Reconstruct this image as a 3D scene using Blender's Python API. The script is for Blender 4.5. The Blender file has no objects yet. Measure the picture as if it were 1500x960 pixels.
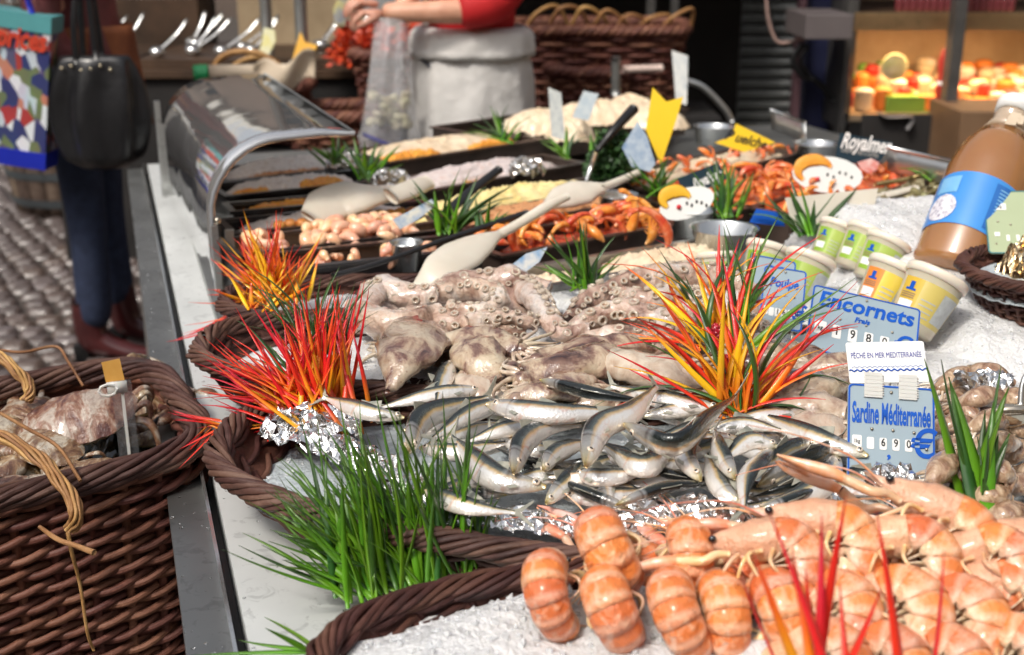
import bpy, math, random
from mathutils import Vector, Matrix, noise as mnoise, Quaternion
R = math.radians
rnd = random.Random(7)
scene = bpy.context.scene
col = scene.collection

# ------------------------------------------------------------------ camera
FPX = 1800.0                      # focal length in pixels of a 1500 px wide frame
PITCH = R(18.15)
CAM = Vector((0, 0, 1.40))
cd = bpy.data.cameras.new('camera'); camera = bpy.data.objects.new('camera', cd); col.objects.link(camera)
camera.location = CAM
camera.rotation_euler = (R(90) - PITCH, 0, 0)
cd.sensor_width = 36.0; cd.lens = FPX / 1500 * 36; cd.clip_start = 0.05; cd.clip_end = 300
cd.dof.use_dof = True; cd.dof.focus_distance = 1.47; cd.dof.aperture_fstop = 4.7
cd.dof.aperture_blades = 9
scene.camera = camera

# ------------------------------------------------------------------ world, sun, exposure
SUN_EL, SUN_AZ = R(52), R(-142)     # azimuth from +Y towards +X (negative: from the left, a little behind the camera)
world = bpy.data.worlds.new('World'); scene.world = world; world.use_nodes = True
wn = world.node_tree.nodes; wl = world.node_tree.links
for n in list(wn): wn.remove(n)
sky = wn.new('ShaderNodeTexSky'); sky.sky_type = 'NISHITA'; sky.sun_disc = False
sky.sun_elevation = SUN_EL; sky.sun_rotation = SUN_AZ
sky.air_density = 1.0; sky.dust_density = 6.0; sky.ozone_density = 1.0
hs = wn.new('ShaderNodeHueSaturation'); hs.inputs['Saturation'].default_value = 0.35   # a thin even cloud cover greys the blue
bg = wn.new('ShaderNodeBackground'); bg.inputs['Strength'].default_value = 0.15
wo = wn.new('ShaderNodeOutputWorld')
wl.new(sky.outputs[0], hs.inputs['Color']); wl.new(hs.outputs[0], bg.inputs['Color']); wl.new(bg.outputs[0], wo.inputs['Surface'])
sd = bpy.data.lights.new('sun', 'SUN'); sd.energy = 1.9; sd.angle = R(9); sd.color = (1.0, 0.93, 0.82)
sun = bpy.data.objects.new('sun', sd); col.objects.link(sun)
sdir = Vector((math.sin(SUN_AZ) * math.cos(SUN_EL), math.cos(SUN_AZ) * math.cos(SUN_EL), math.sin(SUN_EL)))
sun.rotation_euler = sdir.to_track_quat('Z', 'Y').to_euler()
sun.location = (-3, -2, 6)
scene.view_settings.view_transform = 'Standard'; scene.view_settings.look = 'None'
scene.view_settings.exposure = 0.10; scene.view_settings.gamma = 1.0
scene.cycles.max_bounces = 8; scene.cycles.transparent_max_bounces = 10
scene.cycles.use_denoising = True
scene.cycles.sample_clamp_indirect = 6.0

# ------------------------------------------------------------------ pixel -> place helpers
CP, SP = math.cos(PITCH), math.sin(PITCH)
def ray(px, py):
    x = (px - 750) / FPX; y = (480 - py) / FPX
    return Vector((x, CP + y * SP, -SP + y * CP))
def P(px, py, z=0.8):
    d = ray(px, py); return CAM + d * ((z - CAM.z) / d.z)
def PD(px, py, dep):
    return CAM + ray(px, py) * dep
def dep(v): 
    w = Vector(v) - CAM; return w.y * CP - w.z * SP
AX = R(17.8)                                    # the stall runs away from the camera, turned to the left
UA = Vector((-math.sin(AX), math.cos(AX), 0)); VA = Vector((math.cos(AX), math.sin(AX), 0)); ZZ = Vector((0, 0, 1))
SO = P(313, 700, 0.72)
def S(u, v, z=0.0): 
    o = SO + UA * u + VA * v; o.z = z; return o

# ------------------------------------------------------------------ mesh helpers
def catmull(pts, n):
    pts = [Vector(p) for p in pts]
    if len(pts) < 3 or n <= 1: 
        if n <= 1: return pts
        return [pts[0].lerp(pts[-1], i / (n * (len(pts) - 1))) for i in range(n * (len(pts) - 1) + 1)]
    out = []
    ext = [pts[0] * 2 - pts[1]] + pts + [pts[-1] * 2 - pts[-2]]
    for i in range(1, len(ext) - 2):
        p0, p1, p2, p3 = ext[i-1:i+3]
        for k in range(n):
            t = k / n
            out.append(0.5 * ((2*p1) + (p2-p0)*t + (2*p0-5*p1+4*p2-p3)*t*t + (3*p1-p0-3*p2+p3)*t**3))
    out.append(pts[-1]); return out
def lerpl(vals, t):
    x = max(0.0, min(1.0, t)) * (len(vals) - 1); i = min(int(x), len(vals) - 2); f = x - i
    a, b = vals[i], vals[i+1]
    if isinstance(a, (tuple, list)): return tuple(p + (q - p) * f for p, q in zip(a, b))
    return a + (b - a) * f

class MB:
    def __init__(s): s.v = []; s.f = []; s.uv = []; s.mi = []; s.m = 0
    def face(s, ids, uvs=None):
        s.f.append(ids); s.uv.append(uvs if uvs else [(0.5, 0.5)] * len(ids)); s.mi.append(s.m)
    def box(s, c, size, rot=None, taper=1.0):
        c = Vector(c); hx, hy, hz = size[0]/2, size[1]/2, size[2]/2; b = len(s.v)
        for z in (-hz, hz):
            k = taper if z > 0 else 1.0
            for x, y in ((-hx, -hy), (hx, -hy), (hx, hy), (-hx, hy)):
                p = Vector((x*k, y*k, z)); p = rot @ p if rot else p; s.v.append(c + p)
        q = [(0,0),(1,0),(1,1),(0,1)]
        for f in ((3,2,1,0),(4,5,6,7),(0,1,5,4),(1,2,6,5),(2,3,7,6),(3,0,4,7)): s.face([b+i for i in f], q)
        return s
    def grid(s, fn, nu, nv, closeu=False, closev=False):
        b = len(s.v)
        ru = nu if closeu else nu + 1; rv = nv if closev else nv + 1
        for i in range(ru):
            for j in range(rv): s.v.append(Vector(fn(i / nu, j / nv)))
        for i in range(nu):
            for j in range(nv):
                i2 = (i + 1) % ru; j2 = (j + 1) % rv
                s.face([b+i*rv+j, b+i2*rv+j, b+i2*rv+j2, b+i*rv+j2], [(i/nu, j/nv), ((i+1)/nu, j/nv), ((i+1)/nu, (j+1)/nv), (i/nu, (j+1)/nv)])
        return s
    def tube(s, pts, rad, seg=8, sub=1, up=None, cap=True, fixed=False, v0=0.0, v1=1.0):
        """sweep an ellipse; rad = list of r or (side, height) spread over the length; uv u = along, v = around from the up side"""
        c = catmull(pts, sub); n = len(c)
        L = [0.0]
        for i in range(1, n): L.append(L[-1] + (c[i] - c[i-1]).length)
        T = L[-1] or 1.0
        if not isinstance(rad, (list, tuple)): rad = [rad, rad]
        N = Vector(up) if up is not None else None
        b = len(s.v); full = (v1 - v0) > 0.999; rv = seg if full else seg + 1
        for i in range(n):
            t = (c[min(i+1, n-1)] - c[max(i-1, 0)])
            if t.length < 1e-9: t = Vector((0, 0, 1))
            t.normalize()
            if N is None: N = Vector((0, 0, 1)) if abs(t.z) < 0.9 else Vector((0, 1, 0))
            base = Vector(up) if (fixed and up is not None) else N
            nn = base - t * base.dot(t)
            if nn.length < 1e-5: nn = t.orthogonal()
            nn.normalize(); N = nn; B = t.cross(nn)
            r = lerpl(list(rad), L[i] / T); a, h = (r if isinstance(r, tuple) else (r, r))
            for j in range(rv):
                th = 2 * math.pi * (v0 + (v1 - v0) * j / seg)
                s.v.append(c[i] + nn * (h * math.cos(th)) + B * (a * math.sin(th)))
        for i in range(n - 1):
            for j in range(seg):
                j2 = (j + 1) % rv
                s.face([b+i*rv+j, b+(i+1)*rv+j, b+(i+1)*rv+j2, b+i*rv+j2][::-1],
                       [(L[i]/T, j/seg), (L[i+1]/T, j/seg), (L[i+1]/T, (j+1)/seg), (L[i]/T, (j+1)/seg)][::-1])
        if cap and full:
            s.face([b+j for j in range(seg)], [(0, j/seg) for j in range(seg)])
            s.face([b+(n-1)*rv+j for j in range(seg)][::-1], [(1, j/seg) for j in range(seg)])
        return s
    def lathe(s, prof, seg=20, c=(0,0,0), rot=None, cap=True):
        c = Vector(c); b = len(s.v); n = len(prof)
        for r, z in prof:
            for j in range(seg):
                a = 2*math.pi*j/seg; p = Vector((r*math.cos(a), r*math.sin(a), z)); p = rot @ p if rot else p; s.v.append(c + p)
        for i in range(n-1):
            for j in range(seg):
                j2 = (j+1) % seg
                s.face([b+i*seg+j, b+i*seg+j2, b+(i+1)*seg+j2, b+(i+1)*seg+j], [(j/seg, i/(n-1)), ((j+1)/seg, i/(n-1)), ((j+1)/seg, (i+1)/(n-1)), (j/seg, (i+1)/(n-1))])
        if cap:
            s.face([b+j for j in range(seg)][::-1]); s.face([b+(n-1)*seg+j for j in range(seg)])
        return s
    def ball(s, c, r, nu=8, nv=6, rot=None):
        c = Vector(c); r = (r, r, r) if not isinstance(r, (tuple, list)) else r
        prof = []
        b = len(s.v)
        for i in range(nv+1):
            ph = math.pi * i / nv
            for j in range(nu):
                a = 2*math.pi*j/nu
                p = Vector((r[0]*math.sin(ph)*math.cos(a), r[1]*math.sin(ph)*math.sin(a), r[2]*math.cos(ph)))
                s.v.append(c + (rot @ p if rot else p))
        for i in range(nv):
            for j in range(nu):
                j2 = (j+1) % nu; s.face([b+i*nu+j, b+(i+1)*nu+j, b+(i+1)*nu+j2, b+i*nu+j2], [(i/nv, j/nu), ((i+1)/nv, j/nu), ((i+1)/nv, (j+1)/nu), (i/nv, (j+1)/nu)])
        return s
    def prism(s, outline, th, frame=None):
        """flat outline (x, z) extruded in y by th"""
        n = len(outline); b = len(s.v)
        xs = [p[0] for p in outline]; zs = [p[1] for p in outline]
        dx = (max(xs)-min(xs)) or 1; dz = (max(zs)-min(zs)) or 1
        q = [((p[0]-min(xs))/dx, (p[1]-min(zs))/dz) for p in outline]
        for y in (-th/2, th/2):
            for x, z in outline:
                p = Vector((x, y, z)); s.v.append(frame @ p if frame else p)
        s.face(list(range(b, b+n)), q); s.face(list(range(b+n, b+2*n))[::-1], q[::-1])
        for i in range(n):
            j = (i+1) % n; s.face([b+i, b+i+n, b+j+n, b+j], [q[i], q[i], q[j], q[j]])
        return s
    def mesh(s, name, mats, smooth=True):
        me = bpy.data.meshes.new(name); me.from_pydata(s.v, [], s.f)
        uvl = me.uv_layers.new(name='UVMap'); flat = [c for f in s.uv for uv in f for c in uv]
        uvl.data.foreach_set('uv', flat)
        for m in (mats if isinstance(mats, (list, tuple)) else [mats]): me.materials.append(m)
        me.polygons.foreach_set('material_index', s.mi)
        me.polygons.foreach_set('use_smooth', [smooth] * len(s.f))
        me.validate(); me.update(); return me
    def build(s, name, mats, parent=None, smooth=True, loc=None, mat=None):
        o = bpy.data.objects.new(name, s.mesh(name, mats, smooth)); col.objects.link(o)
        if parent: o.parent = parent
        if mat is not None: o.matrix_local = mat
        elif loc is not None: o.location = loc
        return o

def tag(o, label=None, cat=None, group=None, kind=None):
    if label: o['label'] = label
    if cat: o['category'] = cat
    if group: o['group'] = group
    if kind: o['kind'] = kind
    return o
def thing(name, label, cat, loc=(0,0,0), group=None, mat=None):
    o = bpy.data.objects.new(name, None); col.objects.link(o); o.empty_display_size = 0.02
    if mat is not None: o.matrix_world = mat
    else: o.location = loc
    return tag(o, label, cat, group)
def setting(name, mb, m, smooth=False):
    return tag(mb.build(name, m, smooth=smooth), kind='structure')
def inst(src, parent=None, mat=None, loc=None, name=None):
    c = src.copy(); col.objects.link(c)
    if name: c.name = name
    c.parent = parent
    if mat is not None: c.matrix_local = mat
    elif loc is not None: c.location = loc
    return c
def kids(o): return [c for c in bpy.data.objects if c.parent == o]
def copy_tree(src, ch, label=None, mat=None):
    """ch: {object: [children]} of the source"""
    r = src.copy(); col.objects.link(r)
    if label: r['label'] = label
    if mat is not None: r.matrix_world = mat
    for c in ch.get(src, []):
        d = c.copy(); col.objects.link(d); d.parent = r
        for g in ch.get(c, []):
            e = g.copy(); col.objects.link(e); e.parent = d
    return r
def frame(o, x, z):
    """matrix with origin o, X axis along x and Z axis near z"""
    x = Vector(x).normalized(); z = Vector(z); y = z.cross(x).normalized(); z = x.cross(y).normalized()
    return Matrix.Translation(Vector(o)) @ Matrix((x, y, z)).transposed().to_4x4()
def framez(o, x, z):
    z = Vector(z).normalized(); x = Vector(x); x = (x - z*x.dot(z)).normalized(); y = z.cross(x)
    return Matrix.Translation(Vector(o)) @ Matrix((x, y, z)).transposed().to_4x4()
def fbm(p, s, o=3):
    return mnoise.fractal(Vector(p) * s, 0.6, 2.0, o)

# ------------------------------------------------------------------ materials
class NB:
    def __init__(s, name):
        s.m = bpy.data.materials.new(name); s.m.use_nodes = True; s.t = s.m.node_tree
        for n in list(s.t.nodes): s.t.nodes.remove(n)
        s.out = s.n('OutputMaterial'); s.b = s.n('BsdfPrincipled'); s.l(s.b.outputs[0], s.out.inputs[0])
    def n(s, t, **kw):
        nd = s.t.nodes.new('ShaderNode' + t)
        for k, v in kw.items(): setattr(nd, k, v)
        return nd
    def l(s, a, b): s.t.links.new(a, b); return s
    def put(s, sock, v):
        if hasattr(v, 'is_linked') or hasattr(v, 'links'): s.l(v, sock)
        else:
            if isinstance(v, tuple) and len(v) == 3: v = v + (1,)
            sock.default_value = v
    def coord(s, kind='Object'): return s.n('TexCoord').outputs[kind]
    def noise(s, scale, detail=3, rough=0.6, vec=None, dist=0.0, out='Fac'):
        nd = s.n('TexNoise'); nd.inputs['Scale'].default_value = scale; nd.inputs['Detail'].default_value = detail
        nd.inputs['Roughness'].default_value = rough; nd.inputs['Distortion'].default_value = dist
        s.l(vec if vec is not None else s.coord(), nd.inputs['Vector']); return nd.outputs[out]
    def voro(s, scale, vec=None, feature='F1', out='Distance'):
        nd = s.n('TexVoronoi', feature=feature); nd.inputs['Scale'].default_value = scale
        s.l(vec if vec is not None else s.coord(), nd.inputs['Vector']); return nd.outputs[out]
    def ramp(s, fac, stops, interp='LINEAR'):
        nd = s.n('ValToRGB'); cr = nd.color_ramp; cr.interpolation = interp
        while len(cr.elements) > 1: cr.elements.remove(cr.elements[-1])
        cr.elements[0].position = stops[0][0]; cr.elements[0].color = tuple(stops[0][1]) + (1,)
        for p, c in stops[1:]:
            e = cr.elements.new(p); e.color = tuple(c) + (1,)
        s.l(fac, nd.inputs[0]); return nd.outputs[0]
    def math(s, op, a, b=0.5, c=None):
        nd = s.n('Math', operation=op); s.put(nd.inputs[0], a); s.put(nd.inputs[1], b)
        if c is not None: s.put(nd.inputs[2], c)
        return nd.outputs[0]
    def mix(s, fac, a, b, mode='MIX'):
        nd = s.n('Mix', data_type='RGBA', blend_type=mode); s.put(nd.inputs[0], fac); s.put(nd.inputs[6], a); s.put(nd.inputs[7], b); return nd.outputs[2]
    def uv(s):
        sp = s.n('SeparateXYZ'); s.l(s.coord('UV'), sp.inputs[0]); return sp.outputs[0], sp.outputs[1]
    def vec(s, sc, kind='Object'):
        mp = s.n('Mapping'); mp.inputs['Scale'].default_value = sc; s.l(s.coord(kind), mp.inputs[0]); return mp.outputs[0]
    def rand(s): return s.n('ObjectInfo').outputs['Random']
    def bump(s, h, strength=0.3, dist=0.002):
        nd = s.n('Bump'); nd.inputs['Strength'].default_value = strength; nd.inputs['Distance'].default_value = dist
        s.l(h, nd.inputs['Height']); s.l(nd.outputs[0], s.b.inputs['Normal']); return nd
    def vary(s, colr, amt=0.15, hue=0.02):
        h = s.n('HueSaturation'); r = s.rand()
        s.l(s.math('MULTIPLY_ADD', r, 2*amt, 1-amt), h.inputs['Value'])
        s.l(s.math('MULTIPLY_ADD', r, 2*hue, 0.5-hue), h.inputs['Hue'])
        s.put(h.inputs['Color'], colr); return h.outputs[0]
    def set(s, **kw):
        names = dict(color='Base Color', rough='Roughness', metal='Metallic', sss='Subsurface Weight', coat='Coat Weight', coatr='Coat Roughness',
                     trans='Transmission Weight', ior='IOR', alpha='Alpha', emit='Emission Color', emits='Emission Strength', sheen='Sheen Weight', spec='Specular IOR Level')
        for k, v in kw.items(): s.put(s.b.inputs[names[k]], v)
        return s.m
def pm(name, cols, scale=20, rough=0.5, metal=0, bump=0.0, bscale=None, bdist=0.002, detail=3, vary=0.0, **kw):
    """general material: colours mixed by noise, fine relief by noise"""
    b = NB(name)
    if isinstance(cols[0], (int, float)): cols = [cols]
    if len(cols) == 1: c = b.mix(b.noise(scale, detail), tuple(x*0.86 for x in cols[0]), tuple(min(1, x*1.12) for x in cols[0]))
    else: c = b.ramp(b.noise(scale, detail), [(0.3 + 0.4*i/(len(cols)-1), cc) for i, cc in enumerate(cols)])
    if vary: c = b.vary(c, vary)
    if bump: b.bump(b.noise(bscale or scale*4, 4), bump, bdist)
    return b.set(color=c, rough=rough, metal=metal, **kw)
# ------------------------------------------------------------------ the materials
def m_steel(name, base=(0.62, 0.63, 0.62), rough=0.28, stretch=(4, 90, 90), metal=0.9):
    b = NB(name); n = b.noise(1.0, 3, vec=b.vec(stretch)); w = b.noise(7, 4)
    c = b.mix(w, tuple(x*0.75 for x in base), base)
    b.bump(n, 0.05, 0.001)
    c = b.mix(b.ramp(b.noise(38, 5, dist=1.0), [(0.56, (0,)*3), (0.66, (0.45,)*3)]), c, tuple(x*0.45 for x in base))
    return b.set(color=c, metal=metal, rough=b.math('MULTIPLY_ADD', w, 0.25, rough - 0.08))
STEEL = m_steel('brushed_steel'); STEEL_BRIGHT = m_steel('polished_steel', (0.8, 0.81, 0.8), 0.14); STEEL_TOP = m_steel('counter_steel', (0.80, 0.82, 0.81), 0.42, metal=0.35); STEEL_LEDGE = m_steel('ledge_steel', (0.34, 0.345, 0.34), 0.40)
STEEL_DULL = m_steel('dull_steel', (0.42, 0.43, 0.42), 0.38)
PAN = pm('black_pan_plastic', [(0.010, 0.010, 0.012), (0.028, 0.026, 0.026)], 14, 0.32, 0, 0.1, 60, coat=0.2)
PANB = pm('brown_pan_plastic', [(0.035, 0.024, 0.020), (0.075, 0.052, 0.042)], 14, 0.35, 0, 0.1, 60)
def m_wicker(name, dark, mid, light, rough=0.45):
    b = NB(name); n = b.noise(1.0, 4, vec=b.vec((18, 18, 60))); f = b.noise(30, 3)
    u, v = b.uv(); st = b.noise(1.0, 2, vec=b.vec((160, 5, 1), 'UV'))
    c = b.ramp(n, [(0.25, dark), (0.5, mid), (0.78, light)]); c = b.mix(b.math('MULTIPLY', f, 0.5), c, dark)
    c = b.vary(c, 0.35, 0.012)
    b.bump(b.math('ADD', b.noise(1.0, 3, vec=b.vec((220, 220, 220))), b.math('MULTIPLY', b.noise(1.0, 2, vec=b.vec((3, 9, 1), 'UV')), 1.5)), 0.9, 0.0012)
    return b.set(color=c, rough=b.math('MULTIPLY_ADD', f, 0.3, rough), coat=0.05, coatr=0.3, spec=0.35)
WICK = m_wicker('dark_wicker', (0.03, 0.010, 0.008), (0.085, 0.030, 0.022), (0.17, 0.075, 0.055))
WICKG = m_wicker('sky_grey_wicker', (0.035, 0.014, 0.011), (0.105, 0.048, 0.036), (0.21, 0.125, 0.10))  # rim wicker: grey of the reflected sky put into the brown
WICKR = m_wicker('basket_brown_wicker', (0.06, 0.020, 0.014), (0.18, 0.066, 0.044), (0.30, 0.135, 0.09))
CANE = m_wicker('tan_cane', (0.22, 0.10, 0.035), (0.42, 0.22, 0.085), (0.62, 0.38, 0.17), 0.4)
def m_ice(name, tint=(0.93, 0.93, 0.92), tint2=(0.80, 0.83, 0.85)):
    b = NB(name); n = b.noise(9, 5); f = b.noise(160, 4); g = b.noise(45, 3)
    b.bump(b.math('ADD', b.math('MULTIPLY', f, 0.6), g), 1.0, 0.008)
    return b.set(color=b.mix(n, tint, tint2), rough=b.math('MULTIPLY_ADD', g, 0.4, 0.18), sss=0.25, coat=0.15)
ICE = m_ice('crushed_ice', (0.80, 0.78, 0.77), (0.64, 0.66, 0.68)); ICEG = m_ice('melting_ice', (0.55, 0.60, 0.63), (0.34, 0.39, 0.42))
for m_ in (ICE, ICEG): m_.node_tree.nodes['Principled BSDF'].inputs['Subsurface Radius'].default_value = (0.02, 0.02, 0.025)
def m_foil():
    b = NB('aluminium_foil'); n = b.noise(60, 4)
    b.bump(n, 0.5, 0.004)
    return b.set(color=b.mix(n, (0.70, 0.70, 0.70), (0.92, 0.92, 0.92)), metal=1.0, rough=0.16)
FOIL = m_foil()
WHITE = pm('white_plastic', (0.80, 0.80, 0.78), 30, 0.4); BLACK = pm('black_plastic', (0.012, 0.012, 0.013), 30, 0.35)
CREAMP = pm('cream_plastic', [(0.60, 0.54, 0.45), (0.67, 0.62, 0.53)], 12, 0.38, sss=0.05)
def m_fish():
    b = NB('sardine_skin'); u, v = b.uv()
    d = b.math('MULTIPLY', b.math('ABSOLUTE', b.math('SUBTRACT', v, 0.5)), 2.0)       # 1 on the back, 0 on the belly
    n = b.noise(55, 4); d2 = b.math('ADD', d, b.math('MULTIPLY', b.math('SUBTRACT', n, 0.5), 0.16))
    body = b.ramp(d2, [(0.0, (0.92, 0.82, 0.72)), (0.28, (0.95, 0.91, 0.87)), (0.48, (0.84, 0.84, 0.83)), (0.57, (0.66, 0.48, 0.24)), (0.64, (0.12, 0.14, 0.13)), (0.76, (0.026, 0.034, 0.032)), (1.0, (0.010, 0.013, 0.014))])
    pink = b.ramp(b.noise(26, 3, dist=1.5), [(0.56, (1, 1, 1)), (0.68, (0.95, 0.60, 0.48)), (0.74, (0.7, 0.30, 0.24))])
    body = b.mix(0.8, body, pink, 'MULTIPLY')
    head = b.ramp(u, [(0.0, (0.60, 0.42, 0.09)), (0.06, (0.66, 0.60, 0.40)), (0.14, (0.80, 0.77, 0.74)), (0.2, (0.70, 0.66, 0.62)), (0.215, (0.30, 0.24, 0.22)), (0.235, (0.8, 0.8, 0.8)), (1.0, (0.8, 0.8, 0.8))])
    hf = b.ramp(u, [(0.0, (0.75,)*3), (0.15, (0.45,)*3), (0.23, (0.35,)*3), (0.26, (0, 0, 0))])
    c = b.mix(hf, body, head)
    spots = b.ramp(b.voro(110), [(0.08, (0.45, 0.48, 0.50)), (0.20, (1, 1, 1))])
    side = b.ramp(d, [(0.55, (0,)*3), (0.66, (1,)*3), (0.8, (0,)*3)])
    c = b.mix(b.math('MULTIPLY', side, 0.6), c, spots, 'MULTIPLY')
    b.bump(b.math('ADD', b.voro(330), b.math('MULTIPLY', n, 2.0)), 0.35, 0.0014)
    return b.set(color=b.vary(c, 0.10, 0.012), metal=0.40, rough=b.math('MULTIPLY_ADD', n, 0.22, 0.12), coat=0.6, coatr=0.10)
FISH = m_fish()
FIN = pm('fish_fin', [(0.46, 0.44, 0.36), (0.20, 0.21, 0.18)], 60, 0.35, 0.1, 0.4, 200, coat=0.3)
EYEW = pm('eye_rim', [(0.75, 0.55, 0.36), (0.85, 0.80, 0.72)], 300, 0.12, 0.2, coat=0.8); EYEB = pm('eye_pupil', (0.006, 0.008, 0.014), 10, 0.06, coat=1.0)
def m_wet(name, stops, scale, bump=0.4, bs=70, rough=0.14, sss=0.10, dist=0.6, spots=None, bd=0.004):
    b = NB(name); n = b.noise(scale, 5, 0.62, dist=dist)
    c = b.ramp(n, stops)
    if spots:
        sp = b.ramp(b.voro(spots[0]), [(spots[1], spots[2]), (spots[1] + 0.12, (1, 1, 1))]); c = b.mix(b.math('MULTIPLY', b.noise(8, 2), spots[3]), c, sp, 'MULTIPLY')
    c = b.vary(c, 0.08, 0.006)
    f = b.noise(bs, 4)
    b.bump(b.math('ADD', f, b.math('MULTIPLY', b.noise(bs*0.35, 3), 1.6)), min(1.0, bump*2.2), bd)
    b.b.inputs['Subsurface Radius'].default_value = (0.012, 0.006, 0.004)
    return b.set(color=c, rough=b.math('MULTIPLY_ADD', f, 0.2, rough - 0.04), sss=sss, coat=0.9, coatr=0.05)
OCTO = m_wet('octopus_skin', [(0.30, (0.10, 0.055, 0.04)), (0.40, (0.32, 0.19, 0.14)), (0.50, (0.58, 0.42, 0.33)), (0.62, (0.70, 0.62, 0.56)), (0.78, (0.46, 0.44, 0.46))], 13, 0.5, 110, spots=(150, 0.12, (0.62, 0.42, 0.34), 0.7))
SUCK = m_wet('sucker_skin', [(0.35, (0.46, 0.34, 0.24)), (0.6, (0.68, 0.60, 0.50))], 60, 0.2, 200)
SUCKD = pm('sucker_hollow', [(0.20, 0.11, 0.06), (0.34, 0.21, 0.12)], 90, 0.25, coat=0.4)
SQUID = m_wet('squid_skin', [(0.32, (0.05, 0.022, 0.020)), (0.42, (0.20, 0.11, 0.085)), (0.50, (0.42, 0.31, 0.22)), (0.60, (0.56, 0.46, 0.34)), (0.8, (0.46, 0.39, 0.29))], 20, 0.4, 60, dist=0.7, spots=(130, 0.10, (0.45, 0.28, 0.26), 0.9))
SQUIDW = m_wet('pale_squid_flesh', [(0.3, (0.30, 0.18, 0.13)), (0.45, (0.54, 0.42, 0.32)), (0.7, (0.70, 0.64, 0.53))], 18, 0.3, 60, dist=1.2)
SQUIDS = m_wet('small_squid_skin', [(0.30, (0.07, 0.035, 0.025)), (0.43, (0.30, 0.17, 0.10)), (0.56, (0.54, 0.39, 0.26)), (0.75, (0.66, 0.57, 0.46))], 36, 0.5, 90, dist=0.8)
def m_lang(name, pale=0.0):
    b = NB(name); u, v = b.uv()
    d = b.math('MULTIPLY', b.math('ABSOLUTE', b.math('SUBTRACT', v, 0.5)), 2.0)       # 0 at the middle of the back, 1 at the flank edges
    n = b.noise(40, 4)
    dd = b.math('ADD', d, b.math('MULTIPLY', b.math('SUBTRACT', n, 0.5), 0.3))
    o1, o2 = (0.70, 0.14, 0.025), (0.78, 0.26, 0.075)
    if pale: o1, o2 = (0.72, 0.36, 0.19), (0.80, 0.50, 0.33)
    base = b.mix(b.noise(22, 3), o1, o2)
    c = b.mix(b.ramp(dd, [(0.70, (0,)*3), (0.96, (1,)*3)]), base, (0.80, 0.62, 0.42))
    band = b.ramp(b.math('ADD', u, b.math('MULTIPLY', n, 0.16)), [(0.0, (0.20,)*3), (0.10, (0.0,)*3), (0.66, (0.0,)*3), (0.84, (0.50,)*3), (0.98, (0.25,)*3)])
    if not pale: c = b.mix(band, c, (0.86, 0.60, 0.44))
    c = b.mix(b.ramp(b.voro(95), [(0.05, (0.8,)*3), (0.13, (0,)*3)]), c, (0.30, 0.12, 0.05))
    c = b.mix(b.ramp(b.noise(70, 2), [(0.55, (0,)*3), (0.7, (0.5,)*3)]), c, (0.88, 0.56, 0.36))
    b.bump(b.math('ADD', b.math('MULTIPLY', n, 1.2), b.math('ADD', b.math('MULTIPLY', b.noise(150, 4), 0.9), b.math('MULTIPLY', b.voro(60), 0.8))), 1.0, 0.0028)
    c = b.mix(b.ramp(b.noise(120, 4, dist=.6), [(0.56, (0,)*3), (0.68, (0.5,)*3)]), c, (0.42, 0.13, 0.05)); c = b.mix(b.ramp(b.noise(28, 4, dist=1.2), [(0.54, (0,)*3), (0.70, (0.65,)*3)]), c, (0.86, 0.60, 0.45))
    b.b.inputs['Subsurface Radius'].default_value = (0.012, 0.005, 0.003)
    return b.set(color=b.vary(c, 0.10, 0.008), rough=b.math('MULTIPLY_ADD', n, 0.25, 0.24), sss=0.06, coat=0.30, coatr=0.10)
LANG = m_lang('langoustine_shell'); LANGP = m_lang('langoustine_head_shell', 1)
LANGL = pm('langoustine_leg', [(0.72, 0.38, 0.16), (0.84, 0.60, 0.40)], 40, 0.3, 0, 0.2, 160, vary=0.15, sss=0.1, coat=0.3)
LANGC = pm('langoustine_claw', [(0.72, 0.14, 0.05), (0.80, 0.34, 0.18), (0.86, 0.66, 0.56)], 26, 0.3, 0, 0.3, 120, vary=0.12, coat=0.3)
LANGU = pm('langoustine_underside', [(0.60, 0.42, 0.22), (0.78, 0.66, 0.50)], 50, 0.35, 0, 0.3, 120, coat=0.3)
def m_blade(name, stops, rough=0.34, var=0.25, hue=0.015, alongv=True):
    b = NB(name); u, v = b.uv(); r = b.rand()
    uu = b.math('ADD', u, b.math('MULTIPLY', b.math('SUBTRACT', r, 0.5), 0.5))
    c = b.ramp(uu, stops); c = b.vary(c, var, hue)
    b.bump(b.noise(1.0, 2, vec=b.vec((4, 60, 1), 'UV')), 0.25, 0.001)
    b.b.inputs['Subsurface Radius'].default_value = (0.004, 0.004, 0.001)
    return b.set(color=c, rough=rough, sss=0.05, coat=0.15)
GREEN = m_blade('grass_plastic', [(0.0, (0.12, 0.30, 0.012)), (0.4, (0.105, 0.27, 0.010)), (1.0, (0.055, 0.13, 0.012))])
GREEND = m_blade('dark_grass_plastic', [(0.0, (0.06, 0.17, 0.02)), (0.5, (0.022, 0.07, 0.014)), (1.0, (0.05, 0.11, 0.018))])
REDB = m_blade('red_blade_plastic', [(0.0, (0.86, 0.30, 0.015)), (0.25, (0.80, 0.06, 0.015)), (0.55, (0.72, 0.012, 0.015)), (1.0, (0.60, 0.012, 0.025))], hue=0.008)
ORB = m_blade('orange_blade_plastic', [(0.0, (0.84, 0.20, 0.01)), (0.3, (0.88, 0.42, 0.012)), (0.55, (0.86, 0.16, 0.01)), (1.0, (0.66, 0.02, 0.02))], hue=0.01)
YELB = m_blade('yellow_blade_plastic', [(0.0, (0.85, 0.25, 0.01)), (0.3, (0.90, 0.55, 0.015)), (0.8, (0.88, 0.45, 0.012)), (1.0, (0.78, 0.10, 0.02))], hue=0.01)
CRAB = None
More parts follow.
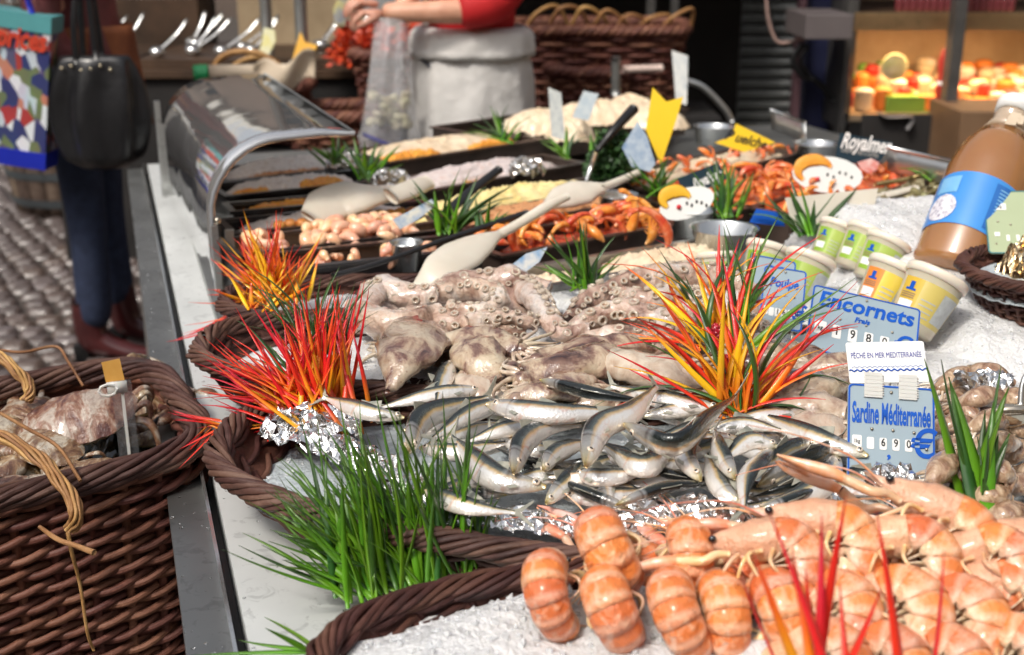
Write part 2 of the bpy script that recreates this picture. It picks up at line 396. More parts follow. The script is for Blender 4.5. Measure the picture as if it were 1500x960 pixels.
def m_crab():
    b = NB('crab_shell'); n = b.noise(1.0, 5, 0.65, vec=b.vec((22, 44, 30)), dist=0.5)
    c = b.ramp(n, [(0.25, (0.035, 0.016, 0.012)), (0.40, (0.12, 0.050, 0.028)), (0.50, (0.26, 0.15, 0.080)), (0.60, (0.48, 0.42, 0.34)), (0.78, (0.15, 0.07, 0.045))])
    b.bump(b.math('ADD', n, b.math('MULTIPLY', b.noise(120, 4), 0.5)), 1.0, 0.004)
    return b.set(color=b.vary(c, 0.1), rough=0.34, coat=0.5, coatr=0.12)
CRAB = m_crab()
CRABB = pm('crab_belly', [(0.50, 0.38, 0.16), (0.66, 0.56, 0.34), (0.40, 0.22, 0.10)], 22, 0.35, 0, 0.4, 90, coat=0.3)
SIGN = pm('sign_plate', [(0.27, 0.35, 0.41), (0.31, 0.40, 0.46)], 6, 0.42); BLUEP = pm('blue_paint', [(0.006, 0.075, 0.42), (0.008, 0.10, 0.50)], 40, 0.5, spec=.2)
CARD = pm('white_card', [(0.80, 0.82, 0.80), (0.84, 0.85, 0.83)], 10, 0.35); NAVY = pm('navy_ink', (0.02, 0.03, 0.30), 40, 0.4); INK = pm('black_ink', (0.01, 0.01, 0.012), 40, 0.4)
CLIP = pm('milky_clip_plastic', [(0.86, 0.84, 0.78), (0.92, 0.90, 0.86)], 30, 0.22, sss=0.1, trans=0.35)
SCREW = pm('screw_metal', [(0.34, 0.30, 0.24), (0.55, 0.50, 0.42)], 300, 0.3, 1.0)
YELC = pm('yellow_card', [(0.86, 0.56, 0.012), (0.88, 0.60, 0.02)], 10, 0.4); TEALD = pm('dark_teal_card', (0.008, 0.028, 0.045), 10, 0.35)
GREENC = pm('green_card', [(0.36, 0.42, 0.26), (0.40, 0.47, 0.30)], 8, 0.4)
PAPER = pm('brown_paper', [(0.50, 0.40, 0.29), (0.60, 0.50, 0.38)], 12, 0.7, 0, 0.5, 30, 0.004)
def m_clear(name, tint=(0.9, 0.93, 0.93), rough=0.03, ior=1.45, trans=0.95):
    b = NB(name); b.bump(b.noise(7, 2), 0.06, 0.01)
    return b.set(color=tint, rough=rough, trans=trans, ior=ior)
CLEAR = m_clear('clear_plastic'); 
# ------------------------------------------------------------------ ground: cobbles
def build_ground():
    g = MB()
    g.grid(lambda a, c: Vector((-40 + 80*a, -20 + 90*c, 0)), 8, 8)
    b = NB('street_joint_grit'); n = b.noise(30, 4)
    b.bump(n, 0.5, 0.01)
    m = b.set(color=b.ramp(n, [(0.3, (0.03, 0.025, 0.022)), (0.7, (0.09, 0.075, 0.065))]), rough=0.8)
    ground = setting('ground', g, m)
    b = NB('granite_cobble'); n = b.noise(18, 5); r = b.rand()
    c = b.ramp(r, [(0.0, (0.05, 0.048, 0.06)), (0.35, (0.10, 0.09, 0.10)), (0.7, (0.12, 0.085, 0.07)), (1.0, (0.20, 0.185, 0.21))])
    c = b.mix(b.noise(2.2, 3, vec=b.coord('Generated')), c, (0.13, 0.085, 0.06)); c = b.mix(b.math('MULTIPLY', n, .6), c, (0.07, 0.05, 0.045)); b.bump(b.noise(60, 4), 0.5, 0.004)
    cm = b.set(color=c, rough=b.math('MULTIPLY_ADD', n, 0.35, 0.22), coat=0.12)
    meshes = []
    for k in range(5):
        mb = MB(); seed = k * 7.3
        def fn(a, c_, seed=seed):
            x, y = (a - .5) * 2, (c_ - .5) * 2
            e = max(abs(x), abs(y)); z = 0.010 * (1 - e**9) + 0.004 * fbm((x, y, seed), 1.5) - (0.020 if e > .99 else 0)
            k2 = 1 - 0.12 * (abs(x) * abs(y))
            return Vector((x * 0.056 * k2, y * 0.043 * k2, z + 0.012))
        mb.grid(fn, 7, 7); meshes.append(mb.mesh('cobble', cm))
    far = MB(); count = 0; near = []
    rows = 0; y = 2.6
    while y < 9.5:
        x = -3.4 + (0.055 if rows % 2 else 0)
        while x < 0.2:
            yy = y + 0.012 * math.sin(x * 5 + rows)
            d = Vector((x, yy, 0)); dd = dep(d); px = 750 + FPX * x / dd
            w = d - CAM; py = 480 - FPX * (w.y * SP + w.z * CP) / dd
            if -40 < px < 420 and 120 < py < 760: near.append((dd, x + rnd.uniform(-.012, .012), yy + rnd.uniform(-.010, .010)))
            x += 0.112
        y += 0.088; rows += 1
    near.sort()
    for i, (dd, x, yy) in enumerate(near):
        rz = rnd.uniform(-.16, .16); sx = rnd.uniform(.78, 1.02); sy = rnd.uniform(.80, 1.05); zz = rnd.uniform(-.005, .006)
        M4 = Matrix.Translation((x, yy, zz)) @ Matrix.Rotation(rz, 4, 'Z') @ Matrix.Diagonal((sx, sy, 1, 1))
        me = meshes[rnd.randrange(5)]
        if i < 290:
            o = bpy.data.objects.new('cobble', me); col.objects.link(o); o.parent = ground; o.matrix_local = M4
        else:
            b0 = len(far.v)
            for v in me.vertices: far.v.append(M4 @ v.co)
            for p in me.polygons: far.face([b0 + k for k in p.vertices])
    o = far.build('cobbles_beyond', cm, ground); o['kind'] = 'stuff'
build_ground()

# ------------------------------------------------------------------ the stall
ZT = 0.72
def sbox(mb, u0, u1, v0, v1, z0, z1):
    c = S((u0+u1)/2, (v0+v1)/2, (z0+z1)/2)
    mb.box(c, (v1 - v0, u1 - u0, z1 - z0), Matrix.Rotation(AX, 3, 'Z')); return mb
stall = thing('market_stall', 'long stainless steel fish stall running away from the camera under all the baskets and pans', 'stall', S(0, 0, 0))
def spart(name, mb, m, smooth=False):
    o = mb.build(name, m, smooth=smooth); o.parent = stall; o.matrix_parent_inverse = stall.matrix_basis.inverted(); return o
bpy.context.view_layer.update()
t = MB(); sbox(t, -0.95, 2.3, 0.000, 2.25, ZT-0.035, ZT); spart('counter_top', t, STEEL_TOP)
t = MB(); sbox(t, -0.95, 2.3, -0.012, -0.0005, ZT-0.05, ZT-0.030); spart('joint_strip', t, BLACK)
t = MB(); sbox(t, -0.95, 2.3, -0.060, -0.012, ZT-0.045, ZT-0.012); spart('outer_ledge', t, STEEL_LEDGE)
t = MB(); sbox(t, -0.95, 2.3, -0.016, -0.012, ZT-0.012, ZT+0.003); spart('ledge_lip', t, STEEL_BRIGHT)
t = MB(); sbox(t, -0.95, 2.3, -0.055, -0.03, 0.12, ZT-0.046); spart('side_panel', t, STEEL_DULL)
for u in (-0.85, 0.7, 2.2):
    for v in (0.08, 2.1):
        t = MB(); sbox(t, u-.03, u+.03, v-.03, v+.03, 0.005, ZT-0.036); spart('leg', t, STEEL_DULL)
# raised step that carries the pans
t = MB(); sbox(t, 0.62, 2.28, 0.06, 2.2, ZT+0.001, ZT+0.02); spart('pan_well_deck', t, STEEL_DULL)

# ------------------------------------------------------------------ curved sneeze guard
def guard():
    A = P(318, 430, 0.74); L = 1.02; W = 0.275; H = 0.285; rr = 0.14
    g = thing('sneeze_guard', 'curved transparent food guard over the left end of the pans', 'food guard', A)
    T4 = Matrix.Translation(A) @ Matrix.Rotation(R(20.2), 4, 'Z')       # local x across, y along
    g.matrix_world = T4
    prof = [(0, 0.0), (0, 0.05), (0, H - rr - 0.02)]
    for k in range(1, 10):
        a = math.pi/2 * k / 9; prof.append((rr * (1 - math.cos(a)), H - rr + rr * math.sin(a)))
    prof += [(rr + 0.07, H + 0.004), (W, H + 0.002)]
    mb = MB(); n = len(prof)
    for th in (0, 0.006):
        b0 = len(mb.v)
        for i, (x, z) in enumerate(prof):
            p0 = prof[max(i-1, 0)]; p1 = prof[min(i+1, n-1)]; tx, tz = p1[0]-p0[0], p1[1]-p0[1]; l = math.hypot(tx, tz)
            nx, nz = tz/l, -tx/l
            for k in range(13): 
                y = L * k / 12; w = 0.002 * fbm((x*3, y*3, 0), 3)
                mb.v.append(Vector((x + nx*(th+w), y, z + nz*(th+w))))
    K = 13
    for s_, b0 in ((1, 0), (-1, n*K)):
        for i in range(n-1):
            for k in range(K-1):
                f = [b0+i*K+k, b0+i*K+k+1, b0+(i+1)*K+k+1, b0+(i+1)*K+k]
                mb.face(f if s_ > 0 else f[::-1])
    for i in range(n-1):
        for k in (0, K-1):
            f = [i*K+k, (i+1)*K+k, n*K+(i+1)*K+k, n*K+i*K+k]; mb.face(f if k == 0 else f[::-1])
    for k in range(K-1):
        for i in (0, n-1):
            f = [i*K+k, i*K+k+1, n*K+i*K+k+1, n*K+i*K+k]; mb.face(f[::-1] if i == 0 else f)
    b = NB('smoked_acrylic'); w = b.noise(5, 4); b.bump(b.noise(3.5, 3), 0.10, 0.03)
    ac = b.set(color=(0.46, 0.45, 0.45), rough=0.05, trans=0.72, ior=1.5, coat=1.0)
    mb.build('acrylic_cover', ac, g)
    e = MB(); e.tube([Vector((x, -0.004, z)) for x, z in prof], [(.0042, .003)]*2, 8, up=(0, 1, 0), fixed=True); 
    e.build('edge_trim', pm('grey_trim', (0.24, 0.25, 0.27), 20, 0.5), g)
    e = MB(); e.tube([Vector((W, y, H + 0.004)) for y in (0, L)], 0.0025, 6); e.build('top_rail', STEEL_DULL, g)
    for x, w, h in ((0.002, 0.012, H - rr), (0.028, 0.016, H - rr - 0.01)):
        e = MB(); e.box((x, -0.02, h/2 - 0.02), (w, 0.012, h + 0.02)); e.build('post', STEEL if x < .02 else STEEL_DULL, g, smooth=False)
    e = MB(); e.box((-0.004, L, 0.10), (0.014, 0.014, 0.26)); e.build('post', STEEL, g, smooth=False)
    e = MB(); e.ball((0.008, -0.026, H - rr + 0.0), 0.007); e.build('bolt', SCREW, g)
guard()

# ------------------------------------------------------------------ baskets
def superell(a, b, e, t):
    c, s = math.cos(t), math.sin(t)
    return a * math.copysign(abs(c) ** (2/e), c), b * math.copysign(abs(s) ** (2/e), s)
def closed_curve(a, b, e, n):
    """evenly spaced points on a superellipse with outward normals"""
    raw = [superell(a, b, e, 2*math.pi*i/720) for i in range(720)]
    L = [0]
    for i in range(720): p, q = raw[i], raw[(i+1) % 720]; L.append(L[-1] + math.hypot(q[0]-p[0], q[1]-p[1]))
    out = []; j = 0
    for i in range(n):
        d = L[-1] * i / n
        while L[j+1] < d: j += 1
        f = (d - L[j]) / ((L[j+1] - L[j]) or 1); p, q = raw[j], raw[(j+1) % 720]
        x, y = p[0] + (q[0]-p[0])*f, p[1] + (q[1]-p[1])*f
        tx, ty = q[0]-p[0], q[1]-p[1]; l = math.hypot(tx, ty) or 1
        out.append((x, y, ty/l, -tx/l))
    return out, L[-1]
def basket(name, label, cat, M4, a, b, e, h, taper=0.86, rim_r=0.014, rim_strands=9, twist=0.17, rows=8, strand=0.0042, stakes=40, wale=2, mat=WICK, rimmat=None, group=None, floorz=0.01, rise=0.0, rowgap=None, inner=0.004):
    """woven basket: rope rim of separate strands, stakes, and rows of strands that pass in front of and behind the stakes"""
    root = thing(name, label, cat, group=group, mat=M4)
    n = 260; rimc, per = closed_curve(a, b, e, n); rimmat = rimmat or mat
    turns = max(3, round(per / twist))
    for k in range(rim_strands):
        pts = []
        for i in range(n + 1):
            x, y, nx, ny = rimc[i % n]; ph = 2*math.pi * (turns * i / n + k / rim_strands)
            ro = rim_r * math.cos(ph); rz = rim_r * math.sin(ph) * 0.9
            wob = 0.0045 * fbm((x*6, y*6, k*3.1), 2); ph += .5*fbm((x*3, y*3, 1.7), 2)
            pts.append(Vector((x + nx*(ro+wob), y + ny*(ro+wob), h + rz + rise * (x/a))))
        sr = rim_r * math.sin(math.pi / rim_strands) * 1.18
        t = MB(); t.tube(pts, [sr * q_ for q_ in [(.78, .95, .7, .9, .82, 1.0, .74)[(j_ + k) % 7] for j_ in range(40)]], 7, cap=False); t.build('rim_strand', rimmat, root)
    def wall(frac):                  # 0 bottom .. 1 top
        return taper + (1 - taper) * frac
    nst = stakes
    sm = None
    sc, _ = closed_curve(1, b/a, e, nst)
    for i in range(nst):
        x, y, nx, ny = sc[i]; x *= a; y *= a
        pts = [Vector((x*wall(0), y*wall(0), floorz)), Vector((x*wall(.5), y*wall(.5), h*.5)), Vector((x*wall(1), y*wall(1), h + rise*x/a))]
        t = MB(); t.tube(pts, strand*1.1, 6); t.build('stake', mat, root)
    ns = nst * 6
    for r in range(rows):
        fr = (r + 0.5) / rows
        bx, _ = closed_curve(a*wall(fr), b*wall(fr), e, ns)
        for k in range(wale):
            pts = []
            for i in range(ns + 1):
                x, y, nx, ny = bx[i % ns]; s_ = (i / 6.0)
                if wale > 1:
                    ph = 2*math.pi * (s_ / wale + k / wale) + r * 0.9
                    off = (strand*1.85) * math.cos(ph); dz = strand * 0.85 * math.sin(ph)
                else:
                    off = strand*1.5 * math.cos(math.pi * (s_ + r)); dz = 0
                z = floorz + (h - floorz) * fr + dz + rise * x / a * fr
                pts.append(Vector((x + nx*off, y + ny*off, z + 0.0012*math.sin(i*0.37 + r*2))))
            t = MB(); t.tube(pts, strand, 5, cap=False); t.build('weaver', mat, root)
    # the dark inside of the wall, and the woven bottom
    t = MB(); ins, _ = closed_curve(a, b, e, 60)
    t.grid(lambda u_, v_: Vector((ins[int(round(u_*60)) % 60][0]*(wall(v_)) - ins[int(round(u_*60)) % 60][2]*inner, ins[int(round(u_*60)) % 60][1]*(wall(v_)) - ins[int(round(u_*60)) % 60][3]*inner, floorz + (h-floorz-rim_r*.6)*v_ + rise*v_*ins[int(round(u_*60)) % 60][0]/a)), 60, 3)
    bb = len(t.v)
    for q in ins: t.v.append(Vector((q[0]*taper, q[1]*taper, floorz)))
    t.face(list(range(bb, bb+60)))
    t.build('lining', mat, root)
    return root
def heap(name, label, cat, M4, a, b, e, z0, amp, mat, res=60, seed=0.0, parent=None, kind=None, dome=0.03, edge=0.02, sc=14):
    """a mounded surface filling a superellipse"""
    mb = MB(); cc, _ = closed_curve(a, b, e, res*2)
    nr = 26
    for j in range(nr + 1):
        f = j / nr
        for q in cc:
            x, y = q[0]*f, q[1]*f
            z = z0 + dome * (1 - f**2) - edge * f**8 + amp * fbm((x + seed, y, seed), sc, 4) + amp*0.5*fbm((x + seed, y, seed), sc*4, 3)
            mb.v.append(Vector((x, y, z)))
    m = len(cc)
    for j in range(nr):
        for i in range(m): mb.face([j*m+i, (j+1)*m+i, (j+1)*m+(i+1) % m, j*m+(i+1) % m])
    o = mb.build(name, mat, parent)
    if not parent: o.matrix_world = M4
    if label: tag(o, label, cat, kind=kind)
    elif kind: o['kind'] = kind
    return o
def ruffle(name, label, path, w, h, seed=1, res=0.0042, mat=FOIL, up=(0, 0, 1), amp=0.010):
    """crumpled foil: a strip of small sharp facets along a path"""
    c = catmull(path, 12); L = sum((c[i+1]-c[i]).length for i in range(len(c)-1)); nu = max(6, int(L/res)); nv = max(4, int((w+h)/res))
    rg = random.Random(seed); mb = MB()
    def at(t):
        x = t*(len(c)-1); i = min(int(x), len(c)-2); return c[i].lerp(c[i+1], x-i), (c[i+1]-c[i]).normalized()
    for i in range(nu+1):
        p, tg = at(i/nu); side = tg.cross(Vector(up)).normalized()
        for j in range(nv+1):
            f = j/nv; q = p + side * (w * (f - .5)) + Vector(up) * (h * math.sin(math.pi*f))
            q += Vector((rg.uniform(-1, 1), rg.uniform(-1, 1), rg.uniform(-1, 1))) * amp * 0.42 + Vector((0, 0, 1)) * amp * 1.6 * mnoise.noise(q*55) + side * amp * 1.2 * mnoise.noise(q*40 + Vector((5, 5, 5)))
            mb.v.append(q)
    for i in range(nu):
        for j in range(nv):
            a_, b_, c_, d_ = i*(nv+1)+j, (i+1)*(nv+1)+j, (i+1)*(nv+1)+j+1, i*(nv+1)+j+1
            mb.face([a_, b_, c_]); mb.face([a_, c_, d_])
    o = mb.build(name, mat, smooth=False); return tag(o, label, 'foil')
def M_at(c, rz, tx=0, ty=0):
    return Matrix.Translation(c) @ Matrix.Rotation(rz, 4, 'Z') @ Matrix.Rotation(tx, 4, 'X') @ Matrix.Rotation(ty, 4, 'Y')

# front basket with langoustines
MA = M_at(Vector((0.355, 0.918, ZT)), R(5))
basket('wicker_basket', 'front brown wicker tray that holds ice and orange langoustines', 'basket', MA, 0.52, 0.178, 2.8, 0.085, rows=6, stakes=46, rim_r=0.0100, mat=WICK)
heap('crushed_ice', 'bank of crushed ice under the langoustines in the front tray', 'ice', MA, 0.508, 0.168, 2.7, 0.079, 0.010, ICE, seed=3, kind='stuff', dome=0.020, edge=.008)
# sardines
MBK = M_at(Vector((0.32, 1.300, ZT)), R(-8))
basket('wicker_basket', 'dark wicker tray lined with foil that holds the sardines', 'basket', MBK, 0.675, 0.240, 2.6, 0.066, rise=-.022, rows=5, stakes=54, rim_r=0.0118, mat=WICK, rimmat=WICKG)
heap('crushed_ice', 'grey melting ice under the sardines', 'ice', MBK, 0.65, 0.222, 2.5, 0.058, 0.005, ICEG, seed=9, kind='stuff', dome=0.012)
# squid
MCK = M_at(Vector((0.16, 1.665, ZT)), R(-1))
basket('wicker_basket', 'dark wicker tray of squid between the sardines and the octopus', 'basket', MCK, 0.605, 0.175, 2.8, 0.085, rise=-.024, rows=7, stakes=50, rim_r=0.0105, mat=WICK, rimmat=WICKG)
heap('crushed_ice', 'white ice filling the squid tray beside the red artificial grass', 'ice', MCK, 0.58, 0.155, 2.6, 0.086, 0.006, ICE, seed=5, kind='stuff', dome=0.016)
# octopus
MDK = M_at(Vector((0.16, 1.935, ZT)), R(3))
basket('wicker_basket', 'dark wicker tray of octopus in front of the black pans', 'basket', MDK, 0.625, 0.145, 2.8, 0.080, rise=-.026, rows=7, stakes=50, rim_r=0.0100, mat=WICK, rimmat=WICKG)
heap('crushed_ice', 'white ice filling the octopus tray', 'ice', MDK, 0.61, 0.128, 2.6, 0.086, 0.006, ICE, seed=15, kind='stuff', dome=0.016)
# ice bank on the right
def ice_bank():
    mb = MB()
    x0, x1, y0, y1 = 0.40, 1.25, 1.25, 2.45
    def fn(a, c):
        x = x0 + (x1-x0)*a; y = y0 + (y1-y0)*c
        ex = min(1, max(0, (x - 0.42 - 0.10*(2.3-y)) / 0.22)); ey = min(1, max(0, (y - 1.42) / 0.28)); eb = min(1, max(0, (2.45 - y) / 0.12)); er = min(1, (x1 - x)/0.05)
        s_ = lambda q: q*q*(3-2*q)
        z = 0.70 + (0.13 + 0.07*s_(min(1, max(0, (y-1.6)/0.6)))) * s_(ex) * s_(ey) * s_(eb) * s_(er)
        return Vector((x, y, z + 0.010*fbm((x, y, 2), 9, 4) + 0.003*fbm((x, y, 8), 50, 3)))
    mb.grid(fn, 90, 120)
    o = mb.build('crushed_ice', ICE); tag(o, 'large white ice bank carrying the sauce tubs and the soup bottle', 'ice', kind='stuff')
ice_bank()

# loose ice grains on every ice bed, and water drops on the steel
ICEC = NB('ice_grain').set(color=(.93, .95, .97), rough=.12, trans=.55, ior=1.3, coat=.3)
def grains(o, n, smin, smax, seed, name='ice_grains', mat=None, zmin=-9, flat=1.0):
    rg = random.Random(seed); me = o.data; mb = MB(); ps = [p for p in me.polygons if p.normal.z > .4 and p.center.z > zmin]; M = o.matrix_world.copy() if not o.parent else o.matrix_world
    ar = [p.area for p in ps]
    for p in rg.choices(ps, ar, k=n):
        vs = [me.vertices[i].co for i in p.vertices]; a, b_ = rg.random(), rg.random()
        c = vs[0].lerp(vs[1], a).lerp(vs[-1].lerp(vs[-2], a), b_); s_ = rg.uniform(smin, smax); q = Quaternion((rg.random(), rg.random(), rg.random()), rg.uniform(0, 3)); b0 = len(mb.v)
        for v in ((1,0,0),(-1,0,0),(0,1,0),(0,-1,0),(0,0,1),(0,0,-1)):
            w = q @ (Vector(v) * s_ * rg.uniform(.5, 1.2)); mb.v.append(c + Vector((w.x, w.y, w.z*flat + s_*.2)))
        for f in ((0,2,4),(2,1,4),(1,3,4),(3,0,4),(2,0,5),(1,2,5),(3,1,5),(0,3,5)): mb.face([b0+i for i in f])
    g = mb.build(name, mat or ICEC, o, smooth=False); g['kind'] = 'stuff'; return g
for k_, o in enumerate([x for x in col.objects if x.name.startswith('crushed_ice')]): grains(o, (1800, 700, 500, 500, 3200)[min(k_, 4)], .0010, .0055, k_)
DROP = NB('water_drop').set(color=(1, 1, 1), rough=.02, trans=1.0, ior=1.33)
for o in list(col.objects):
    if o.name in ('counter_top', 'outer_ledge'): grains(o, 2600 if o.name == 'counter_top' else 260, .0012, .0036, 77, 'water_drops', DROP, flat=.45)
# ------------------------------------------------------------------ sardines
EYE_RIM = MB().ball((0, 0, 0), (1, 1, .45), 14, 6).mesh('eye', EYEW); EYE_PUP = MB().ball((0, 0, .22), (.58, .58, .36), 12, 5).mesh('pupil', EYEB)
BK = {'u': (0, .85, .5), 'd': (0, -.75, .35), 't': (0, .1, 1), 'l': (-.9, 0, .4), 'r': (.9, 0, .4), 'c': (0, -.45, .9)}
def sardine(px, layer, bk, label, hs=1.0, z=None, fork=0.6):
    xm = sum(p[0] for p in px)/len(px); z0 = (0.800 + 0.0165 * layer + 0.016*max(0, 1 - ((xm - 950)/330)**2)) if z is None else z
    pts = []
    for i, p in enumerate(px):
        f = i / (len(px) - 1); pts.append(P(p[0], p[1], z0 + (p[2] if len(p) > 2 else 0) + 0.006 * math.sin(math.pi * f)))
    back = Vector(BK[bk] if isinstance(bk, str) else bk).normalized()
    c = catmull(pts, 10)
    L = sum((c[i+1]-c[i]).length for i in range(len(c)-1))
    k = max(0.8, min(1.12, L / 0.165)) * hs * .88
    H = [0.0025, .0078, .0108, .0128, .0146, .0158, .0163, .0163, .0158, .0150, .0138, .0122, .0103, .0082, .0060, .0042, .0040]
    Wd = [.60, .66, .66, .66, .64, .62, .60, .60, .60, .58, .56, .54, .50, .45, .4, .34, .2]
    rad = [(h*k*w, h*k) for h, w in zip(H, Wd)]
    root = MB(); root.tube(pts, rad, 16, 10, up=back, fixed=True)
    org = c[len(c)//2].copy()
    t = thing('sardine', label, 'fish', org, 'sardines heaped on the foil')
    iv = Matrix.Translation(-org)
    def add(mb, name, m, parent=t, smooth=True):
        mb.v = [v - org for v in mb.v]; return mb.build(name, m, parent, smooth)
    add(root, 'body', FISH)
    # frame near head and near tail
    def fr(i):
        i = max(1, min(len(c)-2, i)); tg = (c[i+1]-c[i-1]).normalized(); n = (back - tg*back.dot(tg)).normalized(); return c[i], tg, n, tg.cross(n)
    n = len(c)
    p, tg, nn, bb = fr(int(n*0.105))
    for s_ in (1, -1):
        w = lerpl(rad, 0.105)
        q = p + nn * (0.0016*k) + bb * (w[0]*0.93*s_) - org
        Me = frame(q, tg, bb*s_) @ Matrix.Diagonal((0.0045*k, 0.0045*k, 0.0042*k, 1))
        e = bpy.data.objects.new('eye', EYE_RIM); col.objects.link(e); e.parent = t; e.matrix_local = Me
        e2 = bpy.data.objects.new('pupil', EYE_PUP); col.objects.link(e2); e2.parent = e
    p, tg, nn, bb = fr(n-2)
    b_ = MB(); l = 0.034*k; s_ = 0.024*k*fork/0.6
    outl = [(0, -.0035*k), (0.012*k, -.007*k), (l, -s_), (l*1.02, -s_*0.86), (0.015*k, 0), (l*1.02, s_*0.86), (l, s_), (0.012*k, .007*k), (0, .0035*k)]
    fmat = Matrix((tg, tg.cross(nn), nn)).transposed(); b0 = len(b_.v); b_.prism(outl, 0.0009, fmat); b_.v = [v + p for v in b_.v]
    add(b_, 'tail_fin', FIN, smooth=False)
    p, tg, nn, bb = fr(int(n*.5)); hh = lerpl(rad, .5)[1]
    b_ = MB(); b_.prism([(-.012, hh*.9), (-.008, hh+.008), (.004, hh+.004), (.014, hh*.95)], 0.0008, Matrix((tg, tg.cross(nn), nn)).transposed()); b_.v = [v + p for v in b_.v]
    add(b_, 'dorsal_fin', FIN, smooth=False)
    p, tg, nn, bb = fr(int(n*.27)); w = lerpl(rad, .27)
    for s_ in (1, -1):
        b_ = MB(); q = p + bb*(w[0]*s_*0.9) - nn*(w[1]*.55)
        b_.prism([(0, 0), (.004, .0025), (.014, .000), (.010, -.003)], 0.0006, Matrix((tg, bb*s_, nn)).transposed()); b_.v = [v + q for v in b_.v]
        add(b_, 'side_fin', FIN, smooth=False)
    return t
SARD = [
 ([(706,571),(640,578),(556,597)], 2, 'u', 'pale sardine at the back left of the heap, lying in front of the folded squid'),
 ([(592,612),(540,604),(474,582)], 3, 'u', 'sardine at the left end of the heap with its tail touching the red grass'),
 ([(712,592),(800,606),(915,602)], 3.4, 'u', 'long straight sardine with yellow snout and clear eye, lying level at the centre back'),
 ([(598,664),(622,612),(715,582)], 2.4, (-.3,.3,.9), 'dark backed sardine arching beside the upright grass blades'),
 ([(742,588),(690,606),(634,642)], 2.0, 'u', 'white bellied sardine sloping down behind the upright grass blade'),
 ([(614,656),(672,662),(745,648)], 1.2, 'u', 'sardine with a pinkish ringed eye facing the upright grass blades'),
 ([(800,622),(745,628),(682,648)], 1.6, 'u', 'sardine lying just under the long straight one'),
 ([(752,694),(766,650),(800,628),(852,622)], 2.6, (-.5,.3,.8), 'dark curved sardine bent like a hook in the middle of the heap'),
 ([(800,714),(722,698),(660,640)], 1.6, (.3,.7,.5), 'large white sardine lying diagonally at the front left edge of the heap'),
 ([(796,690),(815,664),(866,645)], 1.8, 'u', 'short looking sardine with a red gill spot inside the hook shaped one'),
 ([(800,738),(828,708),(856,676)], 0.8, 'u', 'sardine head pointing at the front edge with a yellow chin'),
 ([(858,684),(878,628),(925,604),(962,566)], 3.6, (-.8,.3,.45), 'silver sardine on top of the heap curving up to a raised forked tail'),
 ([(912,622),(985,652),(1038,612),(1078,580)], 3.8, 'c', 'dark sardine on top of the heap with its tail lifted towards the red plant'),
 ([(982,656),(940,684),(884,652)], 2.0, 'u', 'white curved sardine with a yellow snout under the dark top one'),
 ([(843,694),(885,700),(945,690)], 1.4, 'u', 'orange cheeked sardine near the centre of the front edge'),
 ([(894,742),(890,712),(930,690)], 0.7, 'l', 'sardine with only its bluish head showing between two others'),
 ([(902,740),(975,714),(1062,708)], 1.3, 'd', 'plump pinkish sardine in front with its dark back towards the langoustines'),
 ([(1026,704),(1004,664),(1038,628)], 2.0, 'r', 'sardine with its head hanging down right of the centre'),
 ([(1076,702),(1054,660),(1046,630)], 2.6, (.6,.2,.7), 'sardine head pointing to the front with a dark crown and round eye'),
 ([(1094,742),(1058,718),(1034,664)], 1.6, 'r', 'slim silver sardine belly curving to the front foil'),
 ([(1130,658),(1094,700),(1090,744)], 2.6, 'r', 'sardine standing tail down over the front foil'),
 ([(1138,654),(1098,646),(1062,672)], 3.0, 'u', 'white sardine head with a yellow snout left of the price sign'),
 ([(1190,646),(1146,664),(1104,694)], 2.2, 't', 'dark backed sardine head left of the price sign'),
 ([(1110,712),(1160,682),(1204,662),(1234,638)], 1.6, 'c', 'dark sardine with its tail rising beside the price sign'),
 ([(1229,670),(1204,708),(1160,732),(1096,742)], 1.4, (-.3,.75,.5), 'large white sardine curved along the front edge right of the centre'),
 ([(1272,668),(1200,645),(1110,606)], 2.0, 'u', 'long pale sardine pointing its yellow snout at the price sign'),
 ([(1030,634),(1090,622),(1150,632)], 1.6, 'u', 'sardine lying level behind the price sign side of the heap'),
 ([(1316,708),(1262,700),(1222,686)], 0.8, 't', 'dark sardine below the lower corner of the price sign'),
 ([(792,557),(870,576),(962,590)], 2.8, 'd', 'long gold backed sardine at the very back of the heap'),
 ([(1058,600),(985,588),(896,566)], 2.2, 'u', 'sardine at the back of the heap with fins sticking up'),
 ([(938,610),(1000,600),(1066,590)], 1.8, 'u', 'sardine under the raised silver tail'),
 ([(662,530),(648,560),(640,592)], 2.2, 'l', 'sardine head poking straight up in front of the squid'),
 ([(1190,706),(1150,718),(1100,730)], 0.9, 'c', 'dark sardine almost hidden behind the large curved white one'),
 ([(872,712),(910,716),(950,726)], 0.3, 'u', 'sardine mostly hidden under the plump pinkish one'),
]
for i, (px, ly, bk, lb) in enumerate(SARD): sardine(px, ly, bk, lb)
rs = random.Random(11)
for i in range(44):                      # the lower layers of the heap
    x = rs.uniform(650, 1240); y = 588 + 150 * rs.random(); 
    if x > 1150: y = max(y, 640)
    a = rs.uniform(-.8, .8) + (math.pi if rs.random() < .5 else 0); l = rs.uniform(66, 88)
    sardine([(x + l*math.cos(a), y + l*.42*math.sin(a)), (x, y + rs.uniform(-9, 9)), (x - l*math.cos(a), y - l*.42*math.sin(a))], rs.choice((0.3, 0.7, 1.1, 1.5)), rs.choice(('u', 'u', 't', 'u', 'd', 'l', 'r')),
            'sardine of the lower layer, mostly covered by the fish lying on it')

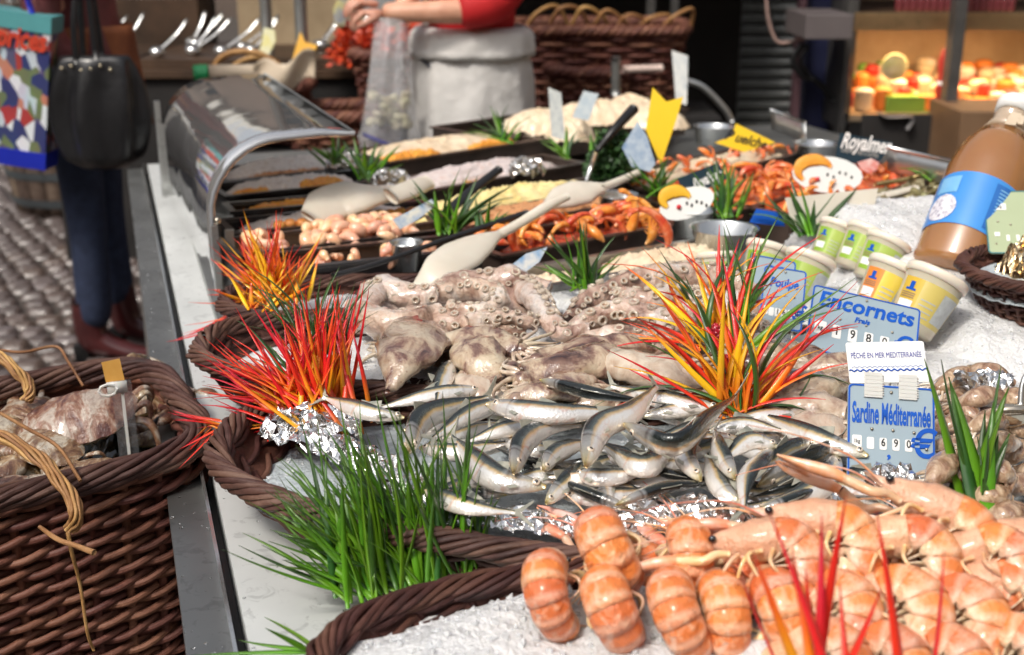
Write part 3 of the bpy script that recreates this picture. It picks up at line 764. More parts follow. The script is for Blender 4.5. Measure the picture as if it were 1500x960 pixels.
# ------------------------------------------------------------------ octopus
def suck_mesh():
    m = MB(); m.lathe([(1.0, -.35), (1.06, 0.15), (1.0, .42), (.84, .5), (.62, .42), (.5, .1)], 14, cap=False)
    m.m = 1; m.lathe([(.5, .1), (.34, -.05), (.02, -.1)], 14, cap=False); return m.mesh('sucker', [SUCK, SUCKD])
SM = suck_mesh()
def arm(parent, org, pts, rad, side, srad, rows=2, skip=0.0, spacing=3.3, lump=0.0040):
    c = catmull(pts, 10); mb = MB(); mb.tube(pts, rad, 16, 10)
    for i, v in enumerate(mb.v): mb.v[i] = v + Vector((fbm(v, 24), fbm(v + Vector((3, 1, 5)), 24), fbm(v + Vector((9, 4, 2)), 24))) * lump * 1.6 - org
    a = mb.build('arm', OCTO, parent)
    if not side: return a
    L = [0]; 
    for i in range(len(c)-1): L.append(L[-1] + (c[i+1]-c[i]).length)
    s_ = skip * L[-1]; k = 0; side = Vector(side).normalized()
    while s_ < L[-1]*0.97:
        f = s_/L[-1]; r = lerpl(list(rad), f); sr = srad * 0.82 * (0.50 + 0.45 * r / max(rad)) * (0.72 + 0.55*abs(math.sin(k*7.7)))
        i = 0
        while L[i+1] < s_: i += 1
        p = c[i].lerp(c[i+1], (s_-L[i])/((L[i+1]-L[i]) or 1)); tg = (c[i+1]-c[i]).normalized()
        sd = (side - tg*side.dot(tg)).normalized(); bt = tg.cross(sd)
        for rw in ((-1, 1) if rows == 2 else (0,)):
            dr = (sd + bt * (0.55*rw + rnd.uniform(-.15, .15))).normalized(); q = p + dr * (r * 1.0) + tg * (sr * 0.6 * rw) - org
            tw = dr + tg * rnd.uniform(-.25, .25)
            o = bpy.data.objects.new('sucker', SM); col.objects.link(o); o.parent = a
            o.matrix_local = frame(q, tg, tw) @ Matrix.Diagonal((sr, sr * rnd.uniform(.8, 1.0), sr*0.9, 1))
        s_ += sr * spacing; k += 1
    return a
def lumpball(parent, org, c, r, name='mantle', mat=None, sc=16, amp=.009, rot=None):
    mb = MB(); mb.ball(c, r, 28, 18, rot)
    for i, v in enumerate(mb.v):
        d = (v - Vector(c)).normalized(); mb.v[i] = v + d * (amp * fbm(v, sc, 4)) - org
    return mb.build(name, mat or OCTO, parent)
ZO = 0.845
def O(l, dz=0): return [P(p[0], p[1], ZO + dz + (p[2] if len(p) > 2 else 0)) for p in l]
o1 = P(700, 450, ZO); t = thing('octopus', 'large raw octopus heaped at the left of its tray, under the big white scoop', 'octopus', o1, 'raw octopuses on ice')
lumpball(t, o1, P(720, 452, .835), (.080, .060, .040))
lumpball(t, o1, P(560, 452, .828), (.045, .045, .032), 'body_fold')
UP = (0, -.35, .9); FR = (0, -.8, .55)
arm(t, o1, O([(528,470),(552,428,.012),(600,436,.008),(640,432,.012),(690,416,.024),(750,412,.03),(800,428,.018)]), [.020, .023, .022, .023, .022, .018], FR, .0078, skip=.25)
arm(t, o1, O([(760,420,.02),(786,440,.024),(800,462,.02),(822,486,.008),(866,492,0)]), [.020, .021, .019, .015, .011], (.6, -.7, .6), .0080)
arm(t, o1, O([(548,482,0),(610,470,.008),(668,474,.012),(720,484,.010),(770,490,0)]), [.018, .021, .020, .016, .010], FR, .0076, skip=.15)
arm(t, o1, O([(516,448,.0),(556,474,.014),(606,470,.02),(640,458,.02)]), [.014, .022, .022, .012], None, .007)
arm(t, o1, O([(640,432,.03),(690,424,.036),(730,438,.034),(700,458,.028),(655,450,.03)]), [.014, .017, .017, .014, .009], UP, .0070)
arm(t, o1, O([(800,474,.006),(770,470,.02),(730,462,.03),(690,474,.022)]), [.010, .013, .013, .009], FR, .006)
o2 = P(950, 450, ZO); t = thing('octopus', 'large raw octopus heaped at the right of its tray, behind the long fiery plants', 'octopus', o2, 'raw octopuses on ice')
lumpball(t, o2, P(955, 446, .835), (.085, .055, .038)); lumpball(t, o2, P(1060, 462, .825), (.06, .05, .036), 'body_fold')
arm(t, o2, O([(836,474,.0),(858,446,.012),(905,424,.022),(965,410,.03),(1040,404,.028),(1110,430,.01)]), [.013, .020, .023, .023, .020, .014], (0, -.3, .9), .0078)
arm(t, o2, O([(830,492,0),(868,470,.012),(905,458,.02),(950,466,.02),(1000,480,.012),(1060,484,0)]), [.010, .017, .020, .020, .018, .011], FR, .0088)
arm(t, o2, O([(862,502,-.004),(905,494,.006),(960,502,.004),(1020,506,0)]), [.010, .016, .017, .010], FR, .0080)
arm(t, o2, O([(900,436,.026),(950,440,.036),(1000,430,.036),(1040,446,.024)]), [.012, .018, .018, .012], UP, .0075)
arm(t, o2, O([(1000,455,.02),(1050,470,.02),(1100,470,.01),(1130,490,0)]), [.016, .018, .015, .009], FR, .008)

# ------------------------------------------------------------------ squid
def squid(pts, rad, label, group='squid in the second tray', mat=SQUID, up=(0, -.3, 1), tent=6, tl=0.06, fins=True, eye=False, sub=8, seed=0, lump=.006, cat='squid'):
    org = pts[len(pts)//2].copy(); t = thing('squid', label, cat, org, group); rg = random.Random(seed)
    mb = MB(); mb.tube(pts, rad, 18, sub, up=up, fixed=True)
    for i, v in enumerate(mb.v): mb.v[i] = v + Vector((fbm(v, 20), fbm(v + Vector((3, 1, 5)), 20), fbm(v + Vector((9, 4, 2)), 26))) * lump - org
    mb.build('mantle', mat, t)
    c = catmull(pts, sub); d0 = (c[0]-c[2]).normalized(); dn = (c[-1]-c[-3]).normalized(); u = Vector(up).normalized(); sd = dn.cross(u).normalized()
    W0 = max(r[0] for r in rad)
    if fins:
        for s_ in (1, -1):
            mb = MB()
            def fn(a, b_, s_=s_):
                p = c[-1].lerp(c[len(c)//2], a); wd = W0 * 0.85 * math.sin(math.pi * min(1, a*1.05)) ** 0.7
                return p + sd * s_ * (W0 * 0.35 + wd * b_) + u * (0.004 - 0.012 * b_ * b_ + 0.004*math.sin(a*9 + s_)) - org
            mb.grid(fn, 12, 4); b0 = mb
            o = mb.build('fin', mat, t); sm_ = o.modifiers.new('thick', 'SOLIDIFY'); sm_.thickness = 0.002
    for k in range(tent):
        a = (k - (tent-1)/2) * 0.32; q = Quaternion(u, a) @ d0; st = c[0] - d0*0.008 + sd * (W0*0.5*(k-(tent-1)/2)/tent)
        l = tl * rg.uniform(.7, 1.2); w1 = rg.uniform(-.35, .35)
        pp = [st, st + q*l*.4 + Vector((0, 0, .004)), st + (Quaternion(u, w1) @ q)*l*.8, st + (Quaternion(u, w1*2.5) @ q)*l - Vector((0, 0, .004))]
        tb = MB(); tb.tube([p - org for p in pp], [W0*.14, W0*.13, W0*.09, W0*.03], 7, 5); tb.build('tentacle', SQUIDW if rg.random() < .6 else mat, t)
    if tent:
        hb = MB(); hb.ball(c[0] - d0*-0.004 - org, (W0*.5, W0*.5, W0*.42), 12, 8); hb.build('head', mat, t)
    if eye:
        for s_ in (1, -1):
            e = bpy.data.objects.new('eye', EYE_RIM); col.objects.link(e); e.parent = t
            e.matrix_local = frame(c[0] + d0*.006 + sd*s_*W0*.5 + u*W0*.2 - org, d0, sd*s_ + u*.7) @ Matrix.Diagonal((W0*.26, W0*.26, W0*.2, 1))
            e2 = bpy.data.objects.new('pupil', EYE_PUP); col.objects.link(e2); e2.parent = e
    return t
ZQ = 0.842
def Q(l, dz=0): return [P(p[0], p[1], ZQ + dz + (p[2] if len(p) > 2 else 0)) for p in l]
squid(Q([(650,486,.004),(612,496,.018),(590,530,.016),(570,572,-.004)]), [(.016,.010), (.040,.022), (.050,.024), (.046,.020), (.030,.014), (.006,.004)], 'big folded mottled squid at the left end of the squid tray', tent=0, fins=False, seed=1, up=(0,-.55,.8))
squid(Q([(700,486,.012),(700,520,.012),(728,560,-.004)]), [(.022,.014), (.036,.022), (.038,.02), (.012,.008)], 'grey purple squid with a pointed fin, beside the big folded one', tent=5, seed=2, up=(0,-.5,.85))
squid(Q([(760,512,.016),(700,498,.022),(640,500,.016)]), [(.016,.012), (.024,.016), (.022,.014), (.008,.006)], 'brownish squid with tangled arms in front of the left octopus', tent=8, tl=.085, fins=False, seed=3)
squid(Q([(770,556,.006),(830,536,.014),(900,528,.012),(950,532,0)]), [(.018,.012), (.030,.020), (.030,.018), (.010,.006)], 'long pale mottled squid lying behind the back row of sardines', tent=6, seed=4)
squid(Q([(880,524,.012),(940,540,.018),(1000,548,.014),(1050,560,0)]), [(.016,.012), (.028,.018), (.030,.018), (.010,.006)], 'cream squid pointing at the left fiery plant', tent=6, mat=SQUIDW, seed=5)
squid(Q([(860,560,0),(800,574,.006),(740,578,0)]), [(.014,.010), (.024,.014), (.018,.010), (.008,.005)], 'dark squid low behind the level sardine', tent=5, seed=6)
squid(Q([(790,526,.010),(850,512,.014),(930,508,.010),(980,512,0)]), [(.014,.010), (.022,.014), (.022,.013), (.008,.005)], 'thin squid lying along the foot of the octopuses', tent=6, seed=7)
squid(Q([(1240,556,.004),(1190,570,.010),(1130,572,.006),(1080,574,0)]), [(.014,.010), (.028,.018), (.030,.018), (.012,.006)], 'reddish squid right of the fiery plant, pointing left', tent=6, seed=8)
squid(Q([(1130,606,-.006),(1180,594,.002),(1236,604,.0)]), [(.014,.010), (.026,.018), (.028,.018), (.014,.008)], 'smooth pale squid left of the sardine price sign', tent=0, fins=False, mat=SQUIDW, seed=9)
squid(Q([(1100,530,.008),(1150,520,.010),(1210,524,.006)]), [(.014,.010), (.026,.017), (.024,.014), (.010,.006)], 'mottled squid under the squid price sign', tent=7, seed=10)
squid(Q([(1180,540,.004),(1230,536,.010),(1290,544,.006)]), [(.012,.009), (.024,.016), (.022,.014), (.010,.006)], 'grey squid just under the lower edge of the squid price sign', tent=7, seed=11)
squid(Q([(1150,642,-.01),(1200,628,-.006),(1250,640,-.01)]), [(.014,.010), (.028,.014), (.026,.012), (.010,.006)], 'flat pink squid behind the long pale sardine', tent=0, mat=SQUIDW, seed=12)
squid(Q([(1060,528,.01),(1090,510,.014),(1130,498,.01)]), [(.012,.009), (.024,.015), (.020,.012), (.010,.006)], 'squid between the two fiery plants', tent=5, seed=13)
rq = random.Random(5)
for k in range(14):
    x = rq.uniform(600, 1230); y = rq.uniform(500, 590); a = rq.uniform(-.5, .5); l = 48
    squid(Q([(x-l, y + l*.3*math.sin(a)), (x, y, .004), (x+l, y - l*.3*math.sin(a))], -.018), [(.014,.010), (.024,.016), (.024,.015), (.010,.006)],
          'squid of the lower layer, mostly covered by the squid lying on it', tent=4, mat=rq.choice((SQUID, SQUID, SQUIDW)), seed=40+k)
# small squid at the right
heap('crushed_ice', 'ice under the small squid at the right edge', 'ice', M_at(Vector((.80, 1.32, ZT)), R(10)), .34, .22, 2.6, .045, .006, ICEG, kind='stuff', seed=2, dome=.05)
SQ_SMALL = [(1400,560,30),(1452,552,-20),(1400,592,60),(1440,588,10),(1488,590,-30),(1395,628,5),(1448,622,25),(1492,632,-10),(1400,662,-25),(1452,656,15),(1490,668,35),(1410,696,10),(1462,694,-30),(1400,726,30),(1450,730,0),(1494,716,20),(1420,610,-50),(1380,690,60),(1386,748,-10),(1475,760,15),(1520,610,20),(1525,700,-20)]
names_ = ['topmost on the left, against the ice bank', 'top middle, under the foil scrap', 'just right of the white card corner', 'in front of the foil scrap', 'at the right edge beside the spoon bowl', 'touching the upper right corner of the sardine price sign',
 'below the spoon bowl', 'right of the spoon handle', 'beside the euro mark of the sardine sign', 'behind the tips of the tall grass', 'at the right edge, level with the sign digits', 'behind the longest outer grass blade', 'behind the middle of the tall grass', 'at the lower right corner of the sardine price sign',
 'between the thick grass stems', 'right of the tall grass foot', 'bent nearly upright beside the sign', 'standing on end under the sign corner', 'lowest, just above the big langoustine', 'at the bottom right, next to the foil', 'half outside the right edge, upper one', 'half outside the right edge, lower one']
for k, (x, y, a) in enumerate(SQ_SMALL):
    a = R(a); l = 34 + 6*math.sin(k*3); zz = .836 + .014*math.sin(k*2.3) - (.02 if y > 700 else 0)
    pts = [P(x - l*math.cos(a), y + l*.7*math.sin(a), zz), P(x, y - 6, zz + .012), P(x + l*math.cos(a), y - l*.7*math.sin(a), zz)]
    lb = 'small brown squid ' + names_[k]
    squid(pts, [(.008,.007), (.0145,.012), (.0145,.012), (.006,.004)], lb, 'small squid piled at the right', SQUIDS, tent=6, tl=.05, seed=60+k, eye=(k % 3 == 0), lump=.002, fins=(k % 2 == 0))

# ------------------------------------------------------------------ langoustines
def lang_proto(curl, mirror=1, label='x', seg_w=.0255, seg_h=.0215, tail_len=.108):
    """head towards +x, back towards +z, tail curls down towards -z. Returns root and its children map"""
    rg = random.Random(int(curl*10)); t = thing('langoustine', label, 'langoustine', group='orange langoustines on the front tray'); ch = {t: []}
    def add(mb, name, m, parent=None, smooth=True):
        o = mb.build(name, m, parent or t, smooth); ch.setdefault(parent or t, []).append(o); return o
    NS = 6; total = R(curl); sl = tail_len / NS
    p = Vector((0, 0, 0)); ang = 0.12
    for s_ in range(NS):
        f = s_ / NS; k = 1.0 - 0.40 * max(0, f - .25) ** 1.1 ; dang = total / NS
        steps = 6; path = []; q = p.copy(); a = ang
        over = 0.28
        for i in range(steps + 1):
            path.append((q.copy(), a)); 
            if i < steps: q = q + Vector((-math.cos(a), 0, -math.sin(a))) * (sl * (1+over) / steps); a += dang * (1+over) / steps
        mb = MB(); b0 = 0; NA = 18
        for i, (q, a) in enumerate(path):
            u = i / steps; bulge = 0.955 + 0.035 * math.sin(math.pi * min(1, u*1.1)) ** .6 + 0.035*u
            nrm = Vector((-math.sin(a), 0, math.cos(a)))
            for j in range(NA + 1):
                v = j / NA; th = (v - .5) * 2 * R(124)
                fl = max(0, abs(th) - R(82)) / R(42)                       # pointed flank plate
                ww = seg_w * k * bulge; hh = seg_h * k * bulge
                flare = 1 + 0.10*fl
                pnt = q + nrm * (hh * math.cos(th) * (1 + .0*fl) - fl * .006 * math.sin(math.pi*min(1, u*1.1))) + Vector((0, 1, 0)) * (ww * math.sin(th) * flare)
                mb.v.append(pnt)
        for i in range(steps):
            for j in range(NA):
                r_ = NA + 1
                mb.face([i*r_+j, i*r_+j+1, (i+1)*r_+j+1, (i+1)*r_+j], [(i/steps, j/NA), (i/steps, (j+1)/NA), ((i+1)/steps, (j+1)/NA), ((i+1)/steps, j/NA)])
        o = add(mb, 'tail_segment', LANG); m = o.modifiers.new('thick', 'SOLIDIFY'); m.thickness = .0012
        # swimmerets
        for sd_ in (1, -1):
            sw = MB(); q, a = path[3]; nrm = Vector((-math.sin(a), 0, math.cos(a)))
            base = q + Vector((0, sd_*seg_w*.55*k, 0)) - nrm*seg_h*.35*k
            sw.tube([base, base - nrm*.009 + Vector((.003, sd_*.002, 0)), base - nrm*.016 + Vector((.008, 0, 0))], [(.0035, .0015), (.0045, .0012), (.0015, .0006)], 6, 3); add(sw, 'swimmeret', LANGU)
        for i in range(steps):
            if i == int(steps/(1+over)): p, ang2 = path[i][0].copy(), path[i][1]
        p = path[0][0] + Vector((0, 0, 0)); a = ang
        for i in range(20): p = p + Vector((-math.cos(a), 0, -math.sin(a))) * (sl / 20); a += dang / 20
        ang = a
    core = MB(); q = Vector((0.004, 0, 0)); a = 0.12; pts = []
    for i in range(25): pts.append(q.copy()); q = q + Vector((-math.cos(a), 0, -math.sin(a))) * (tail_len/24); a += total/24
    core.tube(pts, [(seg_w*.82, seg_h*.62), (seg_w*.82, seg_h*.62), (seg_w*.72, seg_h*.5), (seg_w*.5, seg_h*.4)], 10, up=(0, 0, 1)); add(core, 'underside', LANGU)
    fa = ang - .25; dirv = Vector((-math.cos(fa), 0, -math.sin(fa))); nrm = Vector((-math.sin(fa), 0, math.cos(fa)))
    for k, off in enumerate((-.62, -.3, 0, .3, .62)):
        fan = MB(); d = (dirv*math.cos(off) + Vector((0, 1, 0))*math.sin(off)); sdv = nrm.cross(d)
        fan.tube([p + Vector((0, .011*off, 0)), p + d*.014, p + d*.026, p + d*.033], [(.004, .0018), (.0068, .0014), (.0075, .0010), (.003, .0006)], 8, 3, up=nrm); add(fan, 'tail_flap', LANG)
    # carapace
    cb = MB(); cb.tube([Vector((-.006, 0, 0)), Vector((.006, 0, .001)), Vector((.020, 0, .002)), Vector((.036, 0, .003)), Vector((.050, 0, .005)), Vector((.066, 0, .008)), Vector((.082, 0, .011))],
                       [(seg_w*.86, seg_h*.92), (seg_w*.90, seg_h*.98), (seg_w*.84, seg_h*.92), (seg_w*.68, seg_h*.76), (seg_w*.44, seg_h*.50), (.0035, .004), (.001, .001)], 20, 5, up=(0, 0, 1), v0=0, v1=1)
    for f_i, uv in enumerate(cb.uv): cb.uv[f_i] = [(u*.4+.3, (v + .5) % 1.0) for u, v in uv]
    cb.v = [v + Vector((0, 0, .0012*fbm(v, 60))) for v in cb.v]
    add(cb, 'carapace', LANGP)
    for sd_ in (1, -1):
        e = bpy.data.objects.new('eye', MB().ball((0, 0, 0), (.0042, .0036, .0036), 10, 7).mesh('eye', EYEB)); col.objects.link(e); e.parent = t; e.location = (.060, sd_*.011, .008); ch[t].append(e)
        an = MB(); an.tube([Vector((.064, sd_*.005, .004)), Vector((.10, sd_*.016, .014)), Vector((.15, sd_*.035, .006)), Vector((.19, sd_*.06, -.012))], [.0012, .0009, .0006, .0004], 5, 6); add(an, 'feeler', LANGC)
        st = Vector((.046, sd_*.014, -.010)); el = Vector((.072, sd_*.022, -.014)); wr = Vector((.096, sd_*.014, -.008)); 
        cl = MB(); cl.tube([st, st.lerp(el, .5) + Vector((0, 0, .003)), el, wr], [.0032, .0045, .0050, .0048], 8, 4); o = add(cl, 'claw_arm', LANGL)
        pm_ = MB(); tip = wr + Vector((.062, -sd_*.006, .002))
        pm_.tube([wr, wr + Vector((.012, 0, .001)), wr + Vector((.034, -sd_*.001, 0)), wr + Vector((.050, -sd_*.001, 0)), tip], [(.0045, .0045), (.0075, .0062), (.0070, .0055), (.0036, .0030), (.0008, .0008)], 8, 4, up=(0, 0, 1)); o2 = add(pm_, 'claw', LANGC, o)
        fg = MB(); fg.tube([wr + Vector((.030, -sd_*.007, 0)), wr + Vector((.044, -sd_*.0105, .001)), wr + Vector((.060, -sd_*.009, .002))], [.0028, .0024, .0007], 6, 4); add(fg, 'claw_finger', LANGC, o)
        for k in range(4):
            x0 = .038 - .011*k; sp = rg.uniform(-.006, .006)
            a0 = Vector((x0, sd_*.016, -.012)); a1 = Vector((x0 + .010 + sp, sd_*(.024 + .002*k), -.020 + sp)); a2 = Vector((x0 + .024 - .008*k, sd_*(.020 + .003*k), -.036)); a3 = Vector((x0 + .034 - .014*k, sd_*.012, -.046))
            lg = MB(); lg.tube([a0, a1, a2, a3], [.0024, .0021, .0016, .0007], 6, 3); add(lg, 'leg', LANGL)
    return t, ch
LB, LBc = lang_proto(215); LB2, LB2c = lang_proto(178, seg_w=.0245); LS, LSc = lang_proto(232, seg_w=.0225); LL, LLc = lang_proto(150, seg_w=.0225)
first = {}
def put_lang(proto, px, py, z, head, back, s, label):
    src, ch = proto; o = P(px, py, z); M = frame(o, head, back) @ Matrix.Scale(s, 4)
    if id(src) not in first: first[id(src)] = 1; src['label'] = label; src.matrix_world = M; return
    copy_tree(src, ch, label, M)
LBK = (LB, LBc); LBK2 = (LB2, LB2c); LSD = (LS, LSc); LLD = (LL, LLc)
up = (0, -.25, 1)
BACKS = [
 (876,772,.880,(.25,.78,-.55),(-.10,.55,.8),.88,'plump langoustine at the back left of its heap, its round striped tail towards the camera'),
 (1006,782,.872,(-.05,.80,-.55),(.05,.55,.8),.78,'langoustine in the back row, second barrel shaped tail from the left'),
 (800,830,.858,(.32,.78,-.50),(-.16,.55,.8),.78,'leftmost langoustine, lying on the bare ice'),
 (884,856,.856,(.20,.80,-.50),(-.05,.55,.8),.82,'langoustine in the front row right of the leftmost one'),
 (982,858,.854,(.34,.78,-.50),(-.1,.55,.8),.82,'langoustine in the front row, tail leaning to the right at its top'),
 (1052,862,.850,(-.10,.82,-.45),(.05,.55,.8),.80,'langoustine beside the red blurred blades, straight tail towards the camera'),
 (1130,860,.854,(-.14,.82,-.45),(.1,.55,.8),.86,'langoustine behind the thin red blades with its tail towards the camera'),
 (1086,792,.868,(.05,.80,-.45),(-.05,.55,.8),.76,'langoustine in the back row, third barrel shaped tail from the left, half hidden'),
]
for k_, (px, py, z, h, b, s, l) in enumerate(BACKS): put_lang(LBK2 if k_ in (2, 4, 5) else LBK, px, py, z, h, (b[0] - (.38, .05, .10, .34, .30, .12, .35, .0)[k_], b[1], b[2]), s, l)
SIDES = [
 (1138,790,.884,(-.90,.10,-.22),(.30,.55,.78),.92,LSD,'langoustine curled on its side, pale head pointing left over the barrel tails'),
 (1222,766,.890,(-.90,.16,-.05),(.32,.52,.76),.96,LSD,'langoustine curled on its side with its claws reaching the sardines'),
 (1328,786,.884,(-.88,.10,-.20),(.34,.55,.74),.94,LSD,'langoustine curled into a ring showing pale belly plates'),
 (1396,756,.890,(-.88,.34,.22),(.42,.60,.62),1.04,LLD,'largest langoustine, stretched out below the tall grass with a smooth pale head'),
 (1205,872,.850,(-.75,.0,-.60),(.36,.62,.72),.90,LSD,'langoustine on its side behind the crossing red blades'),
 (1296,868,.852,(-.78,.0,-.58),(.34,.62,.74),.98,LSD,'bright orange langoustine on its side in the bottom row'),
 (1384,880,.848,(-.78,.0,-.58),(.36,.62,.72),.94,LSD,'langoustine curled at the lower right behind the brightest one'),
 (1462,852,.858,(-.90,.05,-.25),(.38,.62,.68),.98,LLD,'langoustine at the right edge, pale head towards the ring shaped one'),
 (1190,940,.832,(-.75,.0,-.55),(.35,.55,.75),.86,LSD,'langoustine cut by the bottom edge, under the red blades'),
 (1275,946,.832,(-.75,.0,-.55),(.35,.55,.75),.86,LSD,'langoustine cut by the bottom edge, right of the red blades'),
 (1365,948,.832,(-.75,.0,-.55),(.35,.55,.75),.84,LSD,'langoustine cut by the bottom edge, third from the right'),
 (1462,936,.835,(-.75,.0,-.55),(.38,.55,.70),.90,LSD,'langoustine in the lower right corner'),
 (1440,800,.878,(-.86,.0,-.40),(.36,.60,.70),.90,LSD,'langoustine between the ring shaped one and the right edge'),
 (1530,800,.872,(-.85,.25,.05),(.40,.55,.66),.98,LLD,'langoustine at the right edge under the grass, mostly outside the picture'),
]
for px, py, z, h, b, s, pr, l in SIDES: put_lang(pr, px, py, z, h, b, s, l)
for k, (px, py) in enumerate(((1090,842),(1180,856),(1290,838),(1330,840),(1440,830),(940,820),(1060,815))):
    put_lang(LLD, px, py, .812, (-.6 + .2*math.sin(k), .8, .05), (.1*math.sin(k*2), -.2, 1), .95, 'langoustine of the lower layer, only shell and legs showing between the others')
# ------------------------------------------------------------------ crab basket on the left
YB = R(27); BX = Vector((math.cos(YB), math.sin(YB), 0)); BY = Vector((-math.sin(YB), math.cos(YB), 0))
COR = P(304, 668, .75); BC = COR - BX*.262 + BY*.188; BZ0 = .385
MLB = Matrix.Translation((BC.x, BC.y, BZ0)) @ Matrix.Rotation(YB, 4, 'Z')
basket('wicker_basket', 'large brown wicker basket of crabs with tan cane handles at the left', 'basket', MLB, .270, .196, 5.0, .362, taper=.93, rim_r=.0150, rim_strands=10, twist=.34, rows=15, strand=.0056, stakes=38, wale=3, mat=WICKR, rimmat=WICKG, rise=.012)
LBK_ = [o for o in col.objects if o.name.startswith('wicker_basket') and o.get('label', '').startswith('large brown')][0]
# crate it stands on
ct = thing('wooden_crate', 'wooden crate under the crab basket', 'crate', (BC.x, BC.y, 0)); ct.rotation_euler = (0, 0, YB)
WOOD = pm('crate_wood', [(0.20, 0.13, 0.08), (0.32, 0.22, 0.14)], 14, .7, 0, .3, 60)
for k in range(4):
    for sy in (-1, 1): MB().box((0, sy*.17, .05 + k*.095), (.5, .014, .08)).build('slat', WOOD, ct, smooth=False)
    for sx in (-1, 1): MB().box((sx*.243, 0, .05 + k*.095), (.012, .325, .08)).build('slat', WOOD, ct, smooth=False)
for k in range(4): MB().box((0, -.14 + k*.093, .378), (.48, .085, .012)).build('slat', WOOD, ct, smooth=False)
def handle(pts, n, r, tw, label=None):
    c = catmull([Vector(p) for p in pts], 14); m = len(c)
    h = bpy.data.objects.new('handle', None); col.objects.link(h); h.parent = LBK_; h.matrix_parent_inverse = MLB.inverted()
    for k in range(n):
        out = []
        N = Vector((0, 1, 0))
        for i, p in enumerate(c):
            t = (c[min(i+1, m-1)] - c[max(i-1, 0)]).normalized(); N = (N - t*N.dot(t)).normalized(); B = t.cross(N)
            a = 2*math.pi*(k/n + tw*i/m); f = .45 + .55*math.sin(math.pi*i/(m-1))**.5
            out.append(p + (N*math.cos(a) + B*math.sin(a)) * r * (1.1 + .25*math.sin(i*.5+k)))
        mb = MB(); mb.tube(out, [r*.40, r*.46, r*.40], 7, 1); o = mb.build('cane', CANE, h)
    return h
handle([P(104,776,.740), P(112,748,.766), P(84,700,.790), P(46,664,.808), P(-6,640,.820), P(-80,640,.81), P(-150,700,.76)], 8, .0056, 1.1)
handle([P(38,588,.755), P(44,570,.770), P(26,545,.790), P(-8,520,.808), P(-60,500,.815), P(-120,530,.76)], 8, .0056, 1.0)
mb = MB(); mb.tube([P(0,513,.80), P(35,516,.80), P(82,508,.80), P(100,530,.785), P(122,566,.758)], [.0022, .0024, .0022, .0020], 6, 6); o = mb.build('cane_end', CANE); o.parent = LBK_; o.matrix_parent_inverse = MLB.inverted()
mb = MB(); mb.tube([P(0,605,.80), P(40,628,.80), P(85,655,.79), P(118,705,.765)], [.0024, .0026, .0022], 6, 6); o = mb.build('cane_end', CANE); o.parent = LBK_; o.matrix_parent_inverse = MLB.inverted()
mb = MB(); mb.tube([P(58,772,.742), P(84,790,.742), P(112,800,.742), P(138,810,.742)], [.0022, .0030, .0030, .0036], 8, 4); o = mb.build('cane_end', CANE); o.parent = LBK_; o.matrix_parent_inverse = MLB.inverted()
c0 = BC - BY*.205 
mb = MB(); q0 = P(98, 770, .735)
mb.tube([q0, q0 + Vector((0.004, -.006, -.03)), q0 + Vector((.006, .002, -.08)), q0 + Vector((.010, -.004, -.14)), q0 + Vector((.012, .004, -.17))], [.0026, .0022, .0020, .0018], 6, 5); o = mb.build('cane_end', CANE); o.parent = LBK_; o.matrix_parent_inverse = MLB.inverted()

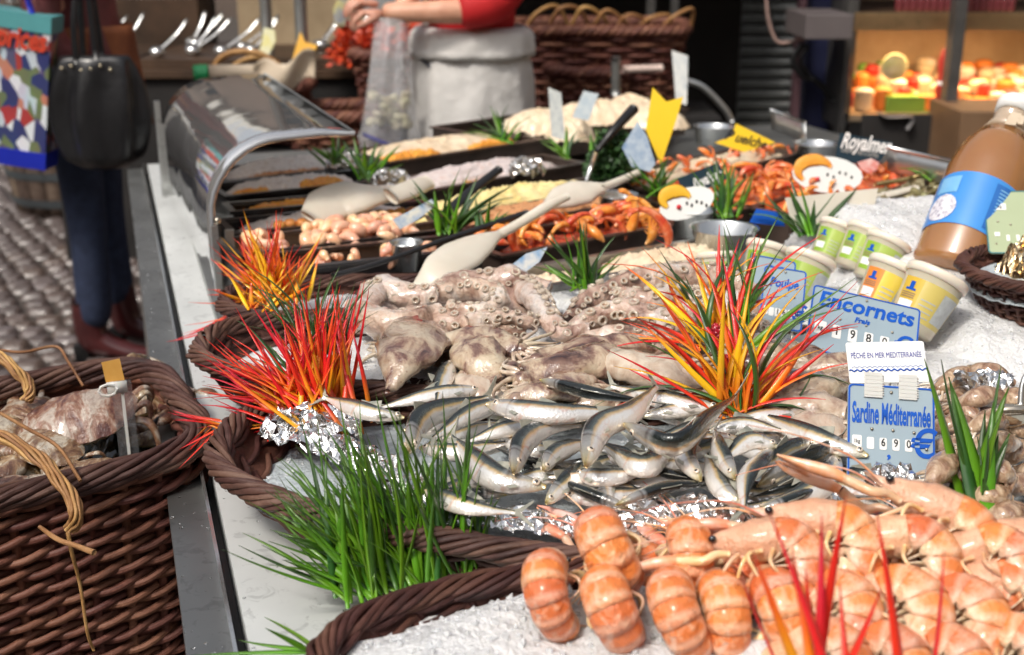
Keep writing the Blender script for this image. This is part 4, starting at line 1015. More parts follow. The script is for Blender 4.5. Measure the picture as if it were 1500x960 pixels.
heap('seaweed', 'dark seaweed lining the crab basket under the crabs', 'seaweed', Matrix.Translation((BC.x, BC.y, .635)) @ Matrix.Rotation(YB, 4, 'Z'), .255, .182, 5, 0.03, .03, pm('seaweed', [(0.008, 0.012, 0.01), (0.03, 0.035, 0.02)], 30, .25, 0, .6, 80, coat=.5), kind='stuff', dome=.02, seed=4, sc=20)
def crab(c, fwd, upv, s, label, seed=0, claws=True):
    M = frame(c, fwd, upv) @ Matrix.Scale(s, 4); rg = random.Random(seed)
    t = thing('crab', label, 'crab', mat=M, group='brown crabs in the basket')
    W, D, H = .078, .052, .027
    def outline(a):
        c_, s_ = math.cos(a), math.sin(a); k = 1.0
        x = D * math.copysign(abs(c_)**.85, c_); y = W * math.copysign(abs(s_)**.9, s_)
        if c_ > -.15: k = 1 + .050*abs(math.sin(a*10.0))**.6 - .025
        return x*k + (.004 if c_ > .6 else 0), y*k
    mb = MB(); NA, NR = 72, 14
    for j in range(NR+1):
        f = j/NR
        for i in range(NA):
            x, y = outline(2*math.pi*i/NA); z = H * (1 - f**2.6) + .0022*fbm((x*f*1.0, y*f, seed), 60) + .003*math.cos(y*f*60)*math.exp(-((x*f)*40)**2)*(1-f)
            mb.v.append(Vector((x*f, y*f, z)))
    for j in range(NR):
        for i in range(NA): mb.face([j*NA+i, (j+1)*NA+i, (j+1)*NA+(i+1) % NA, j*NA+(i+1) % NA])
    mb.build('shell', CRAB, t)
    mb = MB(); 
    for j in range(8):
        f = 1 - j/7
        for i in range(NA):
            x, y = outline(2*math.pi*i/NA); mb.v.append(Vector((x*(.3+.69*f), y*(.3+.69*f), -.020*(1-f)**.6 - .001)))
    for j in range(7):
        for i in range(NA): mb.face([j*NA+i, (j+1)*NA+i, (j+1)*NA+(i+1) % NA, j*NA+(i+1) % NA])
    mb.face([7*NA+i for i in range(NA)]); mb.build('underside', CRABB, t)
    for sd in (1, -1):
        if claws:
            st = Vector((D*.75, sd*W*.55, -.008)); el = Vector((D*1.25, sd*W*1.0, -.006)); wr = Vector((D*1.75, sd*W*.72, -.004))
            a = MB(); a.tube([st, el, wr], [(.012, .010), (.015, .012), (.012, .010)], 10, 5); ao = a.build('claw_arm', CRAB, t)
            k = MB(); k.tube([wr, wr + Vector((.012, -sd*.006, 0)), wr + Vector((.030, -sd*.020, 0)), wr + Vector((.046, -sd*.036, 0)), wr + Vector((.058, -sd*.052, 0))], [(.010, .009), (.021, .014), (.020, .013), (.010, .008), (.002, .002)], 12, 5); k.build('claw', CRAB, ao)
            k = MB(); k.tube([wr + Vector((.028, -sd*.036, 0)), wr + Vector((.040, -sd*.052, 0)), wr + Vector((.050, -sd*.060, 0))], [.008, .006, .0015], 8, 4); k.build('claw_finger', BLACK, ao)
        for k in range(4):
            a0 = Vector((D*(.35 - .3*k), sd*W*.86, -.010)); sp = rg.uniform(-.01, .01)
            a1 = a0 + Vector((.014 - .010*k, sd*.020, .004 + sp)); a2 = a1 + Vector((.012 - .008*k, sd*.004, -.018 + sp)); a3 = a2 + Vector((.012 - .006*k, -sd*.010, -.022))
            l = MB(); l.tube([a0, a1, a2, a3], [(.0065, .0040), (.0060, .0038), (.0042, .0030), (.0010, .0010)], 9, 4); l.build('leg', CRAB, t)
    return t
crab(P(112,614,.752), (.30,-.90,-.25), (-.08,-.35,.90), 1.08, 'large brown crab tilted towards the camera, topmost in the basket behind the cane handle', 1, False)
crab(P(142,704,.712), (.1,-.9,-.15), (.02,-.3,.95), .85, 'crab with a pale brown shell low in the basket behind the near handle', 2, False)
crab(P(28,690,.705), (-.8,-.1,.1), (.1,-.3,.95), .85, 'crab at the left picture edge under the near cane handle', 3)
crab(P(225,575,.705), (-.3,.9,.35), (.5,.1,.85), .62, 'small crab with legs raised against the far basket rim', 4)
crab(P(30,620,.72), (-.9,.2,0), (0,-.3,.95), .8, 'crab half hidden at the left behind the largest one', 5)
crab(P(215,640,.69), (.1,.9,0), (0,-.2,.98), .6, 'small crab deep in the basket below the plastic tag', 6)
crab(P(190,600,.715), (.5,-.7,.1), (.1,-.3,.95), .72, 'crab between the tag strip and the largest crab', 7)
crab(P(70,655,.735), (-.5,-.8,-.1), (-.1,-.4,.9), .70, 'crab with claws out between the two cane handles', 8)
crab(P(240,606,.705), (.7,.3,.1), (.3,-.1,.95), .60, 'crab against the right wall of the basket', 9)
crab(P(-20,640,.735), (.3,-.9,-.1), (.1,-.3,.95), .85, 'crab mostly outside the left edge behind the near handle', 10)
# plastic tag with orange card
tg = thing('tag_holder', 'clear plastic tag strip with an orange card stuck among the crabs', 'tag', P(180, 640, .73))
def onto(o, parent): o.parent = parent; o.matrix_parent_inverse = Matrix.Translation(parent.location).inverted(); return o
mb = MB(); A_, B_ = P(192, 690, .690), P(163, 560, .815); xd = Vector((.9, .35, 0))
Mt = frame(A_, xd, B_ - A_); L_ = (B_ - A_).length
mb.box((0, 0, L_/2), (.026, .002, L_)); o = mb.build('strip', m_clear('clear_tag_plastic', (.85, .88, .92), .12), None, smooth=False, mat=Mt); onto(o, tg)
mb = MB(); mb.box((.0, -.002, L_/2 - .005), (.004, .003, L_*.9)); o = mb.build('rib', CLIP, None, smooth=False, mat=Mt); onto(o, tg)
mb = MB(); mb.box((-.006, -.003, L_ - .008), (.026, .006, .016)); mb.tube([Vector((-.018 + .012*math.cos(a/8*6.28), -.006, L_ - .010 + .008*math.sin(a/8*6.28))) for a in range(9)], .002, 6); o = mb.build('clip', CLIP, None, mat=Mt); onto(o, tg)
mb = MB(); mb.box((.006, .001, L_ + .012), (.024, .001, .034)); o = mb.build('card', pm('orange_card', [(.62, .30, .05), (.72, .42, .12)], 20, .4), None, smooth=False, mat=Mt @ Matrix.Rotation(R(-6), 4, 'Y')); onto(o, tg)

# ------------------------------------------------------------------ artificial grass
def blade_meshes(w, bends, segs=9):
    out = []
    for k, bd in enumerate(bends):
        pts = []; 
        for i in range(6):
            f = i/5; pts.append(Vector((bd*f*f*.5, .03*bd*math.sin(f*3+k), f*(1 - .12*abs(bd)*f) - .22*max(0, abs(bd)-.5)*f**3)))
        mb = MB(); mb.tube(pts, [(w*.55, w*.30), (w*1.0, w*.30), (w*.95, w*.25), (w*.7, w*.2), (w*.42, w*.16), (w*.05, w*.05)], 6, 2, up=(1, 0, 0)); out.append(mb)
    return out
_bm = {}
def tuft(name, label, base, tips, mats, w=.022, bends=(-.5, -.2, .1, .35, .6, .9), jit=.008, seed=0, parts=True, cat='artificial grass', group=None, lenj=.08, depj=.05, sides=None):
    """tips: list of (px, py, weight) the blades reach for; mats: list of materials"""
    rg = random.Random(seed); base = Vector(base); t = thing(name, label, cat, base, group)
    d0 = dep(base); one = MB() if not parts else None; idx = 0
    for (px, py, n) in tips:
        for k in range(n):
            px_, py_ = (px if isinstance(px, (int, float)) else rg.uniform(*px)), (py if isinstance(py, (int, float)) else rg.uniform(*py))
            m = rg.choice(mats); tip = PD(px_, py_, d0 + rg.uniform(-depj, depj))
            b = base + Vector((rg.gauss(0, jit), rg.gauss(0, jit), 0)); v = tip - b; L = v.length * rg.uniform(1 - lenj, 1 + lenj)
            bd = rg.choice(bends); v.normalize()
            # the droop is towards the ground, away from vertical
            out = Vector((v.x, v.y, 0)); 
            if out.length < .05: out = Vector((rg.uniform(-1, 1), rg.uniform(-1, 1), 0))
            out.normalize()
            if rg.random() < .3: out = Quaternion((0, 0, 1), rg.uniform(-1.2, 1.2)) @ out
            z = (v - out * bd * .5).normalized(); x = (out - z*out.dot(z)).normalized(); y = z.cross(x)
            M = Matrix.Translation(b - base) @ Matrix((x, y, z)).transposed().to_4x4() @ Matrix.Diagonal((L, L, L, 1))
            ww = w / L
            key = (m.name, round(ww, 3), bd)
            if parts:
                if key not in _bm: _bm[key] = blade_meshes(round(ww, 3), [bd])[0].mesh('blade', m)
                o = bpy.data.objects.new('blade', _bm[key]); col.objects.link(o); o.parent = t; o.matrix_local = M
            else:
                mb = blade_meshes(ww, [bd])[0]; b0 = len(one.v); one.v += [M @ q for q in mb.v]; mi = mats.index(m)
                for f, uv in zip(mb.f, mb.uv): one.m = mi; one.face([b0 + i for i in f], uv)
            idx += 1
    if one: 
        o = one.build('blades', mats, t)
        o['kind'] = 'stuff'
    return t
G = [GREEN]; GD = [GREEND, GREEND, GREEN]
GG = 'clumps of artificial grass among the trays'
FG = (-.12, .1, .3, .5)
# big front clump: blades side by side in a strip between the two front trays
for k_, (px, py, lb) in enumerate(((530, 868, 'leftmost bright green grass tuft of the front clump, leaning over the steel counter'), (560, 862, 'second grass tuft from the left in the front clump, leaning left'), (598, 857, 'bright green grass tuft in the middle of the front clump'), (642, 851, 'fourth grass tuft from the left in the front clump'), (682, 846, 'upright green grass tuft at the right end of the front clump'))):
    tuft('grass_clump', lb, P(px, py, .748), [((px-195, px-90),(700,840),(16, 12, 6, 2, 0)[k_]), ((px-170, px-50),(630,740),(16, 22, 22, 14, 2)[k_]), ((px-80, px+10),((650, 610, 590, 580, 585)[k_], 700),(8, 12, 16, 18, 16)[k_]), ((px, px+50),((700, 680, 640, 600, 590)[k_],740),(1, 2, 5, 9, 8)[k_])],
         [GREEN, GREEN, GREEN, GREEND], w=.0042, bends=(-.2, .1, .25, .45, .7), jit=.014, depj=.07, lenj=.16, seed=113+k_, group='tufts of the front grass clump')
tuft('grass_clump', 'single stray green blades lying over the steel ledge at the bottom', P(470, 948, .76), [(262,953,1), (350,948,1), ((350,390),(890,925),2)], [GREEN], w=.0038, bends=(.1, .2), seed=4)
tuft('grass_clump', 'tall green grass clump at the right, between langoustines and small squid', P(1440, 775, .80), [((1355,1400),(500,560),4), ((1395,1440),(590,700),5), ((1440,1500),(540,640),9), ((1430,1490),(620,720),7)], [GREEN, GREEN, GREEND], w=.0085, bends=(-.15, .1, .3, .45), jit=.012, seed=6, depj=.03)
tuft('grass_clump', 'dark green grass clump in the octopus tray behind the red grass', P(462, 560, .83), [((340,420),(360,470),14), ((420,520),(375,450),14), ((520,560),(385,480),7), ((370,420),(470,540),8)], [GREEND], w=.0036, bends=(-.2, .1, .35, .6, .9), jit=.016, seed=8)
tuft('grass_clump', 'green grass clump standing between the two octopuses', P(855, 424, .845), [((770,810),(340,385),6), ((820,870),(320,350),9), ((870,925),(340,390),6)], [GREEN, GREEND], w=.0055, bends=(-.1, .15, .4), jit=.010, seed=9)
BG = [
 (655,342,.85,[((600,640),(250,290),6),((640,700),(245,290),8),((700,760),(262,300),4)],'grass tuft between the yellow mash and the pink shrimp tails'),
 (706,352,.845,[((690,720),(290,310),4),((715,760),(295,330),5)],'small grass tuft left of the white scoop handle'),
 (540,262,.86,[((470,520),(195,230),5),((510,570),(200,240),6),((570,610),(205,250),4)],'grass tuft behind the left pans'),
 (490,240,.87,[((440,490),(188,215),5),((485,520),(180,210),4)],'grass tuft beside the corner of the food guard'),
 (740,208,.88,[((660,700),(165,190),5),((715,750),(130,180),6),((760,790),(160,195),4)],'grass tuft in front of the white apron'),
 (828,232,.87,[((790,810),(180,210),4),((825,870),(170,200),6)],'grass tuft left of the dark parsley'),
 (878,238,.87,[((850,880),(180,205),5),((885,900),(190,215),4)],'grass tuft touching the dark parsley'),
 (962,288,.86,[((905,940),(225,260),6),((945,990),(215,250),7),((985,1010),(230,265),4)],'grass tuft below the yellow forked card'),
 (1066,318,.86,[((1000,1040),(230,280),6),((1040,1090),(215,255),8),((1090,1130),(240,280),5)],'grass tuft left of the white prawn shaped card'),
 (1180,344,.85,[((1090,1140),(270,310),5),((1150,1200),(260,300),7),((1210,1290),(268,310),6)],'grass tuft behind the green labelled tubs'),
 (1350,262,.87,[((1290,1330),(228,250),3),((1370,1400),(230,255),3)],'grass tuft at the foot of the brass rod'),
]
for k, (px, py, z, tips, lb) in enumerate(BG):
    tuft('grass_clump', lb, P(px, py, z), tips, [GREEN, GREEND], w=.0068, bends=(-.1, .2, .45, .8), jit=.010, seed=20+k, parts=True, group=GG)
# red artificial grass
RD = [REDB, REDB, REDB, ORB]; 
tuft('red_grass_clump', 'large clump of red artificial grass fanning left over the rim of the squid tray', P(478, 622, .80), [((285,340),(500,640),46), ((330,430),(440,540),44), ((420,500),(400,500),36), ((495,545),(400,470),14), ((380,470),(500,560),30)], RD, w=.0036, bends=(-.25, -.05, .15, .35, .6), jit=.026, seed=31)
tuft('red_grass_clump', 'yellow orange heart blades of the large red grass clump', P(470, 622, .80), [((350,440),(520,600),16), ((440,530),(500,560),8)], [YELB, ORB], w=.0046, bends=(-.1, .2), jit=.022, seed=32)
tuft('red_grass_clump', 'red and orange artificial grass clump at the left corner of the black pans', P(402, 446, .835), [((305,350),(330,400),16), ((340,420),(310,370),30), ((410,480),(330,390),16), ((330,470),(370,430),24)], [REDB, ORB, ORB, YELB], w=.0040, bends=(-.2, .1, .3), jit=.022, seed=33)
tuft('red_grass_clump', 'few red strands trailing down over the steel side at the left', P(372, 440, .82), [((250,262),(500,520),5), ((265,300),(450,500),3), ((300,330),(415,440),4)], [REDB, ORB], w=.0036, bends=(.3, .5), jit=.012, seed=34)
tuft('red_grass_clump', 'red strands touching the rim of the crab basket', P(322, 622, .80), [((245,262),(598,612),7), ((250,262),(684,692),2), ((262,275),(655,668),3)], [REDB], w=.0030, bends=(.05, .15), jit=.006, seed=35)
FI = [REDB, ORB, YELB, REDB, ORB, YELB, GREEND]
def fiery(px, py, z, label, seed, tips, bud):
    t = tuft('fiery_plant', label, P(px, py, z), tips, FI, w=.0048, bends=(.25, .6, .95, 1.3), jit=.010, seed=seed, cat='artificial plant')
    b = P(bud[0], bud[1], z + .03)
    mb = MB()
    mb.tube([Vector((0, 0, 0)), b - t.location], [.003, .002], 6); mb.build('stem', YELB, t)
    mb = MB(); n = 26
    mb.ball(b - t.location, (.0075, .0075, .013), 10, 8)
    for i in range(n):
        a = i*2.4; zz = -1 + 2*(i+.5)/n; r_ = math.sqrt(1-zz*zz); mb.ball(b - t.location + Vector((.007*r_*math.cos(a), .007*r_*math.sin(a), .012*zz)), .0026, 6, 4)
    mb.build('berry_bud', pm('bud_red', [(.25, .005, .02), (.5, .01, .03)], 200, .3, coat=.4), t)
fiery(1080, 612, .835, 'fiery red, orange and yellow plant in front, beside the sardines', 41, [((870,960),(410,540),13), ((940,1060),(390,460),9), ((1060,1150),(370,460),10), ((1150,1280),(400,520),16), ((1200,1260),(560,640),6), ((960,1000),(540,600),4)], (1062,534))
fiery(1048, 512, .85, 'fiery red and orange plant standing behind the other, before the blue squid signs', 42, [((880,980),(360,430),8), ((960,1050),(330,390),8), ((1050,1130),(320,390),8), ((1130,1210),(330,420),6), ((850,930),(430,480),4)], (1048,488))
tuft('grass_clump', 'long dark green blades arching over the squid price sign', P(1075, 520, .845), [((1060,1100),(300,350),4), ((1100,1160),(310,370),6), ((1180,1265),(395,440),3), ((1050,1090),(330,420),3)], [GREEND, GREEND, GREEN], w=.0052, bends=(-.1, .3, .7), jit=.012, seed=43)
tuft('red_grass_clump', 'blurred red blades rising in front of the langoustines at the bottom edge', P(1235, 1130, .82), [(1100,800,1),(1128,740,1),(1160,800,1),(1205,745,1),(1240,720,1),(1284,740,1),(1295,860,1),(1385,800,1),(1180,830,1),(1225,850,1),(1080,840,1)], [REDB, REDB, REDB, ORB], w=.0058, bends=(-.15, .05, .25), jit=.03, seed=44, lenj=.01, depj=.02)

# ------------------------------------------------------------------ lettering
def text(body, size, mat, parent, M, bold=0.0, shear=0.0, ext=0.0002, sx=1.0, name='lettering', space=1.0, fw=None, fh=None):
    cu = bpy.data.curves.new('lettering', 'FONT'); cu.body = body; cu.size = size; cu.offset = bold; cu.shear = shear; cu.extrude = ext
    cu.align_x = 'CENTER'; cu.align_y = 'CENTER'; cu.resolution_u = 3; cu.space_character = space
    o = bpy.data.objects.new(name, cu); dg = bpy.context.evaluated_depsgraph_get(); col.objects.link(o)
    me = bpy.data.meshes.new_from_object(o); col.objects.unlink(o); bpy.data.objects.remove(o); me.materials.clear(); me.materials.append(mat)
    n = bpy.data.objects.new(name, me); col.objects.link(n); n.parent = parent
    xs = [v.co.x for v in me.vertices] or [0, 1]; ys = [v.co.y for v in me.vertices] or [0, 1]
    if fw: sx = fw / (max(xs) - min(xs))
    sy = fh / (max(ys) - min(ys)) if fh else 1
    n.matrix_local = M @ Matrix.Rotation(R(90), 4, 'X') @ Matrix.Diagonal((sx, sy, 1, 1)); return n
def rrect(w, h, r, n=4, z0=0):
    o = []
    for cx, cz, a0 in ((w/2-r, h-r, 0), (-w/2+r, h-r, 90), (-w/2+r, r, 180), (w/2-r, r, 270)):
        for k in range(n+1): a = R(a0 + 90*k/n); o.append((cx + r*math.cos(a), cz + z0 + r*math.sin(a)))
    return o
def ring(mb, outer, inner, y, th):
    n = len(outer); b = len(mb.v)
    for yy in (y, y + th):
        for p in outer: mb.v.append(Vector((p[0], yy, p[1])))
        for p in inner: mb.v.append(Vector((p[0], yy, p[1])))
    for i in range(n):
        j = (i+1) % n
        mb.face([b+i, b+j, b+n+j, b+n+i]); mb.face([b+2*n+i, b+3*n+i, b+3*n+j, b+2*n+j]); mb.face([b+i, b+2*n+i, b+2*n+j, b+j]); mb.face([b+n+i, b+n+j, b+3*n+j, b+3*n+i])
def corners(bl, br, tl, dpt, tilt=0.0):
    """sign frame from where three of its corners stand: x axis along the foot, z axis up its face"""
    a, b, c = (PD(q[0], q[1], dpt + q[2]) for q in (bl, br, tl))
    x = (b - a); w = x.length; x.normalize(); z = c - a; h = z.length; z.normalize()
    return frame((a + b) / 2, x, z), w, h
def price_sign(label, M, w, h, title, tsize, tz, sub, digits, unit='1kg', dz=.33, bold=.0009, tsx=1.0, comma=False, eu=.30, shear=.12, tw=.85, th_=.2, group='blue rimmed price signs'):
    t = thing('price_sign', label, 'price sign', mat=M, group=group)
    MB().prism(rrect(w, h, .006), .0022).build('plate', SIGN, t, smooth=False)
    mb = MB(); ring(mb, rrect(w - .001, h - .001, .0055, z0=.0005), rrect(w - .005, h - .005, .004, z0=.0025), -.0019, .0006); mb.build('blue_border', BLUEP, t, smooth=False)
    F = lambda x, z: Matrix.Translation((x, -.00165, z))
    text(title, tsize, BLUEP, t, F(0, h*tz), bold=bold, shear=shear, fw=w*tw, fh=h*th_)
    if sub: text(sub[0], sub[1], BLUEP, t, F(sub[2]*w, h*sub[3]), bold=.0004, shear=.2)
    text('€', h*eu*1.30, BLUEP, t, F(w*.36, h*dz), bold=.0007, shear=.1)
    n = len(digits) + 1; ds = max(1, w/.098)
    for i, d in enumerate([unit] + list(digits)):
        x = -w*.38 + i * w*.145
        if i == 0: x -= .001
        ww = (.0105 if i == 0 else .0078)*ds
        m2 = MB(); m2.prism([(x + p[0], p[1]) for p in rrect(ww, .0135*ds, .0015, 2, z0=h*dz - .0065*ds - (.12*h*.1 if i else 0))], .0008); 
        o = m2.build('digit_window', WHITE, t, smooth=False); o.location = (0, -.0013, 0)
        if d.strip(): text(d, (.0062 if i == 0 else .0125)*ds, INK, t, Matrix.Translation((x, -.00195, h*dz)), bold=.0002 if i else .0001, sx=.8)
    if comma: text(',', .02, BLUEP, t, F(-w*.38 + 2.45*w*.145, h*dz - .010), bold=.0006)
    for x, z in ((-.22*w, h*.55), (.02*w, h*.55), (.26*w, h*.54), (0, h*.93), (.1*w, h*.12), (-.04*w, h*.12), (.40*w, h*dz-.004)):
        b_ = MB(); b_.ball((x, -.0022, z), (.0019, .0014, .0019), 8, 6); b_.build('rivet', SCREW, t)
    # two spikes that hold it in the ice
    for s_ in (-1, 1): MB().tube([Vector((s_*w*.3, .003, h*.2)), Vector((s_*w*.3, .004, -.045))], .0012, 6).build('spike', SCREW, t)
    return t
M, w, h = corners((1240,708,0), (1370,718,-.01), (1232,561,.035), 1.36)
s1 = price_sign('upright blue rimmed price sign reading Sardine Méditerranée 6,90', M, w, h, 'Sardine Méditerranée', .0155, .70, None, ' 690', dz=.42, comma=True, bold=.00045, shear=.05, tw=.90, th_=.22)
M2 = M @ Matrix.Translation((-.002, -.001, h + .0035)) @ Matrix.Rotation(R(-6), 4, 'X') @ Matrix.Rotation(R(-5.5), 4, 'Y')
t = thing('white_notice', 'white card reading PÊCHÉ EN MER MEDITERRANÉE clipped above the sardine price sign', 'sign', mat=M2)
wc, hc = w*.92, .050
MB().prism(rrect(wc, hc, .0025), .0012).build('card', CARD, t, smooth=False)
text('PÊCHÉ EN MER MEDITERRANÉE', .0085, NAVY, t, Matrix.Translation((0, -.0012, hc*.66)), bold=.0, fw=wc*.90, fh=.0085)
wv = MB(); wv.tube([Vector((-wc/2 + .001 + i*(wc-.002)/60, -.0012, hc*.30 + .0012*math.sin(i*1.3))) for i in range(61)], (.0009), 5); wv.build('wave_line', BLUEP, t)
for i in range(14):
    a = MB(); x0 = -wc/2 + .004 + i*(wc-.008)/14; a.tube([Vector((x0 + k*(wc-.008)/14/5, -.0012, hc*.36 + .002*math.sin(math.pi*k/5))) for k in range(6)], .00025, 4); a.build('wavelet', BLUEP, t)
for s_ in (-1, 1):
    c_ = thing('sign_clip', 'milky plastic clip holding the white card, %s' % ('at its left' if s_ < 0 else 'at its right'), 'clip', mat=M @ Matrix.Translation((s_*.019 - .001, -.003, h - .013)))
    mb = MB(); mb.box((0, 0, .012), (.020, .0016, .029)); mb.box((0, .007, .008), (.020, .0014, .020)); mb.box((0, .0035, .0255), (.020, .008, .0014)); 
    for k in range(9): mb.box((.0105, .0005, .001 + k*.0028), (.0022, .0022, .0014))
    mb.build('clip_body', CLIP, c_, smooth=False)
    for k in range(6): MB().box((0, -.0009, .001 + k*.0045), (.0196, .0004, .0022)).build('clip_ridge', CLIP, c_, smooth=False)
M, w, h = corners((1184,512,0), (1334,548,-.01), (1218,425,.05), 1.66)
price_sign('leaning blue rimmed price sign reading Encornets Frais 19,80', M, w*1.08, h*1.0, 'Encornets', .030, .80, ('Frais', .011, -.02, .60), '1980', unit='kg', dz=.36, bold=.0008, shear=.15, tw=.88, th_=.24)
M, w, h = corners((1110,478,0), (1174,488,-.005), (1112,388,.04), 1.78)
price_sign('upright blue rimmed price sign reading Poulpe behind the fiery plants', M, w, h, 'Poulpe', .020, .74, None, ' 1680', unit='kg', dz=.27, bold=.0005, tw=.66)
M, w, h = corners((1096,440,0), (1160,452,0), (1098,372,.03), 1.92)
price_sign('blue rimmed price sign mostly hidden behind the Poulpe one', M, w, h, 'U', .022, .72, None, ' ', unit='kg', dz=.25, bold=.0009, tw=.4)
M, w, h = corners((1448,372,0), (1540,372,-.02), (1488,288,.05), 1.95)
t = thing('price_sign', 'green grey price sign at the right edge beside the soup bottle', 'price sign', mat=M)
MB().prism(rrect(w, h, .006), .002).build('plate', GREENC, t, smooth=False)
mb = MB(); ring(mb, rrect(w, h, .006), rrect(w-.004, h-.004, .004, z0=.002), -.0016, .0006); mb.build('teal_border', pm('teal_paint', (.03, .17, .2), 20, .4), t, smooth=False)
for x, z, a, b_ in ((-.25, .74, .02, .013), (-.33, .30, .008, .008), (-.16, .24, .005, .012), (0, .24, .005, .012)):
    MB().box((x*w, -.0014, z*h), (a, .0008, b_)).build('digit_window', WHITE, t, smooth=False)
text('kg', .008, INK, t, Matrix.Translation((-.25*w, -.002, .74*h)))
for x, z in ((-.3, .5), (-.1, .45), (-.36, .15)): MB().ball((x*w, -.0014, z*h), .0018, 8, 6).build('rivet', SCREW, t)

# ------------------------------------------------------------------ sauce tubs, soup bottle, small basket
TUB = pm('tub_plastic', [(.66, .58, .44), (.72, .64, .50)], 10, .3, trans=.25, sss=.2, coat=.4); LID = pm('tub_lid', [(.80, .70, .58), (.86, .77, .66)], 10, .35, sss=.2, coat=.3)
def m_tlabel(name, c1, c2):
    b = NB(name); u, v = b.uv()
    c = b.ramp(u, [(0, c1), (.30, c1), (.31, c2), (1, c2)], 'CONSTANT'); return b.set(color=c, rough=.35, coat=.3)
TLG = m_tlabel('green_tub_label', (.27, .44, .04), (.40, .52, .11)); TLY = m_tlabel('yellow_tub_label', (.66, .44, .05), (.62, .50, .14)); TLO = m_tlabel('orange_tub_label', (.78, .26, .04), (.76, .58, .08))
GREYL = pm('grey_barcode_print', [(.40, .42, .42), (.52, .55, .56)], 120, .4); FILL = pm('sauce', [(.34, .30, .20), (.46, .40, .28)], 90, .4)
def tub(base, upv, facing, s, lab, label):
    M = framez(base, Vector(upv).cross(Vector(facing)).normalized(), upv) @ Matrix.Scale(s, 4)
    t = thing('sauce_tub', label, 'tub', mat=M, group='lidded sauce tubs on the ice')
    MB().lathe([(.029, 0), (.031, .002), (.039, .074)], 28).build('cup', TUB, t)
    MB().lathe([(.0375, .073), (.0420, .074), (.0425, .083), (.0405, .086), (.037, .0845), (.0, .0835)], 28, cap=False).build('lid', LID, t)
    lb = MB(); a0, a1 = -math.pi/2 - 1.1, -math.pi/2 + 1.5
    lb.grid(lambda u, v: Vector(((.0316 + .0085*v*.8 + .0006) * math.cos(a0 + (a1-a0)*u), (.0316 + .0085*v*.8 + .0006) * math.sin(a0 + (a1-a0)*u), .012 + .052*v)), 18, 2); 
    o = lb.build('paper_label', lab, t)
    def patch(nm, ua, ub, za, zb, m, off=.0012):
        q = MB(); q.grid(lambda u, v: Vector(((.0316 + .0068*((za + (zb-za)*v - .012)/.052) + off) * math.cos(a0 + (a1-a0)*(ua + (ub-ua)*u)), (.0316 + .0068*((za + (zb-za)*v - .012)/.052) + off) * math.sin(a0 + (a1-a0)*(ua + (ub-ua)*u)), za + (zb-za)*v)), 6, 2); q.build(nm, m, t)
    patch('boat_logo', .08, .24, .046, .049, BLUEP); patch('boat_logo', .13, .20, .049, .058, BLUEP)
    patch('white_panel', .03, .27, .020, .033, WHITE); patch('grey_panel', .62, .92, .018, .058, GREYL)
    for k in range(3): patch('print_line', .04, .26, .036 + k*.0028, .0373 + k*.0028, pm('brown_print', (.30, .16, .12), 50, .5) if k == 0 and False else INKB, .0013)
    for k in range(4): patch('print_line', .36, .58, .018 + k*.007, .0195 + k*.007, GREYL, .0013)
    return t
INKB = pm('brown_ink', (.30, .20, .14), 50, .5)
ul = (-.10, -.10, .95)
tub(P(1052,428,.80), (-.05,.30,.95), (.0,-1,.2), .80, TLG, 'green labelled sauce tub standing furthest left, behind the second fiery plant')
tub(P(1108,424,.80), (.30,.35,.9), (-.2,-1,.2), .95, TLG, 'green labelled tub with a large tilted lid behind the Poulpe sign')
tub(P(1160,446,.80), (.42,.35,.9), (-.3,-1,.2), 1.03, TLG, 'green labelled tub turned away, left of the squid price sign')
tub(P(1206,384,.83), (.46,.35,.9), (-.25,-1,.3), .86, TLG, 'green labelled tub at the far end of the leaning row of three')
tub(P(1244,396,.83), (.50,.32,.9), (-.25,-1,.3), .93, TLG, 'middle green labelled tub of the leaning row of three')
tub(P(1272,412,.83), (.50,.30,.9), (-.25,-1,.3), .93, TLG, 'nearest green labelled tub of the leaning row of three')
tub(P(1276,462,.83), (.50,.30,.9), (-.35,-1,.25), 1.02, TLO, 'yellow and orange labelled tub directly behind the squid price sign')
tub(P(1330,486,.83), (.52,.30,.9), (-.35,-1,.25), 1.12, TLY, 'yellow labelled tub with grey barcode panel, nearest to the camera')
# soup bottle, leaning on the ice
def m_bottle_label():
    b = NB('blue_bottle_label'); u, v = b.uv()
    n = b.noise(8, 4)
    return b.set(color=b.mix(n, (.03, .20, .62), (.07, .34, .78)), rough=.3, coat=.5)
Bb = P(1392, 408, .845); Bt = P(1494, 160, 1.135)
Bt = PD(1490, 152, dep(Bb) + .10)
upb = (Bt - Bb); LBt = upb.length; s = LBt/.30
t = thing('soup_bottle', 'big leaning plastic bottle of brown fish soup with white cap and blue label', 'bottle', mat=framez(Bb, (.86, -.50, 0), upb) @ Matrix.Diagonal((s*1.22, s*1.22, s, 1)))
SOUP = pm('fish_soup', [(.30, .13, .045), (.36, .17, .06)], 8, .22, sss=.1, coat=1.0); 
NECKC = pm('cloudy_neck', [(.52, .38, .26), (.62, .50, .38)], 30, .15, coat=1.0, trans=.2)
MB().lathe([(.040, 0), (.046, .004), (.048, .012), (.0485, .10), (.0485, .165), (.046, .19), (.038, .218), (.028, .240)], 36).build('soup_body', SOUP, t)
MB().lathe([(.0282, .2405), (.022, .258), (.019, .270), (.0205, .272), (.0185, .279)], 28).build('neck', NECKC, t)
MB().lathe([(.0185, .279), (.0215, .2795), (.0220, .298), (.020, .302), (0, .302)], 28, cap=False).build('cap', WHITE, t)
